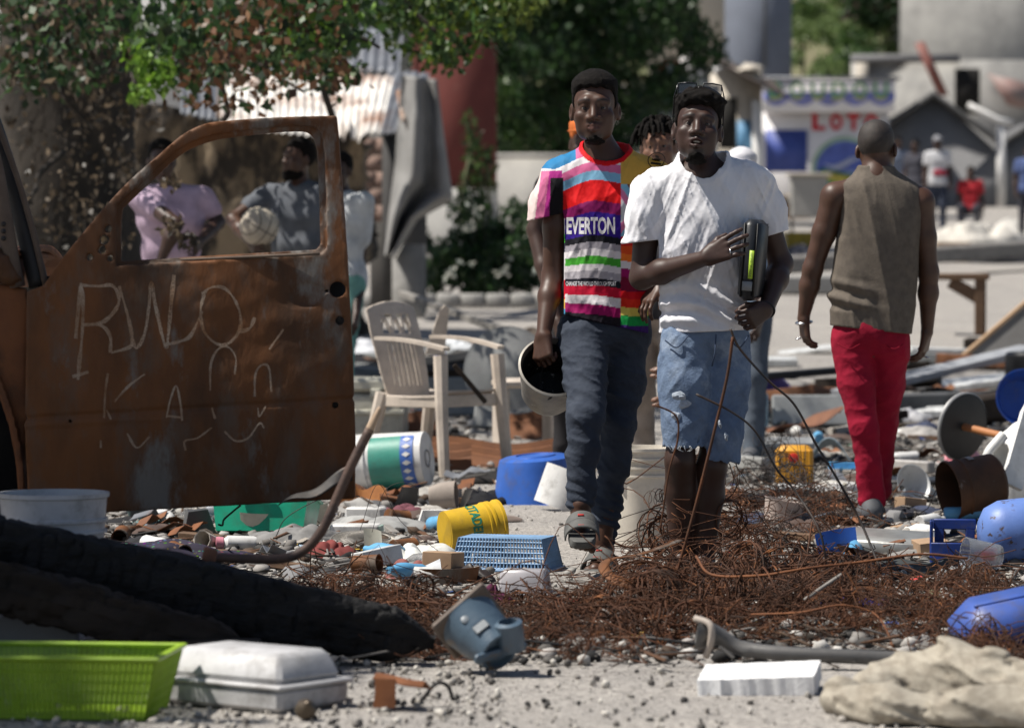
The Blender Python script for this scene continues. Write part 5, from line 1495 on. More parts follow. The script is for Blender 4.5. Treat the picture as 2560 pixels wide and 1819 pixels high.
# beyond the truck window
t, hc, HMx, s = figure('bearded man in grey T-shirt holding a pale ball on his hip', 23.6, 748, 1.80, 14, C('grey_tee', (.135, .145, .165)), C('black_jeans', (.03, .03, .035)), SKIN, h=.009,
       arms=(((582, 548, 23.5), (628, 606, 23.2)), None), fullbeard=True, head=(42, 4, 0))
bc = P(648, 566, 23.15)
ball = thing('basketball', 'pale worn basketball tucked under the arm of the bearded man', 'ball', bc - (0, 0, .118))
v, f = ico(4); mesh('skin', (v * .118 + bc, f), mat('ball_skin', (.50, .44, .35), (.42, .37, .30), rough=.7, scale=12, bump=.4, bscale=220), ball)
SEAM = mat('ball_seam', (.10, .09, .08), rough=.8)
an2 = np.linspace(0, 2 * math.pi, 41)
for k in range(4):
    if k < 2: pts = np.stack([np.cos(an2), np.sin(an2), 0 * an2], 1) if k == 0 else np.stack([0 * an2, np.cos(an2), np.sin(an2)], 1)
    else:
        sg_ = 1 if k == 2 else -1
        pts = np.stack([sg_ * (.62 - .25 * np.cos(2 * an2)), .75 * np.cos(an2), .85 * np.sin(an2)], 1); pts /= np.linalg.norm(pts, axis=1)[:, None]
    Rm = np.array(Euler((R(20), R(25), R(35))).to_matrix())
    mesh('seam', tube(pts @ Rm.T * .1175 + bc, .0035, 6, cap=False), SEAM, ball)
figure('man in pale pink shirt with his elbow bent, seen through the truck window', 22.6, 424, 1.78, -10, C('pale_pink', (.48, .36, .46)), C('dark_blue_trousers', (.03, .035, .06)), SKIN2, h=.012,
       arms=(((440, 560, 22.2), (402, 650, 22.2)), ((545, 556, 22.6), (500, 604, 22.3))), lean=.03, dx_head=-.03)
figure('person in white and teal shirt standing just behind the edge of the truck door', 25.2, 852, 1.72, 30, C('white_teal', (.60, .62, .64)), C('teal', (.18, .38, .34)), SKIN2, h=.014, arms=(None, ((898, 690, 25.2), (890, 790, 25.0))))
# far street
figure('man in white shirt with red waistband and dark trousers on the far street', 70.0, 2345, 1.72, 0, C('white_far', (.60, .60, .62)), C('navy_far', (.05, .06, .09)), SKIN2, h=.018, cap=C('grey_cap', (.3, .3, .32)), stride=.03)
o = mesh('red_belt', xf(lathe([(.13, -.05), (.16, -.05), (.16, .05), (.13, .05)], 20), s=(1.05, .8, 1), loc=P(2345, 432, 70) ), C('crimson', (.40, .02, .05))); tag(o, 'crimson sash round the waist of the man in white', 'sash')
figure('man in dark shirt standing behind the white shirted man', 73.0, 2290, 1.66, 30, C('dark_far', (.06, .06, .075)), C('grey_far', (.12, .12, .14)), SKIN2, h=.02)
figure('man in blue grey shirt beside the vest wearer head', 76.0, 2246, 1.70, -20, C('bluegrey_far', (.20, .23, .30)), C('grey_far', (.12, .12, .14)), SKIN2, h=.02)
figure('person in red shirt crouching at the foot of the gabled house', 70.0, 2428, 1.62, 10, C('red_far', (.45, .03, .04)), C('dark_far', (.06, .06, .075)), SKIN2, h=.02, seat=True)
figure('person in blue shirt standing near the drain pipe', 66.0, 2572, 1.6, 0, C('blue_far', (.10, .14, .30)), C('dark_far', (.06, .06, .075)), SKIN2, h=.02)
# ================================================================== the burnt truck
RUST = mat('burnt_rust', (.165, .062, .019), (.055, .026, .012), rough=.72, metal=.15, scale=3.2, c3=(.16, .145, .13), scale3=5.0, mix3=(.55, .65), stretch=(1, 1, .4), bump=.45, bscale=45, soil=.75)
RUSTO = mat('orange_rust', (.20, .075, .028), (.12, .045, .02), rough=.8, metal=.1, scale=5, c3=(.06, .035, .02), scale3=3, bump=.4, bscale=50)
SOOT = mat('sooty_steel', (.022, .021, .022), (.035, .03, .027), rough=.6, metal=.2, scale=6, c3=(.10, .05, .025), scale3=5, mix3=(.6, .75), bump=.3, bscale=40)
CHARM = mat('ash_tan_steel', (.13, .095, .07), (.09, .06, .045), rough=.75, metal=.1, scale=7, bump=.3, bscale=60)
def poly_sdf(px, pz, poly):
    """signed distance of points to a polygon (negative inside)"""
    d = np.full(len(px), 1e9); s = np.ones(len(px))
    n = len(poly)
    for i in range(n):
        a = np.array(poly[i]); b = np.array(poly[i - 1]); e = b - a
        wx, wz = px - a[0], pz - a[1]
        t = np.clip((wx * e[0] + wz * e[1]) / (e @ e + 1e-12), 0, 1)
        bx, bz = wx - e[0] * t, wz - e[1] * t
        d = np.minimum(d, bx * bx + bz * bz)
        c1 = pz >= a[1]; c2 = pz < b[1]; c3 = e[0] * wz > e[1] * wx
        flip = (c1 & c2 & c3) | (~c1 & ~c2 & ~c3)
        s = np.where(flip, -s, s)
    return s * np.sqrt(d)
DT = 12.2; q = jp(DT); m1 = DT / FPX
def pp(L): return [(q(x, y)[0], q(x, y)[2]) for x, y in L]
tb = np.array((q(300, 0)[0], DT + .5, 0.0))
truck = thing('burnt_truck', 'burnt out rusty truck with scratched letters on its open front door', 'truck', tb)
OUT = pp(spline([(839, 288), (700, 292), (560, 302), (505, 312), (455, 338), (400, 385), (300, 478), (170, 635), (118, 712)], 5).tolist() + [(76, 728), (74, 900), (72, 1100), (78, 1292), (300, 1276), (600, 1262), (886, 1247), (888, 1100), (882, 900), (868, 640), (855, 470), (844, 330)])
WIN = pp([(306, 652), (305, 560), (308, 522)] + spline([(308, 522), (380, 452), (455, 384), (530, 352), (620, 338), (740, 328), (775, 338), (790, 372)], 4).tolist() + [(796, 500), (800, 610), (790, 624)])
WINO = pp([(296, 664), (292, 560), (295, 512)] + spline([(295, 512), (370, 442), (445, 372), (525, 338), (620, 324), (745, 313), (795, 325), (808, 372)], 4).tolist() + [(815, 500), (818, 615), (806, 634)])
def door_fn(p):
    x, y, z = p[:, 0], p[:, 1] - DT, p[:, 2]
    y = y - .05 * ((x - q(480, 0)[0]) / .5) * 1.0                                     # right edge swings a little away
    bow = .030 * np.clip(1 - ((z - q(0, 900)[2]) / .48) ** 2, -.6, 1)
    lo_ = np.clip((q(0, 640)[2] - z) / .06, .12, 1)
    y = y + bow - lo_ * (.014 * fbm(x * 5, z * 5, x * 0, 3) + .007 * fbm(x * 17, z * 17, x * 0, 2))
    o = poly_sdf(x, z, OUT); a = poly_sdf(x, z, WINO); b = poly_sdf(x, z, WIN)
    d1 = np.maximum(np.maximum(o, -a), np.abs(y) - .020)
    d2 = np.maximum(np.maximum(o, -b), np.abs(y - .012) - .012)
    d = np.minimum(d1, d2)
    # pressed line, handle dish, holes
    (x0, z0), (x1, z1) = pp([(75, 1042), (888, 996)])
    ln = np.abs(z - (z0 + (z1 - z0) * (x - x0) / (x1 - x0)))
    d = d + .006 * np.exp(-(ln / .007) ** 2) - .004 * np.exp(-((ln - .022) / .010) ** 2) * (z < z0)
    for hx, hy, rx, rz, dep in ((768, 735, 44, 30, .006), (752, 735, 62, 36, .002)):
        cx, cz = q(hx, hy)[0], q(hx, hy)[2]; e = ((x - cx) / (rx * m1)) ** 2 + ((z - cz) / (rz * m1)) ** 2
        d = d + dep * np.clip((1.15 - e) * 3, 0, 1) * (y < 0)
    for hx, hy, r in ((843, 724, 20), (849, 801, 11), (838, 1012, 8), (260, 625, 10), (230, 643, 8), (280, 645, 8), (275, 572, 9), (265, 600, 12), (183, 1050, 4), (816, 727, 4)):
        cx, cz = q(hx, hy)[0], q(hx, hy)[2]
        d = np.maximum(d, r * m1 - np.sqrt((x - cx) ** 2 + (z - cz) ** 2))
    return d
S = Solid(); S.add(door_fn, (q(480, 790)[0], DT, q(480, 790)[2]), .86)
dv, df = S.mesh(.006)
door = mesh('door', (dv, df), RUST, truck, auto=50)
bvh_cur = BVHTree.FromPolygons([tuple(v) for v in dv], [tuple(int(i) for i in f) for f in df])
SCR = mat('bare_scratch', (.46, .36, .27), (.26, .13, .06), rough=.85, scale=12, mix=(.35, .7), bump=.3, bscale=120)
_n = SCR.node_tree; _t = _n.nodes.new('ShaderNodeTexNoise'); _t.inputs['Scale'].default_value = 70; _t.inputs['Detail'].default_value = 8
_r = _n.nodes.new('ShaderNodeMapRange'); _r.inputs[1].default_value = .38; _r.inputs[2].default_value = .52; _n.links.new(_t.outputs[0], _r.inputs[0]); _n.links.new(_r.outputs[0], _n.nodes['Principled BSDF'].inputs['Alpha'])
strokes = [[(530, 270), (545, 400), (540, 600), (525, 760), (515, 880)], [(480, 860), (580, 830)], [(540, 285), (640, 290), (730, 290), (770, 370), (740, 450), (660, 520), (550, 530)],
           [(550, 535), (660, 540), (715, 610), (715, 710)], [(500, 620), (515, 450), (530, 290)], [(770, 290), (830, 500), (850, 620), (835, 675), (720, 710)],
           [(850, 620), (880, 680), (930, 590), (955, 430), (970, 270), (1000, 430), (1060, 670), (1078, 600), (1095, 400), (1112, 220)], [(1060, 660), (1150, 640), (1220, 600), (1290, 450)],
           [(1290, 345), (1340, 302), (1420, 300), (1490, 370), (1530, 480), (1520, 580), (1450, 655), (1370, 650), (1300, 570), (1280, 450), (1300, 345)], [(1530, 580), (1590, 555), (1620, 490)],
           [(1340, 950), (1345, 780), (1390, 690), (1450, 675), (1500, 740), (1495, 850)], [(1710, 690), (1800, 565)], [(1712, 692), (1798, 572)], [(1620, 990), (1625, 850), (1665, 790), (1710, 810), (1725, 960)],
           [(700, 840), (685, 960), (675, 1120)], [(930, 845), (830, 920), (740, 1020)], [(690, 1070), (720, 1130)], [(1065, 1120), (1090, 1010), (1125, 920), (1150, 1010), (1165, 1140)], [(1070, 1110), (1160, 1120)],
           [(1350, 1060), (1370, 1130)], [(1640, 1060), (1650, 1115), (1690, 1050)], [(1430, 1210), (1500, 1270), (1580, 1250), (1650, 1160), (1680, 1190)], [(820, 1220), (880, 1310), (960, 1240)],
           [(1350, 1185), (1260, 1250), (1180, 1270), (1185, 1330)], [(655, 1260), (655, 1310)]]
for k, s_ in enumerate(strokes):
    pts = spline([q(x * .394, 600 + y * .394) for x, y in s_], 8) if len(s_) > 2 else np.array([q(s_[0][0] * .394 * (1 - t) + s_[1][0] * .394 * t, 600 + (s_[0][1] * (1 - t) + s_[1][1] * t) * .394) for t in np.linspace(0, 1, 8)])
    tan = np.gradient(pts, axis=0); nrm = np.stack([-tan[:, 2], 0 * tan[:, 0], tan[:, 0]], 1); nrm /= np.linalg.norm(nrm, axis=1)[:, None] + 1e-9
    rg = np.random.default_rng(k); bold = 1.0 if k < 10 else .62
    wd = bold * .0075 * (.25 + 1.0 * np.convolve(rg.random(len(pts) + 4), np.ones(5) / 5, 'valid') ** 1.3)[:, None]
    V = np.concatenate([on_front(pts + nrm * wd, DT, .0012), on_front(pts - nrm * wd, DT, .0012)])
    n = len(pts); mesh('scratched_letter', (V, [(i, i + 1, n + i + 1, n + i) for i in range(n - 1)]), SCR, door)
mesh('inner_panel', xf(box(q(870, 0)[0] - q(90, 0)[0], .02, q(0, 690)[2] - q(0, 1240)[2]), rot=(0, 0, 3), loc=(q(480, 0)[0], DT + .045, q(0, 1240)[2])), SOOT, door)
mesh('window_channel', tube(spline([q(800, 634, -.012), q(560, 645, -.018), q(306, 656, -.012)], 5), .0050, 8), CHARM, door)
mesh('torn_flap', (grid(16, 6, lambda a, b: (q(690 + 190 * a, 0)[0] + 0 * b, DT - .030 - .03 * b * np.sin(a * 3), q(0, 1265 - 62 * a - 40 * (1 - b) * a)[2] + .01 * np.sin(a * 9)), .003)), SOOT, door)
# fender with wheel arch, running on out of the picture
FEN = pp([(70, 722), (40, 715), (-60, 700), (-300, 690), (-620, 700), (-760, 760), (-780, 1050), (-700, 1290), (-420, 1290)] + [(-190 + 236 * math.cos(t), 1250 - 440 * math.sin(t)) for t in np.linspace(math.pi, 0.02, 16)] + [(60, 1292), (68, 1100), (70, 900)])
def fen_fn(p):
    x, y, z = p[:, 0], p[:, 1] - DT - .01, p[:, 2]
    d = np.maximum(poly_sdf(x, z, FEN), np.abs(y + .03 * np.cos((z - q(0, 900)[2]) * 3) + .006 * fbm(x * 6, z * 6, x * 0)) - .012)
    e = np.abs(np.sqrt(((x - q(-190, 0)[0]) / (236 * m1)) ** 2 + ((z - q(0, 1250)[2]) / (440 * m1)) ** 2) - 1.04) * .4
    lip = np.maximum(np.maximum(e - .012, np.abs(y + .035) - .030), q(0, 1290)[2] - z)
    return np.minimum(d, np.maximum(lip, z - q(0, 780)[2]))
S = Solid(); S.add(fen_fn, (q(-350, 1000)[0], DT, q(-350, 1000)[2]), .95); mesh('fender', S.mesh(.009), RUSTO, truck, auto=50)
mesh('wheel_well', xf(box(1.05, .5, .62), loc=(q(-330, 0)[0], DT + .40, q(0, 1290)[2])), SOOT, truck)
mesh('brake_drum', xf(lathe([(0, -.06), (.14, -.06), (.15, -.03), (.15, .06), (0, .06)], 28), rot=(90, 0, 0), loc=(q(-190, 0)[0], DT + .10, q(0, 1270)[2])), SOOT, truck)
mesh('axle_block', xf(box(.5, .35, .30, .02), loc=(q(-250, 0)[0], DT + .5, 0.0)), SOOT, truck)
mesh('bonnet', grid(30, 12, lambda a, b: (q(-760, 0)[0] + (q(52, 0)[0] - q(-760, 0)[0]) * a, DT + .02 + 1.25 * b, q(0, 690)[2] + .10 * np.sin(b * math.pi) ** .6 - .05 * (1 - a) - .0 * b), .02), RUSTO, truck)
mesh('cowl', grid(12, 10, lambda a, b: (q(-60, 0)[0] + .13 * a, DT - .02 + 1.2 * b, q(0, 706)[2] + .10 * a - .02 * b + .03 * np.sin(a * 3)), .015), RUSTO, truck)
def strip(path, w0, w1, thick, m, name, parent=truck):
    pts = spline([q(*p) for p in path], 7)
    v, f = tube(pts, np.linspace(w0, w1, len(pts)) * m1, 12); return mesh(name, (v, f), m, parent)
strip([(-60, 190, .12), (-20, 300, .10), (25, 440, .07), (62, 570, .05), (98, 716, .03)], 20, 26, 1, SOOT, 'windscreen_pillar')
strip([(-52, 190, .05), (-8, 305, .04), (42, 440, .02), (80, 570, .01), (114, 712, .0)], 7, 8, 1, CHARM, 'pillar_trim')
strip([(-80, 250, .0), (-25, 380, -.02), (5, 520, -.03), (28, 650, -.03), (44, 716, -.02)], 24, 20, 1, CHARM, 'door_pillar')
S = Solid(); S.cone(q(8, 660, -.05), q(38, 700, -.03), .026, .020, k=.02); S.cone(q(-20, 640, -.04), q(20, 690, -.05), .034, .026, k=.02); S.warp(folds(.01, 30, 30, 30, 2)); mesh('mirror_stub', S.mesh(.006), RUST, truck)
for k in range(3): mesh('bolt', xf(lathe([(0, 0), (.008, 0), (.008, .008), (0, .010)], 10), rot=(90, 0, 0), loc=q(9, 560 + k * 18, -.055)), SOOT, truck)
mesh('roof_rail', tube(spline([q(-60, 190, .1), q(-200, 60, .3), q(-420, 30, .5), q(-700, 40, .7)], 5), .03, 10), SOOT, truck)
mesh('sill', xf(box(1.0, .12, .10, .02), rot=(0, -2.5, 0), loc=(q(420, 0)[0], DT + .55, q(0, 1215, .5)[2])), SOOT, truck)
mesh('chassis_rail', xf(box(1.3, .08, .14, .01), loc=(q(-560, 0)[0], DT + .7, .22)), SOOT, truck)
for x in (-700, -120): mesh('axle_stand', xf(box(.18, .5, .23, .02), loc=(q(x, 0)[0], DT + .65, 0)), SOOT, truck)
# ================================================================== things lying about
PL = lambda n, c, **k: mat('plastic_' + n, c, rough=k.pop('rough', .42), spec=.45, scale=k.pop('scale', 5), bump=k.pop('bump', .12), bscale=k.pop('bscale', 60), soil=k.pop('soil', .6), **k)
def put(name, label, cat, parts, loc, rot=(0, 0, 0), s=1.0, group=None, smooth=True, auto=38):
    """parts: [(name, geo, mat)] or nested [(name, geo, mat, [subparts])] in local metres, z up"""
    if len(parts) == 1 and len(parts[0]) == 3:
        n, g, m_ = parts[0]
        o = mesh(name, xf(g, rot, s, loc), m_, smooth=smooth, auto=auto); return tag(o, label, cat, group)
    t = thing(name, label, cat, loc, group)
    for p in parts:
        o = mesh(p[0], xf(p[1], rot, s, loc), p[2], t, smooth=smooth, auto=auto)
        for sp in (p[3] if len(p) > 3 else ()): mesh(sp[0], xf(sp[1], rot, s, loc), sp[2], o, smooth=smooth, auto=auto)
    return t
def bucket_geo(rt, rb, h, t=.004, ribs=3, lip=.008):
    pr = [(0, 0), (rb, 0), (rb + (rt - rb) * .6, h * .6)]
    for k in range(ribs):
        z = h * (.70 + .085 * k); r = rb + (rt - rb) * z / h
        pr += [(r, z), (r + lip, z + .002), (r + lip, z + .010), (r, z + .012)]
    pr += [(rt, h - .015), (rt + lip * .9, h - .012), (rt + lip * .9, h), (rt - t, h), (rb - t, t * 2), (0, t * 2)]
    return lathe(pr, 40)
def handle_geo(r, z, drop, wire=.0025, a=0):
    pts = [(r * math.cos(t_), drop * math.sin(t_) * .35, z - drop * math.sin(t_)) for t_ in np.linspace(0, math.pi, 20)]
    return xf(tube(pts, wire, 6), rot=(0, 0, a))
def at(px, py, dz=0): g = G(px, py); g[2] += dz; return g
def atD(px, D, dz=0): return np.array((P(px, 900, D)[0], D, float(gz(D)) + dz))

# --- white bucket behind the log
put('bucket', 'white plastic bucket with two rims standing behind the charred timber', 'bucket',
    [('body', bucket_geo(.160, .135, .40, ribs=2), PL('dull_white', (.52, .52, .54))), ('wire_handle', handle_geo(.168, .33, .12, a=40), mat('wire_dark', (.05, .045, .04), rough=.5, metal=.5))], atD(132, 11.42, .05), (0, 0, 20))
# --- charred timber (squared beam rising to the left) and its neighbour
CHAR = mat('char', (.006, .006, .0065), (.013, .0125, .013), rough=.7, spec=.25, scale=14, c3=(.03, .028, .027), scale3=30, mix3=(.66, .76), stretch=(.4, 1, 1), bump=1.0, bscale=26, bdist=.02)
CHARB = mat('char_brown', (.030, .022, .017), (.012, .010, .009), rough=.8, spec=.2, scale=8, stretch=(.3, 1, 1), bump=.6, bscale=30, bdist=.01)
def timber(A, Bp, hw, hh, seed, taper=1.0, n=60):
    A, Bp = np.array(A), np.array(Bp); d = Bp - A; L = np.linalg.norm(d); d /= L
    lat = np.cross(d, (0, 0, 1)); lat /= np.linalg.norm(lat); up = np.cross(lat, d)
    def fn(u, v):
        a = v * 2 * math.pi
        sq = lambda c: np.sign(c) * np.abs(c) ** .45
        k = 1 - (1 - taper) * u ** 2
        endk = np.clip((1 - u) * 12, .12, 1) ** .6
        x = hw * sq(np.cos(a)) * k * endk; z = hh * sq(np.sin(a)) * k * endk
        cr = .010 * fbm(u * 14 + seed, v * 6, u * 0, 3) - .007 * ridge(u * 40, v * 14 + seed, u * 0) ** 7 - .007 * ridge(u * 6 + 3, v * 30 + seed, u * 0) ** 6 
        r = 1 + cr / hw * 2
        c = A[:, None, None] + d[:, None, None] * (L * u) + lat[:, None, None] * (x * r) + up[:, None, None] * (z * r)
        return c[0], c[1], c[2]
    v, f = grid(n, 40, fn)
    f = f + [tuple(range(40))[::-1], tuple(range((n - 1) * 40, n * 40))]
    return v, f
tA, tB = P(-260, 1340, 10.75), P(1085, 1618, 10.9); tB[2] = .055
o = mesh('charred_timber', timber(tA, tB, .10, .118, 1, .62, 260), CHAR); tag(o, 'thick charred black timber slanting down past the truck door', 'timber')
tA, tB = P(-200, 1408, 10.5), P(620, 1600, 10.62); tB[2] = .05
o = mesh('scorched_plank', timber(tA, tB, .05, .075, 2, .9, 70), CHARB); tag(o, 'scorched brown plank lying along the front of the black timber', 'plank')
put('prop_block', 'rough concrete block propping the raised end of the black timber', 'block', [('block', xf(box(.3, .4, .22, .03)), CONC)], atD(-230, 10.7))
# --- bent rusty pipe with clamp
pipe = thing('bent_pipe', 'bent rusty pipe with split end rising from the black timber', 'pipe', P(520, 1395, 10.95))
pth = spline([P(520, 1392, 10.95), P(610, 1396, 11.0), P(705, 1396, 11.05), P(760, 1375, 11.05), P(805, 1325, 11.05), P(840, 1250, 11.05), P(880, 1160, 11.05), P(925, 1072, 11.05)], 6)
PIPE = mat('pipe_rust', (.10, .062, .048), (.06, .042, .038), rough=.6, metal=.2, scale=14, c3=(.15, .12, .11), scale3=9, bump=.3, bscale=80)
mesh('tube', tube(pth, .0145, 14), PIPE, pipe); mesh('split_end', tube(spline([P(922, 1078, 11.05), P(940, 1040, 11.05), P(950, 1018, 11.05)], 4), [.015, .0135, .0125, .011, .010, .009, .008, .007, .006], 10), mat('pale_split', (.40, .29, .20), rough=.8, scale=20), pipe)
mesh('clamp', xf(box(.040, .022, .075, .004), rot=(8, 14, 0), loc=P(513, 1432, 10.93)), mat('clamp_rust', (.20, .085, .045), (.12, .055, .035), rough=.75, scale=20), pipe)
# --- green basket in front
def basket(L, W, h, flare, bar, m, pitch=.014):
    g = []
    def side(p0, p1, b0, b1):
        n = max(3, int(np.linalg.norm(np.array(p1) - p0) / pitch))
        for k in range(n + 1):
            t_ = k / n; a = np.array(p0) * (1 - t_) + np.array(p1) * t_; b = np.array(b0) * (1 - t_) + np.array(b1) * t_
            g.append(tube([b, a], bar, 4))
        for z in np.linspace(.12, .95, 6):
            a = np.array(b0) * (1 - z) + np.array(p0) * z; b = np.array(b1) * (1 - z) + np.array(p1) * z; g.append(tube([a, b], bar * .9, 4))
    T_ = [(-L / 2, -W / 2, h), (L / 2, -W / 2, h), (L / 2, W / 2, h), (-L / 2, W / 2, h)]; f_ = flare
    B_ = [(-L / 2 + f_, -W / 2 + f_, 0), (L / 2 - f_, -W / 2 + f_, 0), (L / 2 - f_, W / 2 - f_, 0), (-L / 2 + f_, W / 2 - f_, 0)]
    sides = []
    for i in range(4): side(T_[i], T_[(i + 1) % 4], B_[i], B_[(i + 1) % 4])
    rim = tube(spline([T_[0], ((T_[0][0] + T_[1][0]) / 2, -W / 2 - .002, h), T_[1], T_[2], T_[3], T_[0]], 1), .008, 8)
    rims = [xf(box(L + .02, .022, .010, .003), loc=(0, s_ * W / 2, h - .004)) for s_ in (-1, 1)] + [xf(box(.022, W - .02, .010, .003), loc=(s_ * L / 2, 0, h - .004)) for s_ in (-1, 1)]
    walls = [(np.array([T_[i], T_[(i + 1) % 4], B_[(i + 1) % 4], B_[i]]) * (.992, .992, 1), [(0, 1, 2, 3)]) for i in range(4)]
    floor = xf(box(L - 2 * f_, W - 2 * f_, .004))
    return join(*g), join(*rims), floor, join(*walls)
LG = mat('lime_plastic', (.30, .46, .03), (.24, .38, .025), rough=.4, scale=5, bump=.05, soil=.3)
LGT = mat('lime_film', (.32, .48, .03), rough=.4, alpha=.6, bump=0)
la, ri, fl, wa = basket(.60, .36, .155, .035, .0022, LG)
put('green_basket', 'lime green lattice basket standing beside the pale grey box', 'basket', [('lattice', la, LG), ('rim', ri, LG), ('floor', fl, LG), ('thin_wall', wa, LGT)], atD(130, 9.72), (0, 0, -6), auto=None, smooth=False)
# --- pale grey moulded box
def tbox(L, W, h, inset, bev=.012):
    b = box(L, W, h, bev); v = b[0].copy(); k = 1 - (inset / (min(L, W) / 2)) * (v[:, 2] / h); v[:, 0] *= 1 - inset / (L / 2) * (v[:, 2] / h); v[:, 1] *= 1 - inset / (W / 2) * (v[:, 2] / h); return v, b[1]
GB = PL('pale_grey', (.50, .495, .50), rough=.5, bscale=90, bump=.2)
put('grey_box', 'pale grey moulded plastic box lying upside down by the green basket', 'box',
    [('base', tbox(.42, .27, .062, -.004), GB, [('ledge', xf(box(.440, .290, .012, .004), loc=(0, 0, .058)), GB)]), ('top', xf(tbox(.405, .255, .075, .030, .014), loc=(0, 0, .070)), GB)], atD(632, 9.92), (0, 0, -38))
o = mesh('brass_stopper', xf(join(lathe([(0, 0), (.018, 0), (.028, .012), (.026, .028), (.012, .036), (.009, .05), (0, .052)], 16)), rot=(50, 20, 0), loc=atD(760, 9.58, .015)), mat('tarnished_brass', (.11, .085, .06), rough=.4, metal=.5)); tag(o, 'small tarnished round stopper lying against the pale grey box', 'knob')
# --- rusty angle bracket, pebbles
br = join(xf(grid(10, 6, lambda a, b: (.13 * (a - .5), .09 * (b - .5) + .01 * np.sin(a * 7), .075 - .02 * a + .012 * np.sin(b * 5)), .004)), xf(grid(8, 6, lambda a, b: (-.065 + .03 * b * 0 + .01 * a, .09 * (b - .5), .075 * a), .004)), xf(grid(8, 6, lambda a, b: (-.06 + .055 * a, -.046 + 0 * b, .075 * b), .004)))
put('rusty_bracket', 'folded rusty metal bracket lying on the bare concrete', 'bracket', [('metal', br, RUSTO)], atD(1005, 9.85), (0, 0, -15))
put('cable_end', 'short curl of black cable beside the rusty bracket', 'cable', [('cable', tube(spline([(0, 0, .006), (.04, .01, .05), (.07, .02, .045), (.085, .03, .006)], 6), .005, 7), SOOT)], atD(1050, 9.9))
# --- blue grey pump housing
PB = mat('chipped_blue_paint', (.075, .115, .155), (.05, .08, .115), rough=.38, spec=.6, scale=7, c3=(.14, .10, .06), scale3=7, mix3=(.57, .66), bump=.3, bscale=60)
pump = [('housing', lathe([(0, .012), (.046, .012), (.050, 0), (.060, 0), (.064, .012), (.074, .075), (.079, .082), (.084, .145), (.090, .152), (0, .152)], 36), PB, [('boss', xf(lathe([(0, 0), (.012, 0), (.012, .006), (.007, .008), (0, .008)], 16), rot=(100, 0, 8), loc=(-.014, -.077, .105)), mat('worn_metal', (.14, .16, .18), rough=.45)),
        ('boss', xf(box(.045, .006, .030, .003), rot=(8, 0, 6), loc=(.004, -.071, .038)), mat('worn_metal', (.36, .37, .37)))]),
        ('flange', xf(box(.19, .17, .022, .006), loc=(0, 0, .150)), mat('flange_rust', (.14, .105, .08), (.09, .07, .06), rough=.7, scale=12)),
        ('spout', xf(lathe([(0, 0), (.034, 0), (.040, .03), (.040, .08), (.026, .085), (.024, .03), (0, .03)], 24), rot=(70, 0, 30), loc=(.03, .02, -.005)), PB), ('foot_rib', xf(box(.17, .03, .02, .006), rot=(0, 0, 35), loc=(0, 0, -.012)), PB)]
put('pump_housing', 'chipped blue grey pump housing with square flange lying tilted at the wire edge', 'pump', pump, atD(1250, 10.60, .060), (-52, -40, 12))
# --- white foam slab
def slab(u, v): return .31 * (u - .5) + .006 * fbm(v * 9, u * 3, u * 0), .24 * (v - .5) + .006 * fbm(u * 9, v * 3 + 4, u * 0), .052 + .004 * fbm(u * 14, v * 14, u * 0, 3)
put('foam_slab', 'white broken foam slab lying on the concrete edge', 'slab', [('foam', grid(40, 30, slab, .05), mat('white_foam', (.80, .80, .80), (.70, .70, .70), rough=.9, scale=40, c3=(.10, .10, .10), scale3=22, mix3=(.68, .74), bump=.4, bscale=120))], atD(1902, 10.22), (4, -3, -9))
# --- grey burst tube
gt = thing('burst_tube', 'dull grey tube with flared burst end lying in the rusty wire', 'tube', atD(1990, 10.75))
pts = spline([P(1742, 1580, 10.75), P(1790, 1590, 10.75), P(1850, 1618, 10.75), P(1950, 1632, 10.72), P(2120, 1640, 10.7), P(2320, 1650, 10.7)], 8)
rr = np.interp(np.linspace(0, 1, len(pts)), [0, .06, .12, .22, .35, 1], [.050, .046, .040, .026, .021, .020])
v, f = tube(pts, rr, 20, cap=False); v = v + (fbm(v[:, 0] * 14, v[:, 1] * 14, v[:, 2] * 14)[:, None] * .02) * (v[:, :1] < pts[18][0])
mesh('tube_wall', (v, f), mat('dull_grey_rubber', (.11, .105, .10), (.07, .068, .066), rough=.45, spec=.6, scale=8, c3=(.16, .14, .12), bump=.2), gt)
mesh('rim_fold', tube(spline([P(1738, 1545, 10.74), P(1775, 1560, 10.70), P(1778, 1600, 10.70), P(1765, 1640, 10.73)], 6), .010, 8), mat('pale_rim', (.42, .36, .31), rough=.6), gt)
# --- pale clothes at the lower right
def cloth(label, px, D, w, d, h, seed, m, rot=0, fold=1.0, cat='cloth', name='cloth', n=40, st=(1, 1), group=None):
    return put(name, label, cat, [('c', lump(w, d, h, seed, n, fold, stretch=st), m)], atD(px, D), (0, 0, rot), auto=None, group=group)
STR = mat('striped_linen', (.36, .325, .265), (.25, .22, .175), rough=.9, scale=5, stretch=(6, 1, 9), mix=(.4, .6), bump=.3, bscale=60)
def limp(name, label, chains, seed, m, h=.007):
    """limp clothing: fat folded rolls melting into each other"""
    S = Solid()
    for pts, rs in chains: S.chain([np.array(p) for p in pts], rs, .035)
    S.warp(folds(.034, 4, 9, 15, seed, 6)); S.warp(folds(.010, 9, 22, 34, seed + 3, 12)); S.half((0, 0, 0), (0, 0, -1))
    return tag(mesh(name, S.mesh(h), m), label, 'clothes')
K9 = lambda x, y, D, r: atD(x, D, r * .55)
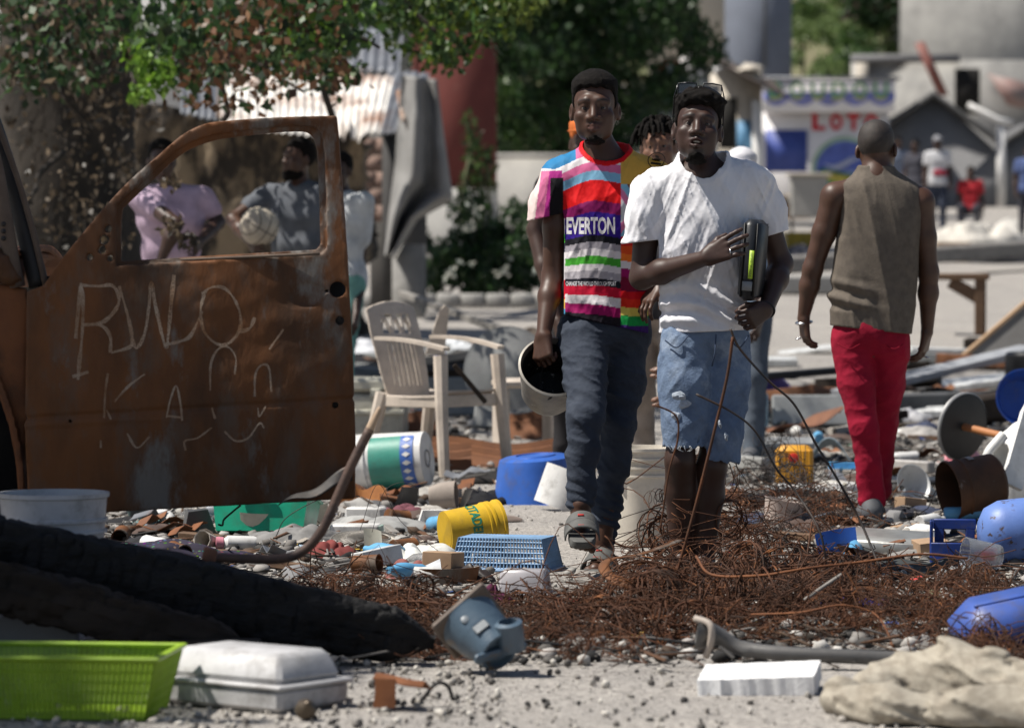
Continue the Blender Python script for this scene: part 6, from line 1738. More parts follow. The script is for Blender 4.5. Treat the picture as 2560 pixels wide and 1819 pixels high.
limp('linen_heap', 'heap of pale striped linen clothing on the concrete edge', [([K9(2190, 0, 9.95, .05), K9(2270, 0, 9.95, .11), K9(2370, 0, 9.9, .13), K9(2470, 0, 9.8, .11), K9(2580, 0, 9.7, .09)], [.035, .062, .078, .070, .055]), ([K9(2200, 0, 9.9, .06), K9(2180, 0, 9.8, .05)], [.05, .04])], 3, STR)
limp('linen_trouser', 'twisted pale linen trouser trailing from the clothes heap', [([K9(2095, 0, 9.72, .04), K9(2150, 0, 9.62, .05), K9(2230, 0, 9.52, .05), K9(2330, 0, 9.50, .05)], [.035, .045, .048, .04]), ([K9(2110, 0, 9.75, .05), K9(2150, 0, 9.82, .06)], [.04, .03])], 7, STR)
limp('linen_bundle', 'bundle of pale linen with rolled hem beside the clothes heap', [([K9(2330, 0, 9.48, .04), K9(2430, 0, 9.46, .06), K9(2590, 0, 9.42, .06)], [.035, .050, .055])], 11, STR)
limp('beige_sleeve', 'soft beige sleeve lying behind the striped heap', [([K9(2440, 0, 10.15, .05), K9(2520, 0, 10.1, .07), K9(2620, 0, 10.0, .06)], [.035, .045, .04])], 15, C('beige_soft', (.27, .225, .175)))
put('wood_offcut', 'small brown wood offcut by the linen heap', 'wood', [('w', box(.10, .03, .05, .004), WOODB)], atD(2165, 10.1), (10, -30, 25))

# --- chair
CH = PL('sand', (.58, .50, .42), rough=.5, soil=.25, bscale=120)
def make_chair(label, loc, rotz, m, parts='all'):
    t = thing('plastic_chair', label, 'chair', loc)
    def ad(n, g, par=None): return mesh(n, xf(g, (0, 0, rotz), 1, loc), m, par or t, auto=40)
    # local: faces -y
    sh, W = .42, .46
    ad('seat', grid(20, 20, lambda u, v: ((W - .04 + .03 * (1 - v)) * (u - .5), -.24 + .44 * v, sh - .03 * np.sin(u * math.pi) * np.sin(v * math.pi) - .02 * v + .02 * (v < .06)), .012))
    ad('seat_apron', join(xf(box(W - .02, .012, .06, .004), loc=(0, -.245, sh - .065)), xf(box(.012, .42, .06, .004), loc=(-W / 2 + .02, -.03, sh - .07)), xf(box(.012, .42, .06, .004), loc=(W / 2 - .02, -.03, sh - .07))))
    def legg(x0, y0, x1, y1, z0, z1):
        return tube(spline([(x0, y0, z0), ((x0 + x1) / 2 - .004, (y0 + y1) / 2, (z0 + z1) / 2), (x1, y1, z1)], 5), np.linspace(.038, .028, 11), 8)
    for s_ in (-1, 1):
        ad('leg', legg(s_ * .235, -.235, s_ * .265, -.285, sh + .20, 0)); ad('leg', legg(s_ * .20, .18, s_ * .245, .27, sh, 0))
        ad('armrest', grid(16, 6, lambda u, v: (s_ * (.225 + .015 * np.sin(u * 3)) + .055 * (v - .5), -.265 + .46 * u, .645 + .05 * u - .012 * np.cos(v * math.pi * 2) * 0 + .015 * np.sin(u * math.pi)), .018))
    # back: solid top with pierced pattern, slots, solid sides
    def bk(x, z):
        zz = (z - sh) / .47
        return .19 + .10 * zz + .03 * zz * zz - .03 * (1 - (x / .23) ** 2)
    S_ = Solid()
    def bfn(p):
        x, y, z = p[:, 0], p[:, 1], p[:, 2]
        hw = np.interp(z, [sh - .05, sh + .10, sh + .30, sh + .44, sh + .49], [.17, .19, .205, .195, .16])
        o_ = np.maximum(np.abs(x) - hw, np.maximum(sh - .03 - z, z - (sh + .475 - .04 * (x / .2) ** 2)))
        d = np.maximum(o_, np.abs(y - bk(x, z)) - .006)
        fx = np.abs((x / .036 + .5) % 1 - .5) * .036
        slot = np.maximum(fx - .0042, np.maximum(np.abs(x) - .112, np.maximum(sh + .03 - z, z - sh - .27)))
        d = np.maximum(d, -slot)
        lat_ = np.maximum(np.maximum(np.abs(x) - .115, np.abs(z - sh - .355) - .048), .0055 - np.abs(np.sin(x * 75) * .020 + (z - sh - .355) * .55))
        lat_ = np.maximum(lat_, .006 - np.abs(np.sin(x * 75 + 1.8) * .020 - (z - sh - .355) * .55))
        return np.maximum(d, -lat_)
    S_.add(bfn, (0, .25, sh + .22), .38); ad('backrest', S_.mesh(.0055))
    return t
make_chair('sand coloured plastic armchair with slotted back standing in the rubbish', at(1085, 1182), 52, CH)
put('plastic_stool', 'sand coloured low plastic table end behind the armchair', 'table', [('top', xf(box(.34, .30, .05, .015), loc=(0, 0, .40)), CH), ('leg', xf(box(.05, .28, .40, .01), loc=(-.14, 0, 0)), CH), ('leg', xf(box(.05, .28, .40, .01), loc=(.14, 0, 0)), CH)], at(1315, 1150), (0, 0, 10))
put('chair_fin', 'broken sand coloured chair back panel sticking up from the rubbish', 'chair part', [('p', prism([(-.05, 0), (.06, 0), (.075, .26), (.05, .28), (.02, .25)], .012), CH)], P(1085, 885, 21.5), (10, 0, 15))

# --- tubs, buckets and containers around the path
put('paint_bucket', 'white paint bucket with green and blue label lying on its side under the chair', 'bucket',
    [('body', bucket_geo(.150, .132, .40, ribs=1), PL('white', (.66, .65, .63))), ('label', lathe([(.1415, .10), (.1465, .26)], 40, 60, 330), PL('label_green', (.05, .26, .20), soil=.35)), ('blue_band', lathe([(.138, .035), (.1412, .10)], 40, 60, 330), PL('label_blue', (.05, .13, .42), soil=.35),
     [('diamond', xf(prism([(0, -.022), (.013, 0), (0, .022), (-.013, 0)], .002), rot=(0, 0, a + 90), loc=(.1405 * math.cos(R(a)), .1405 * math.sin(R(a)), .068)), PL('white', (.66, .65, .63))) for a in range(80, 330, 17)]),
     ('swoosh', lathe([(.1432, .13), (.1455, .20)], 30, 100, 200), PL('label_pale', (.45, .58, .55), soil=.35)), ('base_ring', xf(lathe([(.035, -.002), (.042, -.004), (.045, -.002)], 24)), mat('ring_grey', (.2, .19, .18)))], at(1068, 1222, .15), (0, -96, -14))
put('blue_basin', 'blue plastic basin standing upside down behind the striped jersey man', 'basin', [('b', lathe([(0, .215), (.14, .215), (.165, .205), (.175, .17), (.205, .012), (.235, .006), (.237, 0), (.20, 0), (.165, .16), (.13, .20), (0, .20)], 48), PL('strong_blue', (.035, .12, .46))), ('foot_ring', lathe([(.085, .215), (.088, .221), (.095, .221), (.098, .215)], 40), PL('strong_blue', (.035, .12, .46)))], at(1345, 1255), (3, -4, 0))
put('bucket_shard', 'curved white shard of a broken bucket standing by the blue basin', 'shard', [('s', lathe([(.115, 0), (.12, .18), (.124, .18), (.119, 0)], 16, 200, 330), PL('white', (.66, .65, .63)))], at(1395, 1272), (-8, 20, -10))
put('bucket', 'white plastic bucket with ribbed rim standing between the two walking men', 'bucket', [('body', bucket_geo(.165, .140, .385, ribs=3), PL('cream', (.78, .72, .62), soil=.2)), ('handle_lug', xf(box(.05, .02, .035, .004), loc=(-.10, -.14, .29)), PL('cream', (.66, .61, .52))), ('label_scar', lathe([(.153, .235), (.1565, .285)], 20, 205, 255), mat('label_scar', (.38, .37, .36)))], at(1598, 1358), (0, 0, 0))
yb = put('bucket', 'yellow bucket with green lettering lying on its side on the path', 'bucket', [('body', bucket_geo(.095, .082, .225, ribs=2, lip=.005), PL('yellow', (.62, .39, .02), soil=.25)), ('base', lathe([(0, -.001), (.07, -.001)], 24), PL('yellow', (.62, .39, .02)))], at(1112, 1388, .088), (0, 84, 22))
# lettering CITADELLE round the yellow bucket
yl = at(1112, 1388, .088)
yM = np.array(Euler((0, R(84), R(22))).to_matrix())
v, f = densify(text_geo('CITADELLE', .20, .040, bold=.03))
a_ = (v[:, 0] - .10) / .0885 + R(-115); V2 = np.stack([.0905 * np.cos(a_), .0905 * np.sin(a_), .085 + v[:, 2]], 1)
rr_ = (.082 + (.095 - .082) * V2[:, 2] / .225 + .0012) / .0905; V2[:, 0] *= rr_; V2[:, 1] *= rr_
mesh('lettering', (V2 @ yM.T + yl, f), PL('ink_green', (.02, .22, .14), soil=0), yb, smooth=False)
# light blue basket upside down
BB = PL('baby_blue', (.22, .38, .60), soil=.4)
la, ri, fl, wa = basket(.36, .23, .115, .022, .0032, BB, pitch=.013)
put('blue_basket', 'light blue slotted plastic basket lying upside down on the path', 'basket', [('lattice', la, BB), ('rim', ri, BB), ('floor', fl, BB)], at(1268, 1418, .115), (180, 0, -16), auto=None, smooth=False)
put('clear_tub', 'cloudy clear food tub lying upside down below the light blue basket', 'tub', [('t', tbox(.175, .12, .085, .012, .010), mat('cloudy_plastic', (.55, .53, .56), rough=.3, trans=.35, scale=9, bump=.1)), ('rim', xf(box(.195, .14, .008, .003)), mat('cloudy_plastic', (.55, .53, .56)))], at(1312, 1484), (0, 0, -10))
# green crate under the door
GC = PL('emerald', (.02, .40, .24), soil=.4, rough=.35)
def crate_shell(L, W, h, t=.006, fl=.02):
    o_ = lambda z, k: [(-L / 2 + k, -W / 2 + k, z), (L / 2 - k, -W / 2 + k, z), (L / 2 - k, W / 2 - k, z), (-L / 2 + k, W / 2 - k, z)]
    lv = [o_(0, fl), o_(h, 0), o_(h, t), o_(t, fl + t)]
    V = sum(lv, []); F = [(0, 3, 2, 1)] + [(j * 4 + i, j * 4 + (i + 1) % 4, j * 4 + 4 + (i + 1) % 4, j * 4 + 4 + i) for j in range(3) for i in range(4)] + [(12, 13, 14, 15)]
    return np.array(V, float), F
put('green_crate', 'emerald green plastic crate lying under the truck door', 'crate', [('shell', crate_shell(.40, .27, .16), GC), ('rim', join(xf(box(.42, .02, .012, .003), loc=(0, -.137, .155)), xf(box(.42, .02, .012, .003), loc=(0, .137, .155)), xf(box(.02, .254, .012, .003), loc=(-.20, 0, .155)), xf(box(.02, .254, .012, .003), loc=(.20, 0, .155))), GC), ('grip', xf(box(.14, .012, .02, .004), loc=(-.02, -.150, .13)), GC)], at(662, 1338), (-14, 0, -8))
put('jug_base', 'dark grey plastic wedge standing left of the emerald crate', 'plastic part', [('w', prism([(-.07, 0), (.07, 0), (.03, .11), (-.05, .10)], .09), PL('charcoal', (.07, .072, .075)))], at(498, 1338), (0, 0, 12))
for k, (x, y, rz) in enumerate(((498, 1372, 20), (536, 1376, -30))):
    put('paper_cup', 'crumpled pale paper cup lying beside the dark wedge', 'cup', [('c', lathe([(0, 0), (.026, 0), (.038, .085), (.040, .087), (.036, .085), (.024, .004), (0, .004)], 9), mat('cup_paper', (.42, .38, .33), rough=.9, soil=.4))], at(x, y, .03), (78, 0, rz), group='paper cups by the wedge', auto=30)
put('pink_bottle', 'white bottle with pink cap lying by the emerald crate', 'bottle', [('body', lathe([(0, 0), (.028, 0), (.030, .01), (.030, .11), (.018, .125), (.018, .13), (0, .13)], 20), PL('white', (.66, .65, .63))), ('cap', lathe([(.020, .125), (.024, .128), (.024, .155), (0, .157)], 18), PL('pink', (.60, .22, .28)))], at(640, 1378, .03), (0, -88, 8))
# cups, boxes, small containers on the left of the path
put('clay_cup', 'beige ribbed cup lying on its side near the paint bucket', 'cup', [('cup', lathe([(0, 0), (.045, 0), (.062, .05), (.064, .10), (.066, .12), (.060, .12), (.056, .05), (0, .006)], 28), mat('clay', (.33, .28, .24), rough=.8, soil=.3)), ('lid', xf(lathe([(0, 0), (.03, 0), (.034, .02), (.02, .03), (0, .03)], 18), loc=(0, 0, .15)), mat('clay2', (.24, .2, .17), rough=.8))], at(1075, 1275, .06), (0, 86, -8))
put('white_tray', 'white rectangular tray standing on edge behind the yellow bucket', 'tray', [('t', crate_shell(.22, .12, .05, .006, .01), PL('white', (.66, .65, .63)))], at(1115, 1318), (30, 0, -10))
put('white_box', 'white plastic box with a round hole lying left of the path', 'box', [('b', box(.16, .10, .06, .006), PL('white', (.66, .65, .63))), ('hole', xf(lathe([(0, 0), (.012, 0)], 14), loc=(.04, 0, .0605)), DARK)], at(915, 1302), (0, 0, -12))
put('white_box', 'white flat plastic box with pale green edge beside the grey cloth', 'box', [('b', box(.20, .13, .05, .006), PL('white', (.66, .65, .63))), ('edge', xf(box(.008, .12, .04), loc=(.102, 0, .005)), PL('mint', (.35, .5, .42)))], at(890, 1340), (0, 0, -6))
put('orange_scrap', 'torn orange rusty scrap leaning on the paint bucket', 'scrap', [('s', grid(14, 8, lambda u, v: (.22 * (u - .5), .04 * np.sin(u * 4) + .02 * v, .11 * v * (1 - .4 * u) + .02 * np.sin(u * 9)), .004), mat('bright_rust', (.42, .17, .05), (.24, .09, .03), rough=.8, scale=8))], at(905, 1262), (0, 0, 8))
# fan grille
fg = thing('fan_grille', 'round wire fan grille lying on the grey cloth', 'grille', at(950, 1372, .05))
fgM = ((12, 8, 0), at(950, 1372, .05))
W_ = mat('dull_wire', (.30, .28, .25), rough=.5, metal=.4)
mesh('rim', xf(join(*[tube([(r * math.cos(a), r * math.sin(a), -.04 * (r / .19) ** 2) for a in np.linspace(0, 2 * math.pi, 49)], w_, 6, cap=False) for r, w_ in ((.19, .004), (.13, .002), (.04, .004))]), *[fgM[0]], 1, fgM[1]), W_, fg)
mesh('spokes', xf(join(*[tube([(r * math.cos(a + .0), r * math.sin(a), -.04 * (r / .19) ** 2) for r in (.04, .12, .19)], .0016, 4) for a in np.linspace(0, 2 * math.pi, 60, endpoint=False)]), fgM[0], 1, fgM[1]), W_, fg, kind='stuff')
# cloths in the left litter
for k, (lb, x, y, w_, d_, h_, c_, r_) in enumerate((
    ('crumpled grey T-shirt spread behind the fan grille', 940, 1322, .50, .5, .10, (.33, .33, .32), 10), ('twisted grey cloth beside the emerald crate', 760, 1352, .42, .30, .09, (.22, .215, .21), 25),
    ('crumpled white cloth in front of the yellow bucket', 1050, 1402, .30, .32, .12, (.66, .66, .62), 0), ('dull red cloth crumpled by the bent pipe', 830, 1392, .22, .26, .09, (.20, .05, .045), 30),
    ('muddy pink rag lying below the white cloth', 1010, 1438, .20, .2, .075, (.26, .10, .09), -15), ('purple velvet rag crumpled by the cloudy tub', 1235, 1515, .17, .2, .10, (.10, .02, .055), 10),
    ('dark patterned cloth spread over the black timber', 400, 1395, .62, .5, .10, (.035, .03, .05), -8), ('black cloth heap below the chair legs', 1170, 1258, .42, .4, .10, (.014, .014, .016), 5),
    ('black wet rag beside the dull red cloth', 905, 1405, .22, .2, .06, (.02, .02, .02), 40), ('striped maroon cloth behind the clay cup', 1010, 1290, .28, .2, .07, (.16, .06, .075), 0),
    ('dark grey flat rag below the paint bucket', 985, 1262, .36, .22, .05, (.10, .10, .105), 0), ('pale grey rag trampled on the path edge', 700, 1420, .28, .2, .05, (.28, .27, .25), 0),
    ('greyish blanket crumpled under the black timber', 300, 1635, .34, .35, .13, (.20, .19, .19), 10), ('pale plastic film under the scorched plank', 470, 1622, .26, .2, .07, (.34, .33, .33), -10))):
    cloth(lb, x, G(x, y)[1] + .0, w_, d_, h_, 30 + k, C('rag%d' % k, c_, c2=tuple(v * .7 for v in c_)), r_, 1.1)
put('red_carton', 'red and white printed carton under the black timber', 'carton', [('c', box(.12, .08, .07, .002), mat('carton_red', (.26, .04, .045), (.42, .34, .33), scale=9, mix=(.5, .55), rough=.7))], atD(210, 10.75), (0, 0, 12))
put('brown_brick', 'scorched brown wooden block under the black timber', 'block', [('b', box(.24, .10, .10, .006), CHARB)], atD(540, 10.55), (0, 0, -4))
put('pale_brick', 'pale broken cinder block half hidden under the black timber', 'block', [('b', box(.30, .16, .16, .008), CONC_D)], atD(60, 10.72), (0, 0, 6))
put('rusty_curve', 'curved rusty metal strip lying below the muddy pink rag', 'strip', [('c', lathe([(.14, 0), (.15, .055), (.146, .055), (.136, 0)], 16, 200, 340), RUST)], at(1095, 1452, .0), (0, 0, 10))
put('black_shoe', 'dark burnt shoe upper lying by the path', 'shoe', [('s', lump(.20, .10, .09, 77, 24, .6), mat('burnt_leather', (.03, .022, .02), rough=.5))], at(1165, 1450), (0, 0, -30), auto=None)
for k, (x, y, rz, lb) in enumerate(((1180, 1318, 10, 'grey flip flop sole beside the yellow bucket'), (1250, 1300, -8, 'dusty brown slipper near the blue basin'))):
    put('slipper', lb, 'slipper', [('s', lump(.22, .09, .05, 80 + k, 20, .3), mat('dust_sole%d' % k, (.15, .14, .13) if k == 0 else (.18, .14, .12), rough=.9))], at(x, y), (0, 0, rz), auto=None)
# patterned print on the dark cloth: scattered coloured flecks as a material
_pm = _M['cloth_rag6']; 
def fleck(m_):
    nt = m_.node_tree; N, L = nt.nodes, nt.links; b = N['Principled BSDF']
    old = b.inputs['Base Color'].links[0].from_socket
    vo = N.new('ShaderNodeTexVoronoi'); vo.inputs['Scale'].default_value = 42
    tc = N.new('ShaderNodeTexCoord'); L.new(tc.outputs['Object'], vo.inputs['Vector'])
    hs = N.new('ShaderNodeHueSaturation'); hs.inputs['Saturation'].default_value = 1.2; hs.inputs['Value'].default_value = .22; L.new(vo.outputs['Color'], hs.inputs['Color'])
    mr = N.new('ShaderNodeMapRange'); mr.inputs[1].default_value = .25; mr.inputs[2].default_value = .3; mr.inputs[3].default_value = 1; mr.inputs[4].default_value = 0; L.new(vo.outputs['Distance'], mr.inputs[0])
    mx = N.new('ShaderNodeMix'); mx.data_type = 'RGBA'; L.new(mr.outputs[0], mx.inputs[0]); L.new(old, mx.inputs[6]); L.new(hs.outputs[0], mx.inputs[7]); L.new(mx.outputs[2], b.inputs['Base Color'])
fleck(_pm)

# --- the sooty pail in the striped man's hand
pl = P(1368, 935, 14.20)
put('sooty_pail', 'dented sooty metal pail hanging tilted from the striped man\'s hand', 'pail',
    [('body', lathe([(0, 0), (.085, 0), (.10, .03), (.118, .15), (.122, .19), (.128, .20), (.122, .205), (.116, .19), (.095, .03), (0, .012)], 36), mat('pail_metal', (.20, .18, .16), (.10, .09, .085), rough=.5, metal=.3, scale=9, c3=(.42, .39, .35), scale3=14, mix3=(.58, .66), bump=.4)),
     ('soot_lining', lathe([(0, .016), (.09, .034), (.112, .185)], 30), mat('soot_flake', (.010, .010, .011), (.02, .02, .02), rough=.5, scale=20, c3=(.55, .53, .50), scale3=40, mix3=(.6, .66), bump=.6)), ('rim', lathe([(.122, .195), (.130, .199), (.130, .206), (.122, .209)], 36), mat('pail_rim', (.26, .24, .21), rough=.5, metal=.3)),
     ('bail', handle_geo(.126, .198, .10, .003, a=70), SOOT)], pl + (.0, .03, -.085), (54, -12, 16))
# --- right hand side
put('jerrycan', 'amber jerrycan with red cap standing in the rubble', 'jerrycan', [('body', box(.185, .12, .205, .026), mat('amber', (.62, .30, .03), (.52, .24, .02), rough=.35, scale=6, soil=.2)), ('rib', join(*[xf(box(.020, .124, .17, .008), loc=(x, 0, .018)) for x in (-.075, -.045, .045, .075)]), mat('amber', (.6, .3, .03))), ('cap', xf(lathe([(0, 0), (.024, 0), (.024, .016), (.020, .018), (0, .018)], 20), rot=(90, 0, 0), loc=(-.002, -.060, .145)), PL('red_cap', (.55, .03, .02), soil=0))], at(1986, 1216), (0, 0, -6))
put('white_tub', 'shallow white tub lying behind the amber jerrycan', 'tub', [('t', crate_shell(.42, .3, .11, .008, .025), PL('white2', (.62, .63, .63)))], at(1942, 1150), (4, 0, -4))
put('gas_cylinder', 'dented blue gas cylinder lying on its side', 'gas cylinder', [('tank', lathe([(0, -.17), (.06, -.165), (.10, -.14), (.122, -.09), (.125, -.02), (.125, .22), (.10, .28), (.05, .31), (0, .31)], 40), mat('gas_blue', (.13, .22, .52), (.09, .16, .42), rough=.45, scale=4, c3=(.07, .05, .05), scale3=24, mix3=(.58, .63), bump=.2, bscale=40)), ('weld_band', lathe([(.1252, .06), (.1275, .063), (.1275, .072), (.1252, .075)], 40), mat('gas_blue', (.1, .2, .6)))], at(2560, 1412, .125), (0, 86, 8))
put('blue_collar', 'blue metal valve guard with cut out lying in front of the gas cylinder', 'guard', [('front_plate', xf(box(.17, .010, .085, .005), loc=(.01, 0, 0)), mat('navy_paint', (.015, .04, .20), (.01, .03, .15), rough=.4, scale=9, soil=.6)), ('side', xf(box(.010, .10, .165, .004), loc=(-.072, .05, 0)), mat('navy_paint', (.015, .04, .2))), ('top_bar', xf(box(.16, .010, .040, .004), loc=(.012, .105, .125)), mat('navy_paint', (.015, .04, .2)))] + [('post', xf(box(.035, .010, .13, .004), loc=(x, .105, 0)), mat('navy_paint', (.015, .04, .2))) for x in (-.045, .07)], at(2376, 1412), (0, 0, -8))
put('rusty_drum', 'rusty metal tin lying on its side, open end showing', 'tin', [('body', lathe([(.128, 0), (.132, .004), (.128, .010), (.126, .055), (.132, .062), (.126, .070), (.124, .22), (.11, .235), (0, .235), (0, .228), (.118, .22), (.122, .01)], 40), mat('tin_rust', (.10, .045, .022), (.055, .028, .016), rough=.7, metal=.2, scale=7, c3=(.36, .33, .30), scale3=4, mix3=(.62, .68), bump=.4, bscale=40)), ('strap', lathe([(.1285, .10), (.1305, .10), (.1305, .125), (.1285, .125)], 30, 20, 200), mat('strap_pale', (.30, .27, .24), rough=.5))], at(2370, 1304, .130), (4, 80, 22))
put('disc_wheel', 'black disc wheel with orange axle leaning in the rubble', 'wheel', [('disc', lathe([(0, -.012), (.155, -.012), (.168, -.004), (.168, .010), (.155, .016), (0, .016)], 48), mat('black_disc', (.018, .018, .019), rough=.5, scale=9, bump=.2)), ('rim_edge', lathe([(.166, -.010), (.172, -.004), (.172, .008), (.166, .014)], 48), mat('worn_edge', (.30, .30, .30), rough=.45, metal=.3)), ('axle', xf(tube([(0, 0, .01), (0, 0, .26)], .019, 14)), mat('orange_pole', (.42, .17, .06), (.3, .12, .05), rough=.6, scale=9))], P(2405, 1065, 19.0), (98, 0, 40))
WC = PL('clean_white', (.74, .74, .72), soil=.3)
S = Solid(); S.cone((0, 0, .06), (0, 0, .24), .10, .115, k=.04); S.cone((0, 0, .24), (.01, 0, .36), .10, .05, k=.06); S.ell((-.075, -.03, .22), (.035, .06, .075), k=.02, mode='sub'); S.half((0, 0, 0), (0, 0, -1))
put('white_jug', 'big white plastic jug with moulded grip lying by the rusty tin', 'jug', [('jug', S.mesh(.008), WC), ('grip', xf(tube(spline([(-.10, -.03, .13), (-.15, -.03, .22), (-.09, -.03, .33)], 6), .022, 10)), WC)], at(2510, 1275), (0, 12, 20))
put('white_plank', 'white plastic chair arm with oval hole leaning over the white jug', 'chair part', [('p', prism([(-.05, 0), (.05, 0), (.045, .34), (.03, .40), (0, .42), (-.03, .40), (-.045, .34)], .03), WC), ('hole', xf(lathe([(0, 0), (.022, 0)], 20), rot=(90, 0, 0), s=(1, 1, 1.4), loc=(0, -.0156, .35)), DARK)], P(2528, 1215, 16.6), (-14, 24, 20))
put('white_plank', 'second white plastic chair arm behind the oval holed one', 'chair part', [('p', prism([(-.04, 0), (.04, 0), (.035, .36), (0, .40), (-.035, .36)], .03), WC)], P(2560, 1130, 17.2), (-10, 22, 10))
put('pink_tub', 'pink plastic tub tipped behind the rusty tin', 'tub', [('t', lathe([(0, 0), (.06, 0), (.08, .12), (.086, .124), (.082, .13), (.074, .124), (.055, .006), (0, .006)], 32), PL('rose', (.62, .26, .30), soil=.35))], at(2432, 1172, .03), (20, -52, 0))
put('blue_basin', 'deep blue plastic basin standing on edge by the grey panel', 'basin', [('b', lathe([(0, 0), (.11, 0), (.15, .10), (.155, .104), (.148, .104), (.105, .008), (0, .008)], 40), PL('royal', (.015, .07, .36)))], P(2545, 1000, 20.5), (80, 0, 10))
put('black_barrel', 'black round drum end at the edge of the rubble', 'drum', [('d', lathe([(0, 0), (.2, 0), (.21, .02), (.21, .36), (.19, .38), (0, .38)], 40), mat('black_drum', (.02, .02, .022), rough=.45))], at(2590, 1020), (0, 0, 0))
put('blue_container', 'rounded blue plastic container half buried in rusty wire', 'container', [('body', box(.34, .24, .15, .055), PL('cobalt', (.05, .10, .36))), ('moulded_ridge', xf(box(.24, .015, .010, .003), loc=(0, -.04, .147)), PL('cobalt', (.05, .1, .36)))], at(2530, 1610), (8, -10, 14), auto=60)
put('clear_cup', 'clear plastic beaker lying on the dark cloth by the gas cylinder', 'beaker', [('c', lathe([(0, 0), (.040, 0), (.044, .01), (.055, .13), (.057, .132), (.053, .132), (.040, .012), (0, .008)], 32), mat('clear_plastic', (.75, .76, .78), rough=.12, trans=.85, scale=9, bump=0, alpha=.75)), ('red_scrap', xf(box(.03, .02, .05, .004), loc=(0, .01, .02)), PL('red_cap', (.55, .03, .02)))], at(2500, 1452, .085), (0, -82, 12))
tr_ = thing('oven_tray', 'flat grey metal oven panel lying in front of the red trousers', 'panel', at(2228, 1385))
mesh('panel', xf(box(.34, .30, .018, .004), (5, 3, -10), 1, at(2228, 1378, .045)), mat('galvanised', (.40, .40, .38), (.28, .28, .27), rough=.4, metal=.5, scale=8, bump=.2), tr_); mesh('front_lip', xf(box(.30, .014, .055, .004), (5, 3, -10), 1, at(2240, 1392, .0)), mat('galvanised', (.4, .4, .38)), tr_)
put('flower_pot', 'pale pot with purple flecks standing behind the rusty wire', 'pot', [('pot', lathe([(0, 0), (.07, 0), (.085, .125), (.089, .13), (.083, .13), (.066, .008), (0, .008)], 30), mat('fleck_pot', (.52, .43, .38), (.46, .37, .33), rough=.6, scale=30, c3=(.14, .07, .18), scale3=26, mix3=(.66, .68)))], at(1950, 1326), (0, 10, 0))
put('rolled_sheet', 'rolled white plastic sheet lying under the amber jerrycan', 'sheet', [('s', tube(spline([(-.2, 0, .03), (-.08, .02, .045), (.06, 0, .035), (.22, -.02, .02)], 6), [.024 + .008 * math.sin(i * 1.7) for i in range(19)], 10), PL('white2', (.62, .63, .63)))], at(2015, 1246), (0, 0, -6))
put('pale_blue_sheet', 'pale blue bowed plastic sheet beside the red trousers', 'sheet', [('s', grid(16, 10, lambda u, v: (.26 * (u - .5), .12 * (v - .5), .16 * np.sin(math.pi * u) * (1 - .3 * v)), .004), PL('ice', (.38, .50, .58)))], at(2075, 1165), (0, 0, -10))
put('pale_blue_tray', 'small sky blue tray beside the amber jerrycan', 'tray', [('t', crate_shell(.16, .09, .035, .005, .01), PL('sky', (.12, .36, .60)))], at(2110, 1178), (20, 0, -6))
for k, (x, y, h_) in enumerate(((1842, 1072, .30), (1902, 1066, .33))):
    put('glass_bottle', 'pale green glass bottle standing behind the denim shorts' if k == 0 else 'taller pale blue glass bottle behind the denim shorts', 'bottle', [('glass', lathe([(0, 0), (.045, 0), (.05, .02), (.05, h_ * .58), (.018, h_ * .74), (.016, h_), (.020, h_), (.020, h_ + .012), (0, h_ + .012)], 24), mat('bottle_glass%d' % k, (.40, .55, .52) if k == 0 else (.36, .50, .60), rough=.1, trans=.6, bump=0))], at(x, y), (0, 0, 0))
put('rust_sheet', 'curled copper coloured rusty sheet behind the amber jerrycan', 'sheet', [('s', grid(24, 12, lambda u, v: (.46 * (u - .5), .20 * (v - .5), .03 + .13 * u ** 1.3 + .03 * np.sin(u * 7 + v * 3)), .004), mat('copper_rust', (.22, .10, .055), (.14, .065, .04), rough=.55, metal=.3, scale=5))], at(2010, 1092), (0, 0, 0))
# ================================================================== rusty wire
def wires(curves, rad, sides=4):
    """(n, m, 3) polylines -> one mesh of thin tubes"""
    n, m, _ = curves.shape
    d = np.gradient(curves, axis=1); d /= np.linalg.norm(d, axis=2, keepdims=True) + 1e-12
    ref = np.array((.31, .52, .79)); a = np.cross(d, ref); a /= np.linalg.norm(a, axis=2, keepdims=True) + 1e-9; b = np.cross(d, a)
    V = np.stack([curves + (math.cos(t) * a + math.sin(t) * b) * rad[:, None, None] for t in np.linspace(0, 2 * math.pi, sides, endpoint=False)], 2)
    i, j, k = np.meshgrid(np.arange(n), np.arange(m - 1), np.arange(sides), indexing='ij')
    f = lambda j_, k_: (i * m + j_) * sides + k_ % sides
    return V.reshape(-1, 3), np.stack([f(j, k), f(j, k + 1), f(j + 1, k + 1), f(j + 1, k)], -1).reshape(-1, 4)
WR = mat('rusty_wire', (.105, .038, .015), (.034, .018, .011), rough=.8, metal=.1, scale=5, c3=(.30, .115, .04), scale3=11, mix3=(.57, .68), bump=0)
WD = mat('black_wire', (.022, .020, .020), (.05, .03, .02), rough=.6, scale=12, bump=0)
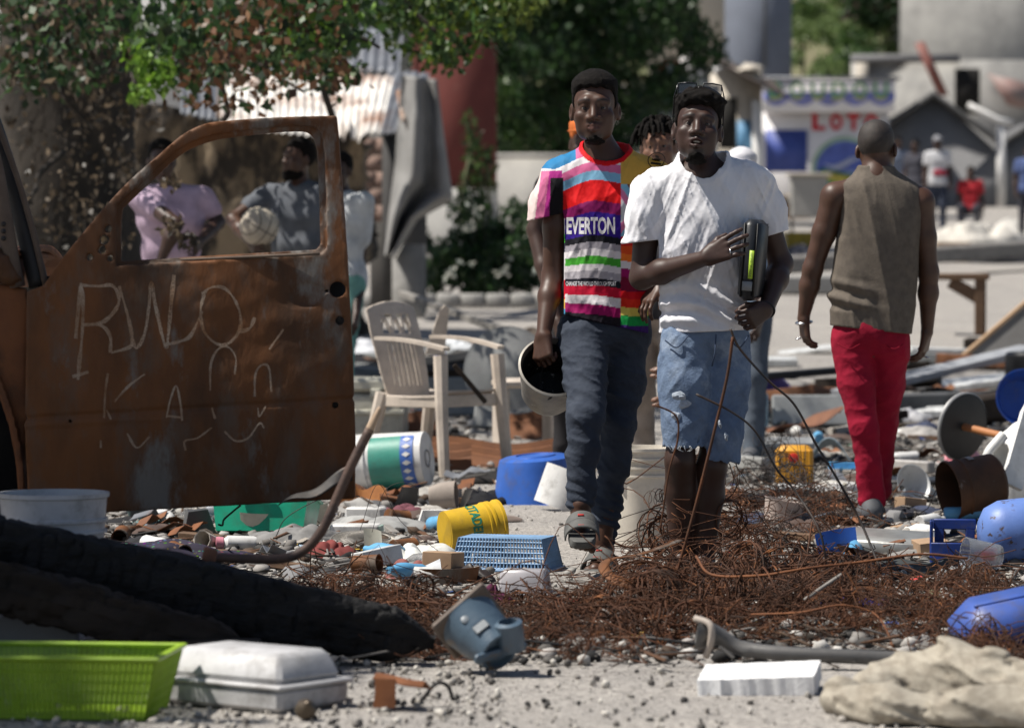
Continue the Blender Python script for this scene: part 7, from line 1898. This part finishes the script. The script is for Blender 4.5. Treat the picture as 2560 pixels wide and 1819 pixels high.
def wire_mass(name, label, n, blobs, hgt, seed, m=WR, loose=400, r=(.0010, .0019), rr=(.014, .034)):
    """blobs: (px, py, rx, ry, height)"""
    rg = np.random.default_rng(seed)
    w = np.array([b[2] * b[3] for b in blobs], float); w /= w.sum()
    def points(k):
        b = np.array(blobs, float)[rg.choice(len(blobs), k, p=w)]
        a = rg.uniform(0, 2 * math.pi, k); rr = np.sqrt(rg.random(k))
        px, py = b[:, 0] + b[:, 2] * rr * np.cos(a), b[:, 1] + b[:, 3] * rr * np.sin(a)
        D = CAM_H * FPX / (py - 617)
        z = b[:, 4] * (1 - rr ** 2) * rg.random(k) ** 1.4 + .012
        return np.stack([(px - 1280) / FPX * D, D, z], 1)
    c0 = points(n); T_ = 44
    t = np.linspace(0, 1, T_)[None, :, None]
    rad = rg.uniform(*rr, (n, 1, 1)); turns = rg.uniform(2, 4.5, (n, 1, 1)); ph = rg.uniform(0, 6.28, (n, 1, 1))
    loc = np.concatenate([rad * (1 + .3 * np.sin(t * 9 + ph)) * np.cos(t * turns * 6.283 + ph), rad * np.sin(t * turns * 6.283 + ph), (t - .5) * rg.uniform(.02, .13, (n, 1, 1))], 2)
    cur = np.einsum('nij,nkj->nki', rand_rot(n, rg), loc) + c0[:, None, :]
    cur[:, :, 2] = np.maximum(cur[:, :, 2], .004)
    g1 = wires(cur, rg.uniform(*r, n))
    k = loose; p0 = points(k); dv = rg.normal(size=(k, 3)) * (.16, .16, .05); t2 = np.linspace(-1, 1, 14)[None, :, None]
    bend = rg.normal(size=(k, 1, 3)) * (.06, .06, .06)
    c2 = p0[:, None] + dv[:, None] * t2 + bend * np.cos(t2 * 2.2) + .018 * np.sin(t2 * 7 + rg.uniform(0, 6, (k, 1, 1))) * rg.normal(size=(k, 1, 3))
    c2[:, :, 2] = np.maximum(c2[:, :, 2], .004)
    g2 = wires(c2, rg.uniform(r[0], r[1] * 1.2, k))
    V = np.concatenate([g1[0], g2[0]]); F = np.concatenate([g1[1], g2[1] + len(g1[0])])
    o = mesh(name, (V, F), m, loc=(float(V[:, 0].mean()), float(V[:, 1].mean()), 0)); return tag(o, label, 'wire', kind='stuff')
wire_mass('wire_tangle', 'tangled mass of rusty spring wire heaped in front of the two walking men', 640,
          [(1745, 1410, 170, 80, .46), (1640, 1490, 150, 60, .10), (1980, 1500, 330, 90, .16), (1650, 1550, 330, 52, .12), (2080, 1565, 380, 62, .10), (1830, 1340, 150, 50, .22), (1500, 1620, 200, 40, .06)], 1, 1, loose=330)
wire_mass('wire_hoops', 'thicker rusty wire hoops standing out of the wire tangle', 120, [(1740, 1400, 170, 70, .5), (1950, 1500, 260, 70, .14), (1650, 1560, 260, 50, .10), (960, 1570, 180, 50, .06)], 1, 9, loose=90, r=(.0016, .0032), rr=(.04, .12))
wire_mass('wire_mat', 'flat mat of rusty spring wire beside the black timber and pump', 230, [(930, 1560, 190, 60, .07), (1120, 1610, 200, 40, .06), (830, 1500, 110, 40, .05), (1330, 1560, 120, 50, .06)], 1, 2, loose=260)
wire_mass('wire_scraps', 'thin rusty wire curls round the blue container and gas cylinder', 330, [(2420, 1530, 150, 80, .12), (2480, 1640, 110, 40, .06), (2080, 1300, 120, 50, .08), (1990, 1280, 100, 40, .12)], 1, 3, loose=200)
wire_mass('black_wire_curls', 'black curls of thin wire hanging over the amber jerrycan', 130, [(1960, 1300, 90, 70, .30), (1930, 1250, 80, 50, .4), (2060, 1290, 80, 50, .2)], 1, 4, m=WD, loose=70, r=(.0011, .0018))
def strand(name, label, pts, r, m, cat='wire', n=8, flat=None):
    o = mesh(name, tube(spline([P(*p) for p in pts], n), r, 7, flat=flat), m); return tag(o, label, cat)
strand('rusty_rod', 'straight rusty rod sticking up before the denim shorts', [(1690, 1440, 12.6), (1740, 1260, 12.6), (1790, 1060, 12.6), (1818, 940, 12.6), (1832, 842, 12.6)], .0052, WR, 'rod')
strand('rusty_rod', 'short bent rusty rod left of the straight one', [(1650, 1330, 12.7), (1672, 1180, 12.7), (1694, 1100, 12.7), (1690, 1040, 12.7), (1640, 1012, 12.7)], .0032, WR, 'rod')
strand('black_strand', 'black barbed strand falling from the top of the rusty rod', [(1826, 822, 12.6), (1850, 872, 12.6), (1920, 950, 12.6), (1985, 1010, 12.6), (2040, 1110, 12.6), (2095, 1200, 12.6), (2150, 1300, 12.6), (2200, 1420, 12.5)], .0042, WD)
strand('black_strand', 'black strand running from the shorts down past the jerrycan', [(1740, 985, 12.6), (1830, 1030, 12.6), (1890, 1080, 12.6), (1940, 1170, 12.6), (1990, 1230, 12.6), (2050, 1330, 12.5), (2070, 1440, 12.5)], .0036, WD)
strand('rusty_hoop', 'long orange rusty hoop lying across the wire tangle', [(1740, 1390, 12.3), (1780, 1436, 12.2), (1900, 1438, 12.1), (2020, 1420, 12.1), (2150, 1405, 12.2), (2300, 1385, 12.2), (2420, 1395, 12.2)], .0045, RUSTO, 'hoop')
strand('rusty_hoop', 'short rusty hoop bending down over the wire tangle', [(1880, 1535, 11.6), (2000, 1530, 11.5), (2100, 1512, 11.5), (2180, 1530, 11.5), (2215, 1570, 11.4), (2232, 1615, 11.3)], .0060, RUSTO, 'hoop', flat=.5)
strand('rusty_strap', 'curled flat rusty strap at the near edge of the wire tangle', [(1700, 1350, 13.0), (1600, 1385, 12.9), (1525, 1398, 12.8), (1512, 1425, 12.7), (1560, 1460, 12.6), (1640, 1480, 12.5), (1720, 1505, 12.4)], .020, RUST, 'strap', flat=.12)
strand('thin_branch', 'thin grey stick poking out of the wire tangle', [(2010, 1500, 11.9), (2060, 1465, 11.9), (2105, 1435, 11.9)], .006, WOODG, 'stick')
strand('fence_wire', 'thin black wire looping over the emerald crate', [(900, 1240, 12.9), (820, 1240, 12.9), (720, 1290, 12.9), (690, 1340, 12.9)], .0016, WD)
strand('fence_wire', 'bent black wire hooked over the crate corner', [(602, 1262, 12.8), (580, 1280, 12.8), (560, 1298, 12.8), (556, 1312, 12.8), (545, 1310, 12.8)], .0035, WD)
for k, p in enumerate(([(930, 1330, 13.9), (960, 1230, 13.9), (1010, 1205, 13.9), (1045, 1225, 13.9), (1040, 1260, 13.9)], [(900, 1325, 13.9), (945, 1210, 13.9), (1000, 1300, 13.9), (1100, 1380, 13.9)])):
    strand('hair_wire', ('hair thin wire arching high over the white cloth', 'hair thin wire looping from the fan grille down to the yellow bucket')[k], p, .0010, WD)

# ================================================================== larger wreckage further back
RSH = mat('brown_rust_sheet', (.20, .082, .035), (.12, .05, .026), rough=.7, metal=.15, scale=4, c3=(.09, .05, .03), scale3=3, bump=.2)
def plank(label, p0, p1, w, h, m, name='plank', cat='plank', D=None):
    A, Bq = np.array(p0), np.array(p1); d = Bq - A; L = np.linalg.norm(d)
    g = box(L, w, h, min(w, h) * .12); rz = math.degrees(math.atan2(d[1], d[0])); ry = -math.degrees(math.asin(d[2] / L))
    return put(name, label, cat, [('p', g, m)], (A + Bq) / 2, (0, ry, rz))
for k, (x0, x1, y, h_) in enumerate(((880, 1180, 1176, .14), (1080, 1400, 1168, .13), (870, 1120, 1120, .20), (1240, 1420, 1100, .16))):
    A, Bq = at(x0, y), at(x1, y - 6)
    put('corrugated_sheet', 'rust brown corrugated sheet lying on edge behind the chair' if k != 3 else 'brown board panel standing beyond the low plastic table', 'sheet',
        [('s', grid(60, 8, lambda u, v: ((Bq[0] - A[0]) * (u - .5), .10 * v + .02 * np.sin(u * 5 + k), h_ * v + .008 * np.sin(v * 20) + .02 * np.sin(u * 6 + k)), .004), RSH)], (A + Bq) / 2, (0, 0, 2), group='rust sheets behind the chair')
put('cool_box', 'cream moulded cool box lid and body standing left of the chair', 'cool box', [('body', box(.46, .3, .32, .02), PL('cream2', (.50, .48, .40))), ('lid', xf(box(.48, .32, .08, .02), loc=(0, 0, .33)), PL('cream2', (.5, .48, .4))), ('ledge', xf(box(.49, .02, .03, .006), loc=(0, -.155, .20)), PL('cream2', (.5, .48, .4))), ('latch', xf(box(.06, .02, .05, .005), loc=(.08, -.165, .30)), PL('cream2', (.5, .48, .4)))], at(915, 1120), (0, 0, -6))
put('round_dish', 'grey round metal dish standing on edge behind the chair', 'dish', [('d', lathe([(0, .05), (.12, .04), (.24, 0), (.26, .004), (.26, .012), (.24, .010), (.12, .052), (0, .062)], 48), mat('grey_dish', (.22, .225, .22), (.17, .17, .17), rough=.5, metal=.3, scale=5))], P(1268, 925, 22.5), (80, 0, -12))
put('appliance_sheet', 'flat grey appliance panel lying behind the chair arm', 'panel', [('p', box(.5, .04, .26, .01), mat('appliance_grey', (.20, .21, .21), rough=.5, scale=4))], at(1150, 1040), (-14, 0, 6))
put('appliance_sheet', 'dented grey appliance door leaning beside the round dish', 'panel', [('p', box(.42, .05, .30, .012), mat('appliance_grey2', (.24, .245, .24), rough=.45, scale=4))], at(1265, 1075), (-20, 4, -8))
plank('long grey pole slanting down behind the chair back', P(1005, 742, 30), P(1300, 850, 26), .06, .05, WOODG, 'pole', 'pole')
plank('thin dark stick leaning under the chair arm', P(1130, 915, 19.8), P(1210, 1010, 19.8), .025, .025, CHARB, 'stick', 'stick')
for k, (lb, x, y, w_, d_, h_, c_) in enumerate((('white plastic sheeting crumpled behind the chair back', 1120, 880, .8, .6, .16, (.60, .62, .64)), ('black bin bag behind the chair back', 1180, 905, .5, .4, .16, (.012, .012, .014)), ('blue bag tucked beside the black bin bag', 1110, 915, .3, .3, .15, (.05, .07, .36)),
    ('black tarpaulin heap left of the chair', 930, 905, .8, .6, .13, (.015, .015, .018)), ('white cloth heap behind the black tarpaulin', 915, 880, .6, .5, .14, (.56, .57, .6)), ('cream sack beside the round dish', 1225, 880, .28, .3, .18, (.44, .40, .34)), ('dark clothes heap behind the sooty pail', 1270, 1020, .5, .4, .12, (.03, .03, .045)),
    ('brown leaf litter heap beyond the sooty pail', 1330, 870, .5, .4, .22, (.10, .08, .065)), ('burnt rag heap under the rust sheets', 1240, 1200, .5, .3, .08, (.03, .028, .027)), ('pale wool heap right of the red trousers', 2300, 1090, .34, .25, .10, (.40, .38, .36)), ('charcoal jacket spread by the blue valve guard', 2330, 1425, .42, .4, .07, (.045, .05, .05)),
    ('grey knotted cloth in front of the blue valve guard', 2400, 1458, .24, .2, .09, (.20, .20, .20)), ('black cloth below the clear beaker', 2500, 1490, .36, .3, .06, (.03, .032, .036)), ('royal blue rag under the rusty hoop', 2150, 1520, .30, .3, .05, (.03, .03, .22)), ('olive striped rag beside the royal blue one', 2330, 1500, .22, .2, .05, (.14, .14, .08)),
    ('white foam crumbs heap by the jerrycan', 2100, 1225, .3, .2, .06, (.5, .48, .44)), ('black trainer shaped rag right of the red trousers', 2240, 1285, .26, .2, .06, (.04, .04, .05)), ('grey sack behind the red trousers', 2280, 1050, .3, .25, .12, (.46, .46, .48)), ('ash grey sheet behind the jerrycan', 1800, 1230, .4, .3, .05, (.30, .29, .28)),
    ('white bundle in the far debris pile', 2440, 605, 1.6, 1.2, .55, (.58, .55, .50)), ('smaller white bundle at the end of the far debris pile', 2545, 592, .9, .8, .5, (.6, .58, .54)), ('black tyre heap in the far debris pile', 2520, 655, 1.2, .9, .35, (.02, .02, .024)), ('dark heap beneath the white bundle', 2330, 640, .9, .7, .2, (.05, .05, .055)),
    ('beige canvas over the street stall', 1985, 470, .9, .8, .3, (.36, .31, .25)), ('orange cloth hanging on the street stall', 1965, 505, .7, .5, .42, (.55, .25, .09)), ('black and white bags by the yellow crate', 2000, 640, .7, .5, .22, (.10, .10, .12)), ('dark shrub like litter before the kerb', 1420, 820, .5, .4, .12, (.07, .065, .06)))):
    g = at(x, y)
    if y < 560: g = P(x, y + 40, 66.5)
    put('cloth', lb, 'cloth', [('c', lump(w_, d_, h_, 130 + k, 34, 1.0), C('heap%d' % k, c_, c2=tuple(v * .7 for v in c_)))], g, (0, 0, k * 37 % 60 - 30), auto=None)
put('yellow_crate', 'yellow crate standing on the far street', 'crate', [('c', crate_shell(.5, .4, .28), PL('crate_yellow', (.5, .33, .03)))], at(2000, 625), (0, 0, 5))
put('street_stall', 'grey street stall box on legs before the kiosk', 'stall', [('box', xf(box(.62, .5, .7, .02), loc=(0, 0, .35)), CONC), ('top', xf(box(.75, .6, .05, .01), loc=(0, 0, 1.06)), CREAM), ('leg', xf(box(.05, .05, .34), loc=(-.28, 0, 0)), WOODG), ('leg', xf(box(.05, .05, .34), loc=(.28, 0, 0)), WOODG)], atD(2020, 66), (0, 0, 0))
put('tan_box', 'tan cardboard box at the near edge of the far debris pile', 'box', [('b', box(.5, .4, .28, .01), mat('cardboard', (.36, .24, .15), rough=.9))], at(2375, 655), (0, 0, 8))
plank('long grey wooden beam lying across the far street', at(1950, 718) + (0, 0, .16), at(2640, 668) + (0, 0, .18), .3, .2, WOODG, 'beam', 'beam')
put('low_kerb_block', 'grey concrete kerb block under the end of the long beam', 'block', [('b', box(.7, .4, .22, .03), CONC)], at(2010, 735), (0, 0, 4))
put('wooden_frame', 'brown wooden table frame standing on the bright street', 'table', [('top', xf(box(.62, .4, .06, .01), loc=(-.1, 0, .50)), WOODB), ('leg', xf(box(.09, .07, .50, .008), loc=(.12, -.15, 0)), WOODB), ('leg', xf(box(.09, .07, .50, .008), loc=(.14, .15, 0)), WOODB), ('bracket', xf(box(.3, .03, .12, .006), rot=(0, 30, 0), loc=(-.05, -.15, .36)), WOODB)], at(2415, 836), (0, 0, -6))
put('leaning_panel', 'grey sheet panel with wooden edge leaning at the side of the street', 'panel', [('sheet', xf(prism([(-.35, 0), (.55, 0), (.55, .62), (.35, .62)], .03)), mat('grey_sheet', (.17, .165, .16), (.13, .125, .12), rough=.7, scale=3)), ('edge', tube([(-.38, -.02, 0), (.34, -.02, .64)], .022, 6), mat('raw_wood', (.42, .28, .17), (.34, .22, .13), rough=.8, scale=8))], at(2510, 905), (-12, 0, -8))
plank('wide grey board slanting across the rubble right of the red trousers', at(2110, 1030) + (0, 0, .10), at(2580, 985) + (0, 0, .30), .22, .05, mat('frosted_board', (.30, .31, .33), (.22, .23, .25), rough=.7, scale=7), 'board', 'board')
plank('dark grey beam lying under the wide grey board', at(2090, 1045) + (0, 0, .03), at(2450, 1035) + (0, 0, .03), .16, .12, mat('dark_beam', (.09, .092, .095), (.06, .06, .06), rough=.7, scale=6), 'beam', 'beam')
plank('black burnt beam lying at the foot of the grey boards', at(2430, 1062) + (0, 0, .02), at(2600, 1050) + (0, 0, .05), .2, .16, CHARB, 'beam', 'beam')
plank('black plastic moulding lying before the red trousers', at(1885, 1010) + (0, 0, .16), at(2130, 1000) + (0, 0, .19), .10, .05, mat('black_moulding', (.018, .018, .02), rough=.4), 'moulding', 'moulding')
cloth('teal netting lying flat under the truck door', 400, G(400, 1302)[1], .5, .4, .03, 170, C('teal_net', (.16, .30, .30)), 0, .6)
put('grey_screen', 'grey flat appliance panel lying behind the red trousers', 'panel', [('p', box(.50, .06, .20, .01), mat('screen_grey', (.30, .31, .31), rough=.5))], at(2030, 1065), (-18, 0, 2))
put('blue_tub', 'violet blue basket lying behind the denim shorts', 'basket', [('b', lathe([(0, 0), (.10, 0), (.14, .10), (.145, .1), (.135, .1), (.095, .008), (0, .008)], 30), PL('violet', (.13, .13, .45)))], at(1925, 1000), (70, 0, 20))
plank('grey plastic pipe lying left of the amber jerrycan', at(1800, 1180) + (0, 0, .03), at(1945, 1196) + (0, 0, .03), .07, .07, PL('pipe', (.30, .30, .29)), 'pipe', 'pipe')
plank('pale grey pipe in the rubble right of the red trousers', at(2215, 1185) + (0, 0, .02), at(2330, 1192) + (0, 0, .02), .06, .06, PL('pale_pipe', (.42, .40, .38)), 'pipe', 'pipe')
plank('brown wooden batten lying before the denim legs', at(1790, 1262) + (0, 0, .01), at(1950, 1262) + (0, 0, .01), .05, .03, WOODB, 'batten', 'batten')
plank('broken brown batten lying in front of the pale pot', at(1940, 1352) + (0, 0, .01), at(2070, 1362) + (0, 0, .01), .045, .03, WOODB, 'batten', 'batten')
put('white_cone', 'pale plastic funnel lying right of the red trousers', 'funnel', [('f', lathe([(.02, 0), (.09, .10), (.094, .10), (.024, 0)], 24), PL('white2', (.62, .63, .63)))], at(2255, 1250, .05), (70, 0, 30))
put('grey_lamp', 'grey plastic shell lying beside the rusty tin', 'shell', [('s', lump(.2, .16, .11, 99, 24, .3), PL('grey_shell', (.14, .16, .18)))], at(2300, 1240), auto=None)
put('black_board', 'black plastic panel lying flat behind the rusty tin', 'panel', [('p', box(.36, .16, .04, .01), mat('black_moulding', (.018, .018, .02)))], at(2290, 1215), (4, 0, -3))
put('domed_cover', 'white domed lid lying behind the grey sack', 'lid', [('l', lathe([(0, .07), (.08, .06), (.13, .02), (.14, 0), (.135, 0), (.07, .05), (0, .06)], 30), PL('white2', (.62, .63, .63)))], at(2300, 1040), (10, 0, 0))

# ================================================================== countless small litter
LIT = [(.46, .44, .41), (.33, .31, .29), (.22, .205, .19), (.13, .12, .11), (.045, .042, .04), (.022, .021, .021), (.075, .047, .03), (.12, .058, .03), (.38, .34, .29), (.16, .155, .15), (.03, .03, .032)]
COLS = LIT * 3 + [(.45, .05, .04), (.05, .12, .40), (.10, .30, .18), (.5, .33, .05), (.35, .45, .55), (.62, .62, .60)]
FLAT = (np.array([(-.5, -.35, 0), (.1, -.5, .08), (.5, -.1, 0), (.3, .45, .06), (-.35, .4, -.03)]), [(0, 1, 2), (0, 2, 3), (0, 3, 4)])
CURL = (np.array([(-.5, -.3, .25), (-.2, -.35, 0), (.2, -.3, .02), (.5, -.35, .3), (-.5, .3, .2), (-.2, .35, .02), (.2, .3, 0), (.5, .3, .35)]), [(0, 1, 5, 4), (1, 2, 6, 5), (2, 3, 7, 6)])
def zone(px, py):
    D = np.maximum(CAM_H * FPX / (py - 617), 8); x = (px - 1280) / FPX * D
    a = ash_at(x, D)
    return np.clip(a * 1.4, np.where(px > 1700, .2, .05), 1) * np.where((px > 1230) & (px < 1660) & (py > 1240) & (py < 1560), .12, 1)
for k, (nm, lb, tm, n_, sz_, cc, yr) in enumerate((('paper_litter', 'scraps of paper and plastic trodden into the debris', FLAT, 11000, (.008, .065), COLS, (960, 1600)), ('curled_litter', 'curled scraps of film, bark and card among the debris', CURL, 8500, (.012, .07), LIT, (960, 1620)),
        ('splinters', 'charred splinters and slivers scattered over the debris', box(1, .10, .08), 7500, (.015, .13), LIT[2:8], (940, 1680)), ('rubble_bits', 'broken bits of concrete and char in the debris', ico(0), 9000, (.006, .045), LIT[:7], (960, 1660)))):
    o = gravel(nm, lb, n_, yr, (230, 2620), sz_, cc, 300 + k, tm, zone, .5 if k < 2 else .9); o['category'] = 'litter'
rg = np.random.default_rng(77)
# individual pieces one can pick out
def pick(zn):
    x0, x1, y0, y1 = zn[rg.integers(0, len(zn))]; return rg.uniform(x0, x1), rg.uniform(y0, y1)
RZ = [(1700, 2560, 1040, 1260), (1900, 2560, 960, 1120), (2050, 2560, 1260, 1420), (1780, 2130, 1230, 1330)]; LZ = [(640, 1180, 1300, 1460), (890, 1250, 1040, 1200), (890, 1180, 1230, 1300), (900, 1420, 880, 1000), (280, 700, 1290, 1400)]
kinds = [('wood_scrap', 'wood', lambda r: box(r.uniform(.12, .34), r.uniform(.025, .06), r.uniform(.012, .03), .003), [WOODB, WOODG, CHARB], 'broken wood strip'),
         ('metal_scrap', 'metal', lambda r: grid(8, 5, lambda u, v, a=r.uniform(.1, .26), b=r.uniform(.05, .12), c=r.uniform(0, 6): (a * (u - .5), b * (v - .5), .01 + .03 * np.sin(u * 5 + c) ** 2 + .02 * v), .003), [RSH, RUSTO, TING], 'bent metal scrap'),
         ('rubble_piece', 'rubble', lambda r: stone(r.uniform(.03, .075), int(r.integers(1e6)), 1), [CONC, CONC_D, SOOT], 'lump of broken concrete'),
         ('rag', 'rag', lambda r: lump(r.uniform(.14, .36), r.uniform(.12, .26), r.uniform(.03, .09), int(r.integers(500)), 18), [C('rag_a', (.22, .21, .20)), C('rag_b', (.025, .025, .028)), C('rag_c', (.10, .07, .06)), C('rag_d', (.38, .36, .33)), C('rag_e', (.05, .06, .10))], 'crumpled rag'),
         ('plastic_bottle', 'bottle', lambda r: xf(lathe([(0, 0), (.028, 0), (.031, .01), (.030, .06), (.032, .10), (.030, .13), (.013, .17), (.013, .19), (0, .19)], 12), rot=(90, 0, 0), loc=(0, 0, .03)), [mat('clear_plastic', (.75, .76, .78)), PL('white', (.6, .6, .6)), PL('sky', (.12, .36, .6))], 'plastic bottle'),
         ('tin_can', 'can', lambda r: xf(lathe([(0, 0), (.033, 0), (.035, .004), (.033, .01), (.033, .095), (.035, .10), (.03, .10), (.03, .01), (0, .01)], 14), rot=(90, 0, 0), loc=(0, 0, .034)), [RUSTO, TING, RUST], 'crushed tin can'),
         ('card_box', 'carton', lambda r: box(r.uniform(.08, .2), r.uniform(.06, .12), r.uniform(.03, .08), .002), [mat('cardboard', (.36, .24, .15)), PL('white2', (.6, .6, .6)), mat('pale_card', (.44, .41, .37), rough=.9, soil=.4)], 'flattened carton'),
         ('plastic_shard', 'shard', lambda r: lathe([(r.uniform(.07, .13), 0), (r.uniform(.09, .15), .10)], 8, 0, r.uniform(60, 120)), [PL('white', (.6, .6, .6)), PL('strong_blue', (.04, .12, .46)), PL('cream2', (.5, .48, .4)), PL('charcoal', (.07, .07, .07))], 'curved plastic shard')]
for side, zn, where in (('r', (1890, 2570, 870, 1060), 'in the wreckage strip beyond the red trousers'), ('l', (890, 1420, 870, 1010), 'in the wreckage strip behind the plastic chair')):
    for i in range(34):
        x, y = rg.uniform(zn[0], zn[1]), rg.uniform(zn[2], zn[3]); c_ = rg.integers(0, 5)
        m_ = (WOODG, CHARB, RSH, PL('white2', (.62, .63, .63)), mat('appliance_grey', (.2, .21, .21)))[c_]
        w_ = ('weathered grey board', 'black charred board', 'rust brown metal strip', 'dirty white plastic panel', 'grey metal panel')[c_]
        put('board', '%s %s' % (w_, where), 'board', [('b', box(rg.uniform(.3, 1.0), rg.uniform(.08, .3), rg.uniform(.02, .09), .006), m_)], at(x, y, .01), (rg.uniform(-10, 10), rg.uniform(-9, 9), rg.uniform(-35, 35)), group='boards ' + where)
for side, zn, where, n_ in (('r', RZ, 'in the rubble around the red trousers', 150), ('l', LZ, 'in the litter left of the concrete path', 140)):
    for i in range(n_):
        nm, cat_, fn, ms, word = kinds[rg.choice(len(kinds), p=[.19, .16, .17, .22, .07, .07, .07, .05])]
        x, y = pick(zn); mi = rg.integers(0, len(ms))
        tone = {'wood_scrap': ('brown', 'weathered grey', 'charred'), 'metal_scrap': ('brown rusty', 'orange rusty', 'grey'), 'rubble_piece': ('pale', 'dark grey', 'sooty'), 'rag': ('pale grey', 'black', 'brown', 'off white', 'dark blue'), 'plastic_bottle': ('clear', 'white', 'sky blue'),
                'tin_can': ('orange rusty', 'grey', 'brown rusty'), 'card_box': ('brown', 'white', 'pale'), 'plastic_shard': ('white', 'blue', 'cream', 'charcoal')}[nm][mi]
        lb = '%s %s %s' % (tone, word, where)
        put(nm, lb, cat_, [('p', fn(rg), ms[mi])], at(x, y, .004), (rg.uniform(-8, 8), rg.uniform(-8, 8), rg.uniform(0, 360)), group='small pieces ' + where, auto=None if nm == 'rag' else 40)
